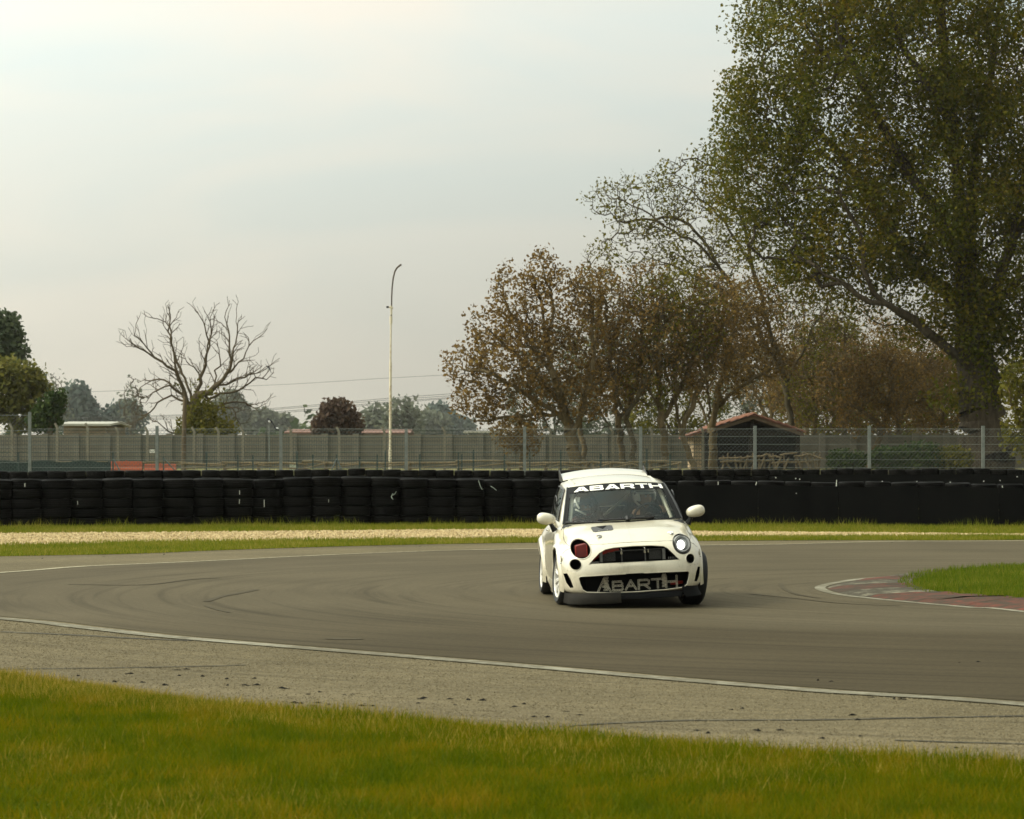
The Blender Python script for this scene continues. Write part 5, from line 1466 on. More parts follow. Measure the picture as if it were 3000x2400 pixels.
# ================================================================ the racing car
CAR = empty('race_car', (1.270, 30.86, 0.006), R(3.5), 'small cream white hatchback race car with roof spoiler leaning through the bend', 'car')
ROLL = Matrix.Rotation(R(-2.8), 4, 'Y')
def paint(name, c, rough=0.28, coat=0.9, dirt=0.16, grime=False):
    m, nt, b = new_mat(name)
    nf = noise(nt, 7, 6, 0.65); n2 = noise(nt, 90, 2, 0.5)
    f = mth(nt, 'ADD', mth(nt, 'MULTIPLY', nf, 0.7), mth(nt, 'MULTIPLY', n2, 0.3))
    colr = ramp(nt, f, [(0.30, tuple(x * (1 - dirt) for x in c)), (0.60, c)])
    if grime:
        tcn = N(nt, 'ShaderNodeTexCoord'); sp = N(nt, 'ShaderNodeSeparateXYZ'); nt.links.new(tcn.outputs['Object'], sp.inputs[0])
        n3 = noise(nt, 11, 6, 0.75, stretch=(1, 1, 0.5))
        g_ = mth(nt, 'SUBTRACT', mth(nt, 'MULTIPLY', n3, 1.15), mth(nt, 'MULTIPLY', sp.outputs['Z'], 0.95))
        colr = mixc(nt, ramp(nt, g_, [(0.18, (0, 0, 0)), (0.62, (.55, .55, .55))]), colr, (0.20, 0.165, 0.11))
        # stone chips
        v = N(nt, 'ShaderNodeTexVoronoi'); v.inputs['Scale'].default_value = 26
        nt.links.new(tcn.outputs['Object'], v.inputs['Vector'])
        colr = mixc(nt, ramp(nt, v.outputs['Distance'], [(0.055, (.8, .8, .8)), (0.10, (0, 0, 0))]), colr, (0.22, 0.19, 0.14))
    nt.links.new(colr, b.inputs['Base Color'])
    b.inputs['Roughness'].default_value = rough
    b.inputs['Coat Weight'].default_value = coat
    b.inputs['Coat Roughness'].default_value = 0.06
    b.inputs['Specular IOR Level'].default_value = 0.5
    return m
M_paint = paint('cream_white_paint', (0.585, 0.535, 0.40), grime=True)
M_inner = simple('black_inside', (0.006, 0.006, 0.006), (0.004, 0.004, 0.004), 9, 0.8, spec=0.1)
M_trim = simple('black_trim', (0.014, 0.014, 0.014), (0.010, 0.010, 0.010), 20, 0.4)
M_grey = simple('dark_grey_splitter', (0.020, 0.0175, 0.013), (0.011, 0.010, 0.0075), 7, 0.6, spec=0.1)
M_gap = simple('panel_gap_shadow', (0.05, 0.045, 0.035), (0.03, 0.027, 0.02), 20, 0.8)
M_chrome = simple('polished_metal', (0.62, 0.61, 0.57), (0.5, 0.49, 0.46), 20, 0.16, 1.0)
M_alu = simple('dull_aluminium', (0.22, 0.22, 0.20), (0.15, 0.15, 0.14), 15, 0.38, 0.7)
M_fin = simple('dusty_cooler_fins', (0.11, 0.108, 0.095), (0.07, 0.068, 0.06), 15, 0.5, 0.3)
M_red = simple('dark_red_duct', (0.17, 0.022, 0.017), (0.11, 0.016, 0.013), 9, 0.5)
M_redb = simple('bright_red_edge', (0.42, 0.035, 0.02), (0.3, 0.03, 0.02), 9, 0.45)
M_letter = simple('white_lettering', (0.88, 0.86, 0.78), (0.82, 0.80, 0.72), 9, 0.5)
M_rim = paint('white_wheel_paint', (0.66, 0.63, 0.56), 0.35, 0.3, 0.25)
M_slick = simple('car_tyre_rubber', (0.016, 0.016, 0.015), (0.009, 0.009, 0.009), 12, 0.6, spec=0.25)
M_cage = simple('cream_cage_tube', (0.50, 0.48, 0.38), (0.42, 0.40, 0.32), 6, 0.4)
M_seat = simple('black_seat_cloth', (0.012, 0.012, 0.013), (0.008, 0.008, 0.009), 40, 0.9)
M_filler = simple('dusty_grey_interior', (0.035, 0.036, 0.034), (0.025, 0.026, 0.025), 10, 0.85)

def glass_mat(name, tint, refl=0.055):
    m = bpy.data.materials.new(name); m.use_nodes = True
    nt = m.node_tree; nt.nodes.clear()
    out = N(nt, 'ShaderNodeOutputMaterial')
    t = N(nt, 'ShaderNodeBsdfTransparent'); t.inputs[0].default_value = (*tint, 1)
    g = N(nt, 'ShaderNodeBsdfGlossy'); g.inputs['Roughness'].default_value = 0.03; g.inputs[0].default_value = (0.92, 1.0, 0.95, 1)
    fr = N(nt, 'ShaderNodeFresnel'); fr.inputs[0].default_value = 1.45
    nf = noise(nt, 3, 4, 0.5)
    k = mth(nt, 'ADD', mth(nt, 'MULTIPLY', fr.outputs[0], 0.42), mth(nt, 'MULTIPLY', nf, refl * 0.35))
    mx = N(nt, 'ShaderNodeMixShader')
    nt.links.new(k, mx.inputs[0]); nt.links.new(t.outputs[0], mx.inputs[1]); nt.links.new(g.outputs[0], mx.inputs[2])
    nt.links.new(mx.outputs[0], out.inputs['Surface'])
    return m
M_glass = glass_mat('windscreen_glass', (0.93, 0.95, 0.91))
M_sideglass = glass_mat('side_glass', (0.80, 0.81, 0.77))
M_rearglass = glass_mat('dark_rear_glass', (0.10, 0.105, 0.10))
M_strip = simple('matt_black_film', (0.010, 0.010, 0.010), (0.007, 0.007, 0.007), 20, 0.65, spec=0.12)

def put(o, parent=None):
    """part of the leaning body"""
    o.parent = parent or CAR
    if parent is None: o.matrix_local = ROLL
    return o
def pchip(x, xp, fp):
    return float(np.interp(x, xp, fp))
def smooth_tab(xp, fp):
    """smooth table lookup, monotone between the given points"""
    xp = np.array(xp, float); fp = np.array(fp, float)
    h = np.diff(xp); dl = np.diff(fp) / h
    m = np.zeros(len(xp)); m[0] = dl[0]; m[-1] = dl[-1]
    for i in range(1, len(xp) - 1):
        if dl[i - 1] * dl[i] <= 0: m[i] = 0
        else:
            w1, w2 = 2 * h[i] + h[i - 1], h[i] + 2 * h[i - 1]
            m[i] = (w1 + w2) / (w1 / dl[i - 1] + w2 / dl[i])
    def f(x):
        x = min(max(x, xp[0]), xp[-1])
        i = min(int(np.searchsorted(xp, x, 'right')) - 1, len(xp) - 2)
        t = (x - xp[i]) / h[i]
        return (fp[i] * (1 + 2 * t) * (1 - t) ** 2 + m[i] * h[i] * t * (1 - t) ** 2 + fp[i + 1] * t * t * (3 - 2 * t) + m[i + 1] * h[i] * t * t * (t - 1))
    return f
Y0 = -0.79
tau = lambda y: math.sqrt(max(y - Y0, 0))
yt = [Y0, -0.785, -0.77, -0.72, -0.65, -0.56, -0.45, -0.28, 0.0, 0.22, 0.40, 0.7, 1.2, 1.8, 2.3, 2.55, 2.68, 2.75, 2.79]
TT = [tau(y) for y in yt]
f_w = smooth_tab(TT, [.10, .26, .40, .55, .64, .70, .740, .768, .785, .775, .765, .76, .76, .765, .785, .76, .70, .58, .15])
f_zt = smooth_tab(TT, [.45, .47, .50, .575, .655, .705, .752, .812, .872, .915, .945, .95, .955, .97, .97, .93, .84, .72, .55])
f_zb = smooth_tab(TT, [.33, .26, .20, .165, .158, .155, .155, .155, .155, .155, .155, .155, .155, .17, .22, .27, .32, .38, .45])
f_zm = smooth_tab(TT, [.385, .375, .365, .36, .36, .37, .40, .44, .46, .48, .50, .50, .50, .50, .50, .50, .50, .50, .50])
f_n = smooth_tab(TT, [2.4, 2.4, 2.5, 2.7, 2.9, 3.0, 3.0, 3.0, 3.2, 4.2, 4.8, 4.8, 4.2, 3.4, 3.0, 2.8, 2.6, 2.5, 2.4])
NR = 72
def ring(y):
    t = tau(y)
    w, zt, zb, zm, n = f_w(t), f_zt(t), f_zb(t), f_zm(t), f_n(t)
    out = []
    for k in range(NR):
        a = 2 * math.pi * k / NR
        c, s = math.cos(a), math.sin(a)
        nn = n if s >= 0 else 6.5
        x = w * math.copysign(abs(c) ** (2 / nn), c)
        z = zm + ((zt - zm) if s >= 0 else (zm - zb)) * math.copysign(abs(s) ** (2 / nn), s)
        out.append((x, y, z))
    return out
us = [i / 30 for i in range(31)]
ysn = [Y0 + 0.9 * u * u for u in us] + list(np.linspace(0.16, 2.45, 40)) + [2.79 - .30 * (1 - i / 12) ** 2 for i in range(1, 13)]
mb = MB()
rings = [ring(y) for y in ysn]
vs = [p for r in rings for p in r]
fs = [(i * NR + k, i * NR + (k + 1) % NR, (i + 1) * NR + (k + 1) % NR, (i + 1) * NR + k) for i in range(len(rings) - 1) for k in range(NR)]
fs += [tuple(reversed(range(NR))), tuple((len(rings) - 1) * NR + k for k in range(NR))]
mb.add(vs, fs)
body = mb.build('body', [M_paint, M_inner])
body.data.polygons.foreach_set('material_index', [0] * len(body.data.polygons))
bvh0 = BVHTree.FromPolygons(vs, [f for f in fs if len(f) == 4])
def on_front(x, z, off=0.0):
    hit = bvh0.ray_cast(Vector((x, -3, z)), Vector((0, 1, 0)))
    if hit[0] is None: return Vector((x, 0, z))
    return hit[0] + hit[1] * off * (1 if hit[1].y < 0 else -1)
def on_top(x, y, off=0.0):
    hit = bvh0.ray_cast(Vector((x, y, 3)), Vector((0, 0, -1)))
    if hit[0] is None: return Vector((x, y, .5))
    n = hit[1] if hit[1].z > 0 else -hit[1]
    return hit[0] + n * off
def on_side(sgn, y, z, off=0.0):
    hit = bvh0.ray_cast(Vector((3 * sgn, y, z)), Vector((-sgn, 0, 0)))
    if hit[0] is None: return Vector((.78 * sgn, y, z))
    n = hit[1] if hit[1].x * sgn > 0 else -hit[1]
    return hit[0] + n * off
# --- openings cut into the shell
INTAKE = [(-.575, .366), (-.3, .372), (0, .374), (.3, .372), (.575, .366), (.590, .345), (.580, .29), (.557, .225), (.515, .196), (.3, .181), (0, .176), (-.3, .181), (-.515, .196), (-.557, .225), (-.580, .29), (-.590, .345)]
GRILLE = [(-.478, .490), (.492, .488), (.43, .560), (.375, .618), (.335, .640), (.2, .654), (0, .657), (-.2, .650), (-.29, .636), (-.36, .602), (-.42, .55)]
def circ(cx, cz, r, n=28): return [(cx + r * math.cos(2 * math.pi * i / n), cz + r * math.sin(2 * math.pi * i / n)) for i in range(n)]
cut = MB(); cut.mi = 1
cut.prism(INTAKE, -1.2, -.50)
cut.prism(GRILLE, -1.2, -.40)
HLX, HLZ = .542, .648
cut.prism(circ(-HLX, HLZ, .104), -1.2, -.24)
cut.prism(circ(HLX, HLZ, .100), -1.2, -.30)
cut.prism(circ(-.612, .492, .060), -1.2, -.40)
cut.prism(circ(.612, .492, .053), -1.2, -.40)
for s in (-1, 1):
    cut.prism([(s * .735, .395), (s * .700, .40), (s * .672, .34), (s * .645, .25), (s * .678, .245), (s * .712, .30)], -1.2, -.36 if s > 0 else -.36)
    for yc in (0.0, 2.3):
        cut.prism([(yc + .345 * math.cos(a), .300 + .345 * math.sin(a)) for a in np.linspace(0, 2 * math.pi, 40, endpoint=False)], s * .55, s * 1.2, fn=lambda p, q, d: (d, p, q))
# cockpit
cut.prism([(-.60, .30), (-.32, .20), (.32, .20), (.60, .30), (.60, 2.15), (-.60, 2.15)], .42, 1.6, fn=lambda p, q, d: (p, q, d))
cut_o = cut.build('cutter', [M_paint, M_inner])
md = body.modifiers.new('cut', 'BOOLEAN')
md.operation = 'DIFFERENCE'; md.solver = 'EXACT'; md.object = cut_o
dg = bpy.context.evaluated_depsgraph_get()
me2 = bpy.data.meshes.new_from_object(body.evaluated_get(dg))
body.modifiers.clear()
body.data = me2
bpy.data.objects.remove(cut_o)
me2.polygons.foreach_set('use_smooth', [True] * len(me2.polygons))
me2.set_sharp_from_angle(angle=R(32))
put(body)

# rims round the openings
def rim_loop(pts2, name, r, mat, off=0.0, n=6):
    mb = MB(); mb.tube([on_front(x, z, off) for x, z in pts2], r, n, closed=True)
    return put(mb.build(name, mat, smooth=60))
rim_loop(circ(-HLX, HLZ, .103, 36), 'headlight_surround', .007, M_paint)
rim_loop(circ(HLX, HLZ, .101, 36), 'headlight_surround', .005, M_gap)
rim_loop(circ(-.612, .492, .060, 28), 'fog_light_surround', .005, M_paint)
rim_loop(circ(.612, .492, .053, 28), 'fog_light_surround', .005, M_paint)
def dense(poly, k=5):
    out = []
    for i in range(len(poly)):
        a, b = poly[i], poly[(i + 1) % len(poly)]
        out += [(a[0] + (b[0] - a[0]) * j / k, a[1] + (b[1] - a[1]) * j / k) for j in range(k)]
    return out
rim_loop(dense(INTAKE, 3), 'intake_lip', .006, M_paint)
rim_loop(dense(GRILLE, 3), 'grille_lip', .005, M_paint)

# headlight on the right
hy = on_front(HLX, HLZ).y
hl_n = Vector((0.25, -1, .12)).normalized()
def toward(c, nrm_):
    return Matrix.Translation(Vector(c)) @ nrm_.to_track_quat('Z', 'Y').to_matrix().to_4x4()
hc = Vector((HLX, hy + .045, HLZ))
MH = toward(hc, hl_n)
mb = MB(); mb.lathe([(.098, -.02), (.098, .030), (.094, .040), (.087, .040), (.085, .02)], MH, 32); hl = put(mb.build('headlight', M_alu, smooth=40))
def sub(o, parent):
    o.parent = parent; return o
mb = MB(); mb.lathe([(.087, .036), (.083, .042), (.077, .030)], MH, 32); sub(mb.build('bezel', M_alu, smooth=50), hl)
mb = MB(); mb.lathe([(.078, .028), (.070, .005), (.055, -.02), (.03, -.035), (0.0, -.04)], MH, 32); sub(mb.build('reflector', simple('lamp_reflector', (.16, .165, .16), (.07, .075, .07), 60, .3, .9), smooth=60), hl)
M_lamp = simple('lit_lamp', (1, 1, 1), (1, 1, 1), 5, .4, emit=(1.0, .99, .94, 3.5))
mb = MB(); mb.lathe([(0.0, .004), (.024, .002), (.038, -.006), (.045, -.018)], MH @ Matrix.Translation((-.006, -.008, 0.014)) @ Matrix.Diagonal((1, 1.12, 1, 1)), 24); sub(mb.build('bulb', M_lamp, smooth=60), hl)
mb = MB(); mb.lathe([(0, .052), (.03, .050), (.06, .044), (.079, .034)], MH, 32); sub(mb.build('lens', glass_mat('lamp_glass', (.93, .94, .92), .1), smooth=70), hl)
# red air duct in the empty headlight hole
mb = MB()
y0 = on_front(-HLX, HLZ).y
mb.prism([(-.060, -.085), (.052, -.075), (.060, .055), (.045, .070), (-.058, .050), (-.068, .03)], -.02, .20, M=Matrix.Translation((-HLX + .015, y0 + .055, HLZ - .012)))
duct = put(mb.build('air_duct', M_red))
bv = duct.modifiers.new('soft', 'BEVEL'); bv.width = .008; bv.segments = 2
for xx in (-.066, .054):
    mb = MB(); mb.tube([(-HLX + .015 + xx, y0 + .032, HLZ - .09), (-HLX + .015 + xx * .98, y0 + .034, HLZ + .035)], .005, 6); sub(mb.build('duct_edge', M_redb), duct)

# behind the upper grille: cooler, pipes, hoses
gy = -.585
cl_ = MB(); cl_.box((.01, gy + .03, .555), (.62, .05, .095)); cooler = put(cl_.build('radiator', M_inner))
for x, w_ in ((-.335, .035), (.338, .032)):
    mb = MB(); mb.box((x, gy, .556), (w_, .07, .118)); o = mb.build('end_tank', M_alu); bv = o.modifiers.new('b', 'BEVEL'); bv.width = .006; bv.segments = 2; sub(o, cooler)
for side in (-1, 1):
    for k in range(9):
        mb = MB(); mb.box((side * .245, gy, .510 + .0105 * k), (.13, .02, .0042)); sub(mb.build('fin', M_fin), cooler)
mb = MB(); mb.box((.01, gy, .612), (.64, .03, .008)); sub(mb.build('top_rail', M_fin), cooler)
for x in (-.118, .132):
    mb = MB(); mb.tube([(x, gy - .02, .595), (x + .006, gy - .025, .625), (x - .004, gy - .02, .650), (x - .04, gy + .02, .664), (x - .16, gy + .05, .667)], .008, 8); put(mb.build('coolant_pipe', M_chrome, smooth=60))
    mb = MB(); mb.tube([(x + .002, gy - .03, .575), (x + .002, gy - .03, .602)], .016, 8); put(mb.build('pipe_clamp', M_chrome, smooth=50))
    mb = MB(); mb.box((x + .005, gy - .03, .535), (.010, .012, .09)); put(mb.build('bracket', M_fin))
mb = MB(); mb.tube([(.172, gy - .03, .580), (.172, gy - .03, .612)], .011, 8); put(mb.build('pipe_clamp', M_chrome, smooth=50))
mb = MB(); mb.tube([(-.43, gy + .03, .535), (-.36, gy + .01, .590), (-.26, gy, .622), (-.14, gy, .632)], [.030, .032, .026, .020], 10); put(mb.build('hose', M_redb, smooth=60))
mb = MB(); mb.box((-.40, gy - .04, .503), (.08, .03, .018)); put(mb.build('bracket', M_alu))
for k in range(5):
    mb = MB(); mb.box((.385 + .019 * k, gy - .03, .512), (.008, .01, .022)); put(mb.build('connector', M_alu))

# the mesh emblem letters in the lower intake, bent out of honeycomb mesh
STROKES = {'A': [[(0, 0), (.5, 1)], [(.5, 1), (1, 0)], [(.25, .38), (.75, .38)]],
           'B': [[(0, 0), (0, 1)], [(0, 1), (.8, 1)], [(0, .52), (.8, .52)], [(0, 0), (.85, 0)], [(.92, .75), (.9, .85)], [(.95, .12), (.95, .42)]],
           'R': [[(0, 0), (0, 1)], [(0, 1), (.8, 1)], [(0, .45), (.8, .45)], [(.95, .6), (.95, .88)], [(.5, .45), (1, 0)]],
           'T': [[(0, 1), (1, 1)], [(.5, 1), (.5, 0)]],
           'H': [[(0, 0), (0, 1)], [(1, 0), (1, 1)], [(0, .5), (1, .5)]]}
M_mesh = simple('bare_metal_mesh', (0.72, 0.67, 0.52), (0.42, 0.38, 0.29), 40, 0.45, 0.2)
def hexring(mb, c, r, t, rot=0):
    mb.tube([(c[0] + r * math.cos(math.pi / 3 * k + rot), c[1], c[2] + r * math.sin(math.pi / 3 * k + rot)) for k in range(6)], t, 4, closed=True)
rm = random.Random(2)
x = -.385
for i, (ch, w_, h_, zb_) in enumerate([('A', .130, .130, .194), ('B', .105, .090, .198), ('A', .108, .092, .200), ('R', .115, .092, .200), ('T', .120, .090, .204), ('H', .115, .112, .204)]):
    mb = MB()
    seen = []
    for a, b in STROKES[ch]:
        L = math.hypot((b[0] - a[0]) * w_, (b[1] - a[1]) * h_)
        m = max(1, int(L / .0165))
        for j in range(m + 1):
            px_ = x + w_ * (a[0] + (b[0] - a[0]) * j / max(m, 1)); pz_ = zb_ + h_ * (a[1] + (b[1] - a[1]) * j / max(m, 1))
            if any((px_ - u) ** 2 + (pz_ - v) ** 2 < .010 ** 2 for u, v in seen): continue
            seen.append((px_, pz_))
            hexring(mb, (px_, -.655 + .05 * (px_ * 1.6) ** 2, pz_), .0095, .0036, .3 * j)
    put(mb.build('mesh_letter', M_mesh))
    x += w_ + .030
for xx, zz, w_, h_ in ((-.295, .28, .05, .15), (.325, .285, .035, .14)):
    mb = MB()
    for a in range(3):
        for b in range(8): hexring(mb, (xx - w_ / 2 + w_ * (a + .5 * (b % 2)) / 3, -.650 + .04 * (xx * 1.6) ** 2, zz - h_ / 2 + h_ * b / 8), .0085, .0030, .5)
    put(mb.build('mesh_patch', M_mesh))
mb = MB(); mb.tube([(.40, -.57, .235), (.47, -.56, .240), (.53, -.53, .243)], [.016, .02, .016], 8); put(mb.build('tow_strap', M_redb))
mb = MB(); mb.box((0, -.53, .27), (1.0, .02, .16)); put(mb.build('lower_radiator', M_inner))

# splitter under the nose
def chin(x, inset=0.0, z=.2):
    h = on_front(min(max(x, -.76), .76), z)
    return h.y + inset
xs_l = np.linspace(-.770, -.16, 18)
mb = MB(); rows = []
for zz, ins in ((.185, -.012), (.150, -.035), (.085, -.05), (.070, -.045)):
    rows.append([(x, min(chin(x, ins), .02 - abs(x) * .1) if abs(x) < .77 else chin(.755, ins) + (abs(x) - .755) * 2.2, zz) for x in xs_l])
rows.append([(p[0], p[1] + .10, .070) for p in rows[-1]])
mb.grid(rows)
put(mb.build('splitter', M_grey, smooth=50))
xs_r = np.linspace(-.155, .50, 16)
mb = MB(); rows = []
for zz, ins in ((.165, .02), (.15, -.005), (.108, -.015), (.104, .02), (.104, .2)):
    rows.append([(x, chin(x, ins), zz) for x in xs_r])
mb.grid(rows); put(mb.build('splitter', M_inner, smooth=50))
xs_c = np.linspace(.50, .775, 9)
mb = MB(); rows = []
for zz, ins in ((.215, -.005), (.16, -.02), (.10, -.02), (.095, .06)):
    rows.append([(x + (.03 if zz < .12 else 0), (chin(min(x, .755), ins) + max(0, x - .72) * 1.5), zz) for x in xs_c])
mb.grid(rows); put(mb.build('splitter_corner', M_inner, smooth=50))
mb = MB(); mb.box((.0, .55, .12), (1.35, 1.9, .03)); put(mb.build('floor_pan', M_inner))
mb = MB(); mb.box((.36, -.35, .115), (.16, .3, .06)); put(mb.build('subframe', M_inner))

# bonnet: vent, pins, crease, panel gaps
vp = [(-.378, -.035), (-.362, -.012), (-.165, -.012), (-.148, -.035), (-.150, -.20), (-.170, -.235), (-.350, -.235), (-.372, -.20)]
def patch(poly, name, mat, off, parent=None, thick=.004):
    cx_ = sum(p[0] for p in poly) / len(poly); cy_ = sum(p[1] for p in poly) / len(poly)
    n = len(poly)
    vs = []
    for f in (1.0, .5):
        vs += [on_top(cx_ + (p[0] - cx_) * f, cy_ + (p[1] - cy_) * f, off) for p in poly]
    vs += [on_top(cx_, cy_, off)] + [on_top(p[0], p[1], off - thick) for p in poly]
    fs = [(i, (i + 1) % n, n + (i + 1) % n, n + i) for i in range(n)] + [(n + i, n + (i + 1) % n, 2 * n) for i in range(n)] + [((i + 1) % n, i, 2 * n + 1 + i, 2 * n + 1 + (i + 1) % n) for i in range(n)]
    mb = MB(); mb.add(vs, fs)
    o = mb.build(name, mat)
    return sub(o, parent) if parent else put(o)
vent = patch(dense(vp, 3), 'bonnet_vent', simple('grey_vent_plate', (.055, .054, .05), (.04, .039, .037), 9, .5), .0045)
patch(dense([(-.315, -.028), (-.205, -.028), (-.255, -.15), (-.262, -.15)], 3), 'vent_opening', M_inner, .0085, vent)
for xx in (-.305, -.215):
    p = on_top(xx, -.222, .006); mb = MB(); mb.lathe([(0, .004), (.008, .002), (.009, -.003)], Matrix.Translation(p), 8); sub(mb.build('rivet', M_chrome), vent)
for (xx, yy, rz) in ((-.318, -.40, .7), (.455, -.36, -.7)):
    p = on_top(xx, yy, .010)
    Mp = Matrix.Translation(p) @ Matrix.Rotation(rz, 4, 'Z')
    mb = MB(); mb.lathe([(0, .012), (.010, .010), (.012, 0), (.022, -.004), (.024, -.010)], Matrix.Translation(p), 12); pin = put(mb.build('bonnet_pin', M_chrome, smooth=40))
    mb = MB(); mb.tube([Mp @ Vector((-.045, 0, .004)), Mp @ Vector((.0, 0, .010)), Mp @ Vector((.030, 0, .002))], [.006, .008, .006], 6); sub(mb.build('pin_clip', M_chrome), pin)
def gap(name, pts, r=.0026, mat=None):
    mb = MB(); mb.tube(pts, r, 5); return put(mb.build(name, mat or M_gap, smooth=60))
gap('bonnet_gap', [on_front(x, z, .0006) for x, z in [(-.44, .690), (-.3, .690), (-.15, .694), (0, .696), (.15, .695), (.3, .692), (.44, .688)]])
gap('bonnet_crease', [on_top(.004, y, .0012) for y in np.linspace(-.56, .12, 16)], .0020, M_paint)
for s in (-1, 1):
    gap('bonnet_gap', [on_top(s * x, y, .0006) for x, y in [(.632, -.42), (.665, -.30), (.68, -.12), (.675, .05), (.655, .20), (.63, .30)]])
    gap('bumper_gap', [on_front(s * x, z, .0006) for x, z in [(.65, .655), (.685, .640), (.715, .610)]] + [on_side(s, y, z, .0006) for y, z in [(-.30, .575), (-.26, .55)]])
    gap('door_gap', [on_side(s, y, z, .0008) for y, z in [(.52, .88), (.50, .7), (.50, .5), (.52, .3), (.56, .22)]])
    gap('door_gap', [on_side(s, y, z, .0008) for y, z in [(1.72, .88), (1.73, .7), (1.70, .5), (1.66, .35)]])
    gap('bumper_edge', [on_front(s * x, z, .0006) for x, z in [(.60, .42), (.66, .425), (.70, .43)]], .0014)
    # latch at the bumper corner
    p = on_front(s * .735, .545, .008)
    mb = MB(); mb.tube([p + Vector((s * .004, 0, .035)), p, p + Vector((s * .006, 0, -.035))], [.006, .009, .006], 6); mb.tube([p + Vector((s * -.012, -.004, -.045)), p + Vector((s * .016, .004, -.04))], .008, 6); put(mb.build('bumper_latch', M_chrome))
    # side marker and door handle
    p = on_side(s, 1.52, .80, .012); mb = MB(); mb.tube([p + Vector((0, -.07, 0)), p + Vector((s * .012, -.03, .004)), p + Vector((s * .012, .03, .004)), p + Vector((0, .07, 0))], .013, 8); put(mb.build('door_handle', M_chrome, smooth=60))
    # flared arches
    for yc, xo in ((0.0, .80), (2.3, .825)):
        rows = []
        for a in np.linspace(R(-14), R(194), 30):
            row = []
            for rr, out in ((.352, .010), (.362, .022), (.385, .022), (.420, .008), (.445, -.010)):
                yy, zz = yc + rr * math.cos(a), .30 + rr * math.sin(a)
                b_ = on_side(s, min(yy, 2.66), max(zz, .42), 0)
                row.append((b_.x + s * out, yy, max(zz, .165)))
            rows.append(row)
        mb = MB(); mb.grid(rows); put(mb.build('arch_flare', M_paint, smooth=60))
    # sill skirt
    rows = []
    for zz, out in ((.27, .0), (.235, .035), (.16, .05), (.12, .045), (.115, 0)):
        rows.append([(on_side(s, y, max(zz, .2), 0).x + s * out * math.sin(math.pi * min(1, max(0, (y - .35) / 1.6)) * .85 + .25), y, zz) for y in np.linspace(.40, 1.92, 14)])
    mb = MB(); mb.grid(rows); put(mb.build('side_skirt', M_paint, smooth=50))

# --- greenhouse
def WS(u, v, off=0.0):
    """windscreen surface"""
    hw = .655 + (.540 - .655) * v
    x = u * hw
    y = .10 + (.74 - .10) * v + (.17 - .03 * v) * u * u - .025 * math.sin(math.pi * v)
    z = (.886 + (1.315 - .886) * v) - .030 * v * u * u + .012 * (1 - v) * u * u + .010 * math.sin(math.pi * v)
    p = Vector((x, y, z))
    if off:
        e = 1e-3
        n = (WS(u + e, v) - WS(u - e, v)).cross(WS(u, v + e) - WS(u, v - e)).normalized()
        if n.y > 0: n = -n
        p = p + n * off
    return p
mb = MB(); mb.grid([[WS(-1 + 2 * i / 24, j / 12) for i in range(25)] for j in range(13)])
wsg = put(mb.build('windscreen', M_glass, smooth=80))
# black printed border and sun strip
def band(u0, u1, v0, v1, off, nu=24, nv=4):
    mb = MB(); mb.grid([[WS(u0 + (u1 - u0) * i / nu, v0 + (v1 - v0) * j / nv, off) for i in range(nu + 1)] for j in range(nv + 1)])
    return mb
o = band(-.998, .998, .805, .998, .003, 30).build('sun_strip', M_strip, smooth=80); o.parent = wsg
for u0, u1 in ((-.998, -.93), (.90, .998)):
    o = band(u0, u1, .045, .805, .003, 4, 14).build('border', M_strip, smooth=80); o.parent = wsg
o = band(-.998, .998, .002, .045, .003, 30).build('border', M_strip, smooth=80); o.parent = wsg
LET = {
 'A': ([(0, 0), (.345, 1), (.655, 1), (1, 0), (.735, 0), (.665, .19), (.335, .19), (.265, 0)], [[(.405, .40), (.50, .76), (.595, .40)]]),
 'B': ([(0, 0), (0, 1), (.80, 1), (.90, .96), (.95, .86), (.95, .68), (.91, .58), (.86, .53), (.93, .47), (.98, .36), (.98, .16), (.93, .05), (.84, 0)], [[(.24, .20), (.24, .41), (.70, .41), (.74, .37), (.74, .24), (.70, .20)], [(.24, .61), (.24, .80), (.68, .80), (.71, .76), (.71, .65), (.68, .61)]]),
 'R': ([(0, 0), (0, 1), (.82, 1), (.92, .96), (.97, .85), (.97, .52), (.93, .41), (.86, .36), (1, 0), (.74, 0), (.61, .33), (.24, .33), (.24, 0)], [[(.24, .54), (.24, .79), (.68, .79), (.72, .74), (.72, .59), (.68, .54)]]),
 'T': ([(0, 1), (1, 1), (1, .78), (.62, .78), (.62, 0), (.38, 0), (.38, .78), (0, .78)], []),
 'H': ([(0, 0), (0, 1), (.24, 1), (.24, .61), (.76, .61), (.76, 1), (1, 1), (1, 0), (.76, 0), (.76, .38), (.24, .38), (.24, 0)], [])}
def refine(tris, pts, k):
    return tris
u = -.86; tw = 1.78
widths = [.165, .155, .165, .16, .145, .155]; gp = (1 - sum(widths)) / 5
uu = 0.0
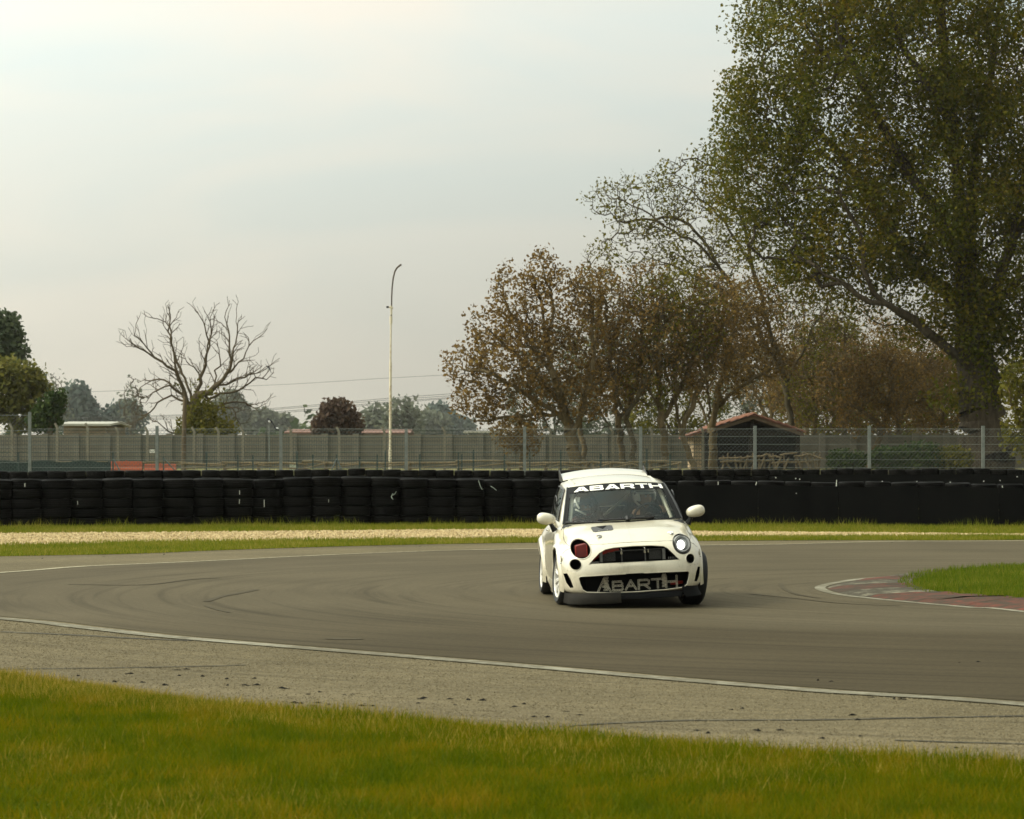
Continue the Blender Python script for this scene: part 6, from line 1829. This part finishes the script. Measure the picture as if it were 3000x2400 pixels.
for ch, w_ in zip('ABARTH', widths):
    outer, holes = LET[ch]
    loops = [outer] + holes
    pts = [p for L in loops for p in L]
    tris = tessellate_polygon([[Vector((p[0], p[1], 0)) for p in L] for L in loops])
    # subdivide so that the letters follow the bent glass
    V2 = [tuple(p) for p in pts]; T2 = [tuple(t) for t in tris]
    for _ in range(2):
        cache = {}; nt_ = []
        def midp(a, b):
            key = (min(a, b), max(a, b))
            if key not in cache:
                V2.append(((V2[a][0] + V2[b][0]) / 2, (V2[a][1] + V2[b][1]) / 2)); cache[key] = len(V2) - 1
            return cache[key]
        for a, b, c in T2:
            ab, bc, ca_ = midp(a, b), midp(b, c), midp(c, a)
            nt_ += [(a, ab, ca_), (ab, b, bc), (ca_, bc, c), (ab, bc, ca_)]
        T2 = nt_
    mb = MB()
    mb.add([WS(u + tw * (uu + w_ * p[0]), .825 + .128 * p[1], .0065) for p in V2], T2)
    o = mb.build('lettering', M_letter); o.parent = wsg
    uu += w_ + gp
# wiper
w1 = [WS(t, v, .02) for t, v in ((.02, .035), (-.15, .06), (-.42, .062), (-.50, .055))]
mb = MB(); mb.tube([WS(t, .06 + .02 * abs(t), .018) for t in np.linspace(-.42, .52, 10)], .014, 6); wp = put(mb.build('wiper_blade', M_trim))
mb = MB(); mb.tube([WS(.06, .02, .02), WS(.06, .085, .03)], .026, 8); put(mb.build('wiper_arm', M_trim))
mb = MB(); mb.tube([WS(t, .028, .010) for t in np.linspace(-.95, -.35, 8)], .012, 6); put(mb.build('cowl_trim', M_trim))
# fill strip between bonnet and glass
rows = [[on_top(max(-.70, min(.70, WS(uu_, 0).x * 1.06)), WS(uu_, 0).y - .05, -.004) for uu_ in np.linspace(-1, 1, 21)], [WS(uu_, -.02) for uu_ in np.linspace(-1, 1, 21)]]
mb = MB(); mb.grid(rows); put(mb.build('scuttle', M_trim))

# side shells: pillars, doors' upper frames, windows
def SD(s, p, v):
    yA = WS(1, v).y + .004; yC = 2.62 - .34 * v
    y = yA + (yC - yA) * p
    xb = WS(1, 0).x + (.695 - WS(1, 0).x) * min(1, p * 7) - .085 * max(0, p - .25) / .75
    xt = WS(1, 1).x + (.548 - WS(1, 1).x) * min(1, p * 4) - .035 * max(0, p - .25) - .06 * max(0, p - .7) / .3
    x = xb + (xt - xb) * v + .022 * math.sin(math.pi * max(v, 0)) * min(1, p * 5)
    zb_ = .886 + .055 * min(1, p * 3)
    ztp = WS(1, 1).z + (.045) * math.sin(min(1, p * 1.2) * math.pi * .75)
    z = zb_ + (ztp - zb_) * v
    if v < 0: return Vector((s * min(abs(on_side(s, min(y, 2.3), z, -.012).x), xb + .03), y, z))
    return Vector((s * x, y, z))
pz = [0, .035, .07, .10, .16, .24, .32, .40, .48, .56, .62, .66, .72, .80, .90, 1.0]
vz = [-.26, 0, .07, .2, .35, .5, .65, .80, .90, .96, 1.0]
for s in (-1, 1):
    mbP, mbG, mbT = MB(), MB(), MB()
    for i in range(len(pz) - 1):
        for j in range(len(vz) - 1):
            q = [SD(s, pz[i], vz[j]), SD(s, pz[i + 1], vz[j]), SD(s, pz[i + 1], vz[j + 1]), SD(s, pz[i], vz[j + 1])]
            win = 3 <= i <= 10 and 2 <= j <= 7
            (mbG if win else mbP).add(q, [(0, 1, 2, 3)])
    def weld(mb, name, mat, thick):
        o = mb.build(name, mat)
        if thick: o.data.materials.append(M_inner)
        bm = bmesh.new(); bm.from_mesh(o.data); bmesh.ops.remove_doubles(bm, verts=bm.verts, dist=1e-5); bmesh.ops.recalc_face_normals(bm, faces=bm.faces); bm.to_mesh(o.data); bm.free()
        o.data.polygons.foreach_set('use_smooth', [True] * len(o.data.polygons)); o.data.set_sharp_from_angle(angle=R(50))
        if thick:
            md = o.modifiers.new('t', 'SOLIDIFY'); md.thickness = thick; md.offset = -1; md.material_offset = 1
        return put(o)
    weld(mbP, 'side_frame', M_paint, .014)
    wn_ = weld(mbG, 'side_window', M_sideglass, 0)
    loop = [SD(s, p_, v_) for p_, v_ in [(.10, .07), (.10, .35), (.10, .65), (.10, .90), (.24, .90), (.40, .90), (.56, .90), (.66, .90), (.66, .65), (.66, .35), (.66, .07), (.48, .07), (.24, .07)]]
    mb = MB(); mb.tube([p_ + Vector((s * .006, 0, 0)) for p_ in loop], .011, 5, closed=True); o = mb.build('window_seal', M_trim, smooth=60); o.parent = wn_
    # sliding lexan vent
    c_ = SD(s, .30, .45); mb = MB(); mb.tube([c_ + Vector((s * .008, .17 * math.cos(a), .09 * math.sin(a))) for a in np.linspace(0, 2 * math.pi, 16, endpoint=False)], .008, 5, closed=True); o = mb.build('vent_ring', M_trim); o.parent = wn_
    # dark gap beside the windscreen
    mb = MB(); mb.tube([WS(s * 1.0, v_, .002) for v_ in np.linspace(0, 1, 12)], .009, 5); put(mb.build('screen_seal', M_trim))
# hatch
def HT(u, v):
    a = SD(1, 1.0, v)
    return Vector((u * a.x, a.y + .10 * (1 - u * u), a.z + .02 * (1 - u * u) * v))
mbP, mbG = MB(), MB()
uz = [-1, -.8, -.5, -.2, .2, .5, .8, 1]; vz2 = [-.26, 0, .2, .5, .8, 1.0]
for i in range(7):
    for j in range(5):
        q = [HT(uz[i], vz2[j]), HT(uz[i + 1], vz2[j]), HT(uz[i + 1], vz2[j + 1]), HT(uz[i], vz2[j + 1])]
        (mbG if (1 <= i <= 5 and 2 <= j <= 3) else mbP).add(q, [(0, 1, 2, 3)])
weld(mbP, 'tailgate', M_paint, .012); weld(mbG, 'rear_window', M_rearglass, 0)
# roof
def RF(u, t):
    """t 0 front edge .. 1 rear edge"""
    pf = WS(u, 1.0); e = SD(1, min(1, max(0, t)), 1.0)
    back = HT(u, 1.0)
    y = pf.y + (back.y - pf.y) * t
    xe = e.x
    crown = .085 * math.sin(math.pi * min(1, (t * .86 + .0))) ** .9 * (1 - abs(u) ** 2.6)
    base = pf.z * (1 - t) + back.z * t + (.045) * math.sin(min(1, t * 1.2) * math.pi * .75) * abs(u) ** 2 * (1 - t)
    ze = e.z
    z = ze + (1 - abs(u) ** 2.2) * ((WS(0, 1).z - WS(1, 1).z) * (1 - t) + (back.z - ze if False else HT(0, 1).z - HT(1, 1).z) * t) + crown * .55
    return Vector((u * xe, y, z))
mb = MB(); mb.grid([[RF(-1 + 2 * i / 20, j / 18) for i in range(21)] for j in range(19)])
o = mb.build('roof', M_paint, smooth=60); o.data.materials.append(M_inner); md = o.modifiers.new('t', 'SOLIDIFY'); md.thickness = .012; md.offset = -1; md.material_offset = 1; put(o)
# roof spoiler with end plates
rows = []
for yy, dz in ((2.06, .0), (2.12, .022), (2.30, .048), (2.56, .072), (2.565, .060), (2.30, .030), (2.10, -.005)):
    rows.append([(x, yy + .05 * (1 - (x / .5) ** 2) - .03, 1.392 + dz - .045 * (x / .5) ** 2) for x in np.linspace(-.49, .49, 17)])
mb = MB(); mb.grid(rows); put(mb.build('roof_spoiler', M_paint, smooth=35))
for s in (-1, 1):
    mb = MB(); mb.prism([(2.10, 1.33), (2.52, 1.345), (2.57, 1.46), (2.50, 1.475), (2.15, 1.385)], s * .490, s * .498, fn=lambda p, q, d: (d, p, q)); put(mb.build('spoiler_end_plate', M_trim))
# mirrors
for s in (-1, 1):
    Mm = Matrix.Translation((s * .825, .40, .965)) @ Matrix.Rotation(R(-10 * s), 4, 'Y')
    prof = [(math.sin(math.pi * i / 12), -math.cos(math.pi * i / 12)) for i in range(13)]
    mb = MB()
    rows = []
    for i in range(11):
        th = math.pi / 2 * i / 10
        r_m = math.sin(th) ** .8; yy = -.075 * math.cos(th)
        rows.append([Mm @ Vector((.102 * r_m * math.copysign(abs(math.cos(a)) ** .85, math.cos(a)), yy, .064 * r_m * math.copysign(abs(math.sin(a)) ** .8, math.sin(a)) * (1.0 + .12 * s * math.cos(a)))) for a in np.linspace(0, 2 * math.pi, 29)])
    rows.append([Mm @ (Mm.inverted() @ p + Vector((0, .05, 0))) for p in rows[-1]])
    mb.grid(rows); mir = put(mb.build('mirror', M_paint, smooth=60))
    mb = MB(); mb.grid([[Mm @ Vector((.098 * math.cos(a) * k, .045, .06 * math.sin(a) * k)) for a in np.linspace(0, 2 * math.pi, 29)] for k in (1, .5, .01)]); sub(mb.build('mirror_glass', M_chrome), mir)
    mb = MB(); mb.tube([Vector((s * .79, .42, .925)), Vector((s * .765, .43, .88)), Vector((s * .735, .44, .83))], [.02, .024, .036], 8); sub(mb.build('mirror_arm', M_trim, smooth=60), mir)

# --- inside: cage, seats, dashboard, steering wheel
def tube_part(name, pts, r, mat=None):
    mb = MB(); mb.tube(pts, r, 8); return put(mb.build(name, mat or M_cage, smooth=60))
for s in (-1, 1):
    tube_part('roll_cage_bar', [(s * .580, .42, .80), (s * .555, .48, .93), (s * .475, .91, 1.255), (s * .45, 1.05, 1.315), (s * .46, 1.55, 1.345)], .021)
    tube_part('roll_cage_bar', [(s * .585, 1.60, .55), (s * .545, 1.60, 1.0), (s * .46, 1.60, 1.34)], .021)
    tube_part('roll_cage_bar', [(s * .46, 1.60, 1.33), (s * .52, 2.3, .80)], .019)
tube_part('roll_cage_bar', [(-.46, 1.60, 1.345), (.46, 1.60, 1.345)], .021)
tube_part('roll_cage_bar', [(-.475, .93, 1.268), (.475, .93, 1.268)], .019)
tube_part('roll_cage_bar', [(-.54, 1.61, .60), (.46, 1.61, 1.33)], .018)
rows = []
for yy, zz in ((.30, .86), (.42, .895), (.60, .90), (.72, .87), (.74, .70)): rows.append([(x, yy, zz - .03 * (x / .6) ** 2) for x in np.linspace(-.62, .62, 12)])
mb = MB(); mb.grid(rows); put(mb.build('dashboard', M_seat, smooth=50))
mb = MB(); mb.box((0, 1.3, .44), (1.18, 1.6, .04)); put(mb.build('cabin_floor', M_inner))
seats = []
for s in (-1, 1):
    mb = MB(); rows = []
    for zz, yy, w_ in ((.50, 1.20, .22), (.70, 1.34, .24), (.90, 1.43, .25), (1.05, 1.49, .20), (1.16, 1.52, .15), (1.24, 1.53, .10)):
        rows.append([(s * .345 + w_ * a, yy - .14 * abs(a) ** 3, zz) for a in np.linspace(-1, 1, 9)])
    mb.grid(rows); o = mb.build('seat', M_seat, smooth=60); md = o.modifiers.new('t', 'SOLIDIFY'); md.thickness = .05; put(o)
    mb = MB(); mb.box((s * .345, 1.05, .50), (.44, .5, .08)); sub(mb.build('cushion', M_seat), o)
SWC = Vector((.345, .80, .925)); SWN = Vector((0, 1, .42)).normalized()
MW = toward(SWC, SWN)
mb = MB(); mb.tube([MW @ Vector((.155 * math.cos(a), .155 * math.sin(a), 0)) for a in np.linspace(0, 2 * math.pi, 28, endpoint=False)], .015, 8, closed=True); sw = put(mb.build('steering_wheel', M_trim, smooth=60))
mb = MB(); mb.lathe([(.05, -.02), (.05, .01), (0, .015)], MW, 14); sub(mb.build('hub', M_filler, smooth=50), sw)
for a in (R(0), R(180), R(270)):
    mb = MB(); mb.tube([MW @ Vector((.04 * math.cos(a), .04 * math.sin(a), 0)), MW @ Vector((.15 * math.cos(a), .15 * math.sin(a), 0))], .012, 6); sub(mb.build('spoke', M_trim), sw)

# --- wheels
def wheel_part(x, y, steer, camber, outer):
    """outer = -1 left, +1 right of the picture"""
    Mw = Matrix.Translation((x, y, .298)) @ Matrix.Rotation(steer, 4, 'Z') @ Matrix.Rotation(camber, 4, 'Y') @ Matrix.Rotation(R(90) * outer, 4, 'Y')
    # local z points outward
    h = .105
    prof = [(.225, -h + .004), (.235, -h), (.268, -h - .004), (.286, -h + .012), (.295, -h + .03), (.298, -.03), (.298, .03), (.295, h - .03), (.286, h - .012), (.268, h + .004), (.235, h), (.222, h - .006), (.215, 0)]
    mb = MB(); mb.lathe([(.222, -.09), (.218, .06), (.223, .088), (.228, .098), (.216, .101), (.206, .090), (.203, .04), (.200, -.05)], Mw, 40)
    # spokes in pairs
    for k in range(10):
        a = 2 * math.pi * k / 10
        for d in (-.07, .07):
            mb.tube([Mw @ Vector((.052 * math.cos(a + d * 2), .052 * math.sin(a + d * 2), .052)), Mw @ Vector((.13 * math.cos(a + d), .13 * math.sin(a + d), .078)), Mw @ Vector((.207 * math.cos(a + d), .207 * math.sin(a + d), .082))], [.016, .011, .010], 6)
    wh = mb.build('wheel', M_rim, smooth=45)
    wh.parent = CAR
    mb = MB(); mb.lathe(prof, Mw, 48, closed=True); sub(mb.build('tyre', M_slick, smooth=40), wh)
    mb = MB(); mb.lathe([(0, .068), (.03, .066), (.056, .056), (.062, .035), (.062, -.02)], Mw, 20); sub(mb.build('hub', M_rim, smooth=40), wh)
    mb = MB(); mb.lathe([(.145, .0), (.145, .015), (.04, .018)], Mw, 24); sub(mb.build('brake_disc', M_alu, smooth=40), wh)
    for k in range(4):
        a = 2 * math.pi * k / 4 + .4
        mb = MB(); mb.lathe([(.009, .05), (.009, .074), (0, .076)], Mw @ Matrix.Translation((.036 * math.cos(a), .036 * math.sin(a), 0)), 6); sub(mb.build('wheel_nut', M_trim), wh)
    return wh
wheel_part(-.678, 0.0, R(6), R(2.5), -1)
wheel_part(.688, 0.0, R(6), R(4.0), 1)
wheel_part(-.682, 2.30, R(1), R(2.0), -1)
wheel_part(.682, 2.30, R(1), R(2.0), 1)
# ================================================================ driver and passenger
M_skin = simple('skin', (0.46, 0.28, 0.18), (0.40, 0.24, 0.15), 8, 0.55)
M_suit = simple('dark_race_suit', (0.016, 0.017, 0.020), (0.010, 0.011, 0.013), 14, 0.85)
M_suit2 = simple('red_and_dark_jacket', (0.075, 0.012, 0.010), (0.02, 0.012, 0.012), 5, 0.85)
M_hel_w = simple('silver_white_helmet', (0.80, 0.81, 0.75), (0.72, 0.73, 0.68), 6, 0.25, coat=0.8)
M_hel_d = simple('dark_helmet', (0.035, 0.035, 0.034), (0.022, 0.022, 0.022), 6, 0.25, coat=0.8)
M_hel_s = simple('pale_helmet_stripe', (0.75, 0.76, 0.68), (0.68, 0.69, 0.62), 6, 0.25, coat=0.8)
M_eye = simple('eye_white', (0.5, 0.48, 0.44), (0.5, 0.48, 0.44), 5, 0.3)
CARM = Matrix.Translation(CAR.location) @ Matrix.Rotation(R(3.5), 4, 'Z') @ ROLL
def skin_figure(name, joints, edges, mat, parent):
    """one continuous surface grown round a skeleton; joints: name -> (pos, radius)"""
    keys = list(joints)
    me = bpy.data.meshes.new(name)
    me.from_pydata([joints[k][0] for k in keys], [(keys.index(a), keys.index(b)) for a, b in edges], [])
    o = bpy.data.objects.new(name, me); COL.objects.link(o)
    md = o.modifiers.new('skin', 'SKIN'); md.use_smooth_shade = True
    sv = me.skin_vertices[0].data
    for i, k in enumerate(keys):
        r = joints[k][1]
        sv[i].radius = r if isinstance(r, tuple) else (r, r)
        sv[i].use_root = (i == 0)
    sb = o.modifiers.new('sub', 'SUBSURF'); sb.levels = 2; sb.render_levels = 2
    dg = bpy.context.evaluated_depsgraph_get()
    m2 = bpy.data.meshes.new_from_object(o.evaluated_get(dg))
    o.modifiers.clear(); o.data = m2
    m2.materials.clear(); m2.materials.append(mat)
    m2.polygons.foreach_set('use_smooth', [True] * len(m2.polygons))
    o.parent = parent
    return o
def person(x, yaw, label, driver, head_z):
    root = empty('person', (0, 0, 0), 0, label, 'person')
    root.matrix_world = CARM @ Matrix.Translation((x, 1.18, .50))
    dz = head_z - 1.08
    hd = Vector((0, .06, .58 + dz))
    J = {'pelvis': ((0, .10, .06), (.15, .11)), 'waist': ((0, .14, .20), (.135, .10)), 'chest': ((0, .16, .36 + dz * .6), (.155, .115)),
         'collar': ((0, .14, .44 + dz), (.10, .08)), 'neck': ((0, .10, .49 + dz), (.058, .058))}
    E = [('pelvis', 'waist'), ('waist', 'chest'), ('chest', 'collar'), ('collar', 'neck')]
    for s, t in ((-1, 'a'), (1, 'b')):
        J['shoulder' + t] = ((s * .185, .14, .40 + dz * .9), .062)
        E.append(('collar', 'shoulder' + t))
        if driver:
            hand = (MW @ Vector((.155 * math.cos(R(160 if s < 0 else 25)) * (1 if s < 0 else 1), .155 * math.sin(R(160 if s < 0 else 25)), .02))) - Vector((x, 1.18, .50))
            # steering wheel axes may be mirrored: pick the point on this side
            hand = Vector((s * abs(hand.x), hand.y, hand.z))
            J['elbow' + t] = ((s * .255, -.04, .27 + dz), .047)
            J['wrist' + t] = ((hand.x + s * .03, hand.y + .07, hand.z - .03), .030)
            J['palm' + t] = ((hand.x + s * .012, hand.y + .02, hand.z), (.036, .022))
            E += [('shoulder' + t, 'elbow' + t), ('elbow' + t, 'wrist' + t), ('wrist' + t, 'palm' + t)]
        else:
            J['elbow' + t] = ((s * .23, .02, .20), .047)
            J['wrist' + t] = ((s * .13, -.16, .13), .032)
            J['palm' + t] = ((s * .10, -.23, .13), (.036, .024))
            E += [('shoulder' + t, 'elbow' + t), ('elbow' + t, 'wrist' + t), ('wrist' + t, 'palm' + t)]
        J['hip' + t] = ((s * .09, .05, .05), .085); J['knee' + t] = ((s * .14, -.36, .16), .062); J['ankle' + t] = ((s * .12, -.62, -.02), .045)
        E += [('pelvis', 'hip' + t), ('hip' + t, 'knee' + t), ('knee' + t, 'ankle' + t)]
    body_ = skin_figure('body', J, E, M_suit if driver else M_suit2, root)
    # head with a face
    Mh = Matrix.Translation(hd) @ Matrix.Rotation(yaw, 4, 'Z')     # local -y is where the face looks
    rows = []
    for i in range(17):
        th = math.pi * i / 16
        row = []
        for a in np.linspace(0, 2 * math.pi, 25):
            r = math.sin(th)
            p = Vector((.076 * r * math.cos(a), .096 * r * math.sin(a), .118 * math.cos(th)))
            f = max(0, -math.sin(a)) * r
            if p.z < -.02: p.x *= 1 - .25 * (-p.z - .02) / .1; p.y *= 1 - .12 * (-p.z - .02) / .1
            if abs(math.cos(a)) < .3 and f > .5:
                if -.035 < p.z < .025: p.y -= .024 * (1 - abs(math.cos(a)) / .3) * (1 - (p.z + .035) / .06)
                if abs(p.z + .055) < .014: p.y += -.004
            if .005 < p.z < .035 and .2 < abs(math.cos(a)) < .6 and f > .4: p.y += .010
            row.append(Mh @ p)
        rows.append(row)
    mb = MB(); mb.grid(rows); head = mb.build('head', M_skin, root, smooth=80)
    for s in (-1, 1):
        mb = MB(); mb.lathe([(math.sin(math.pi * k / 6) * .012, -math.cos(math.pi * k / 6) * .012) for k in range(7)], Mh @ Matrix.Translation((s * .030, -.078, .018)), 8); sub(mb.build('eye', M_eye, smooth=80), head)
        mb = MB(); mb.tube([Mh @ Vector((s * .016, -.090, .040)), Mh @ Vector((s * .045, -.078, .042))], .005, 5); sub(mb.build('eyebrow', M_trim), head)
    mb = MB(); mb.tube([Mh @ Vector((-.024, -.080, -.056)), Mh @ Vector((0, -.088, -.057)), Mh @ Vector((.024, -.080, -.056))], .006, 5); sub(mb.build('mouth', simple('lips', (.25, .10, .08), (.2, .08, .07), 5, .5)), head)
    # helmet: shell with a face opening, chin bar on the closed one
    def hp(a, th, k=1.0):
        p = Vector((.128 * k * math.sin(th) * math.cos(a), (.150 if math.sin(a) > 0 else .142) * k * math.sin(th) * math.sin(a), .140 * k * math.cos(th) + .028))
        return Mh @ p
    mb = MB(); NA, NT = 48, 26
    v = {}
    shell, chin_ = MB(), MB()
    for i in range(NT):
        for j in range(NA):
            th0, th1 = R(150) * i / NT, R(150) * (i + 1) / NT
            a0, a1 = 2 * math.pi * j / NA, 2 * math.pi * (j + 1) / NA
            am = (a0 + a1) / 2; tm = (th0 + th1) / 2
            d = abs((am - 1.5 * math.pi + math.pi) % (2 * math.pi) - math.pi)     # angle from the face direction
            face = d < R(62) and tm > R(82) and (tm < R(112) if not driver else True)
            if driver and d < R(72) and tm > R(118): face = True
            if face: continue
            shell.add([hp(a0, th0), hp(a1, th0), hp(a1, th1), hp(a0, th1)], [(0, 1, 2, 3)])
    o = shell.build('helmet', M_hel_w if driver else M_hel_d, root)
    bm = bmesh.new(); bm.from_mesh(o.data); bmesh.ops.remove_doubles(bm, verts=bm.verts, dist=1e-5); bmesh.ops.recalc_face_normals(bm, faces=bm.faces); bm.to_mesh(o.data); bm.free()
    o.data.polygons.foreach_set('use_smooth', [True] * len(o.data.polygons))
    md = o.modifiers.new('t', 'SOLIDIFY'); md.thickness = .016; md.offset = -1
    hel = o
    a_f = 1.5 * math.pi
    if driver:
        mb = MB(); mb.tube([hp(a_f + d, R(72) - .05 * abs(d), 1.01) for d in np.linspace(-R(85), R(85), 16)], .006, 5); sub(mb.build('visor_seam', M_trim), hel)
        mb = MB(); mb.grid([[hp(a_f + d, th, 1.0 + (.10 if k == 1 else .015) * math.cos(d)) for d in np.linspace(-R(60), R(60), 15)] for k, th in ((0, R(74)), (1, R(83)))]); sub(mb.build('peak', M_hel_w, smooth=60), hel)
        for d in (-R(88), R(88)):
            mb = MB(); mb.lathe([(.016, 0), (.014, .004), (0, .005)], toward(hp(a_f + d, R(78), 1.0), (hp(a_f + d, R(78), 1.0) - Mh @ Vector((0, 0, .03))).normalized()), 12); sub(mb.build('visor_pivot', M_trim), hel)
        mb = MB(); mb.lathe([(.030, .0), (.028, .003), (.02, .004)], toward(hp(a_f + R(20), R(48), 1.0), (hp(a_f + R(20), R(48), 1.0) - Mh @ Vector((0, 0, .03))).normalized()), 16); sub(mb.build('round_sticker', M_hel_d), hel)
        mb = MB(); mb.tube([hp(a_f - R(80), R(112), .98), Mh @ Vector((-.05, -.09, -.115)), Mh @ Vector((.05, -.09, -.115)), hp(a_f + R(80), R(112), .98)], .008, 5); sub(mb.build('chin_strap', M_trim), hel)
    else:
        for (d0, t0, d1, t1, r) in ((-R(95), R(40), -R(62), R(98), .012), (-R(85), R(100), -R(30), R(128), .012), (R(60), R(112), R(20), R(128), .009)):
            mb = MB(); mb.tube([hp(a_f + d0 + (d1 - d0) * k / 6, t0 + (t1 - t0) * k / 6, 1.0) for k in range(7)], r, 6); sub(mb.build('helmet_stripe', M_hel_s, smooth=60), hel)
        mb = MB(); mb.grid([[hp(a_f + d, th, 1.012) for d in np.linspace(-R(105), -R(62), 6)] for th in (R(38), R(52), R(68))]); sub(mb.build('helmet_panel', M_hel_s, smooth=60), hel)
        mb = MB(); mb.grid([[hp(a_f + d, th, 1.01) for d in np.linspace(-R(40), R(30), 8)] for th in (R(124), R(132), R(140))]); sub(mb.build('chin_panel', simple('red_helmet_paint', (.20, .02, .018), (.15, .02, .018), 5, .3), smooth=60), hel)
        mb = MB(); mb.grid([[hp(a_f + d, th, 1.10 - .1 * k) for d in np.linspace(-R(60), R(60), 14)] for k, th in ((0, R(36)), (.5, R(50)), (.9, R(66)))]); sub(mb.build('raised_visor', simple('smoke_visor', (.05, .05, .045), (.04, .04, .04), 4, .12, spec=.6), smooth=60), hel)
    # hands: palm is part of the body; five separate fingers closed on the wheel or resting
    for s, t in ((-1, 'a'), (1, 'b')):
        pc = Vector(J['palm' + t][0])
        for f in range(4):
            off = (f - 1.5) * .017
            ln = (.058, .066, .062, .048)[f]
            if driver:
                base = pc + Vector((0, -.015, off)); m1 = base + Vector((-s * .012, -ln * .45, 0)); tip = m1 + Vector((-s * .03, ln * .10, 0))
            else:
                base = pc + Vector((off, -.025, 0)); m1 = base + Vector((0, -ln * .6, .004)); tip = m1 + Vector((0, -ln * .35, -.02))
            mb = MB(); mb.tube([base, m1, tip], [.0095, .0088, .0072], 8); mb.build('finger', M_skin, root, smooth=80)
        b = pc + Vector((-s * .02, .0, .03)); mb = MB(); mb.tube([b, b + Vector((-s * .02, -.02, .014)), b + Vector((-s * .03, -.045, .012))], [.012, .010, .008], 8); mb.build('thumb', M_skin, root, smooth=80)
        mb = MB(); mb.tube([Vector(J['wrist' + t][0]), pc, pc + Vector((0, -.03 if not driver else -.018, 0))], [.027, .034, .029], 10); mb.build('hand', M_skin, root, smooth=80)
    return root
person(.355, R(27), 'driver in silver open face helmet holding the steering wheel of the white car', True, 1.12)
person(-.345, R(38), 'passenger in dark full face helmet with pale stripes inside the white car', False, 1.03)
# ================================================================ the air
HAZE = 0.00007
mb = MB(); mb.box((0, 2000, 20), (5600, 4300, 42)); 
m = bpy.data.materials.new('haze_air'); m.use_nodes = True
nt = m.node_tree; nt.nodes.clear()
out = N(nt, 'ShaderNodeOutputMaterial'); pv = N(nt, 'ShaderNodeVolumePrincipled')
pv.inputs['Color'].default_value = (0.95, 0.95, 0.90, 1)
pv.inputs['Density'].default_value = HAZE
pv.inputs['Anisotropy'].default_value = 0.3
nt.links.new(pv.outputs[0], out.inputs['Volume'])
hzo = mb.build('haze', m); hzo['kind'] = 'stuff'
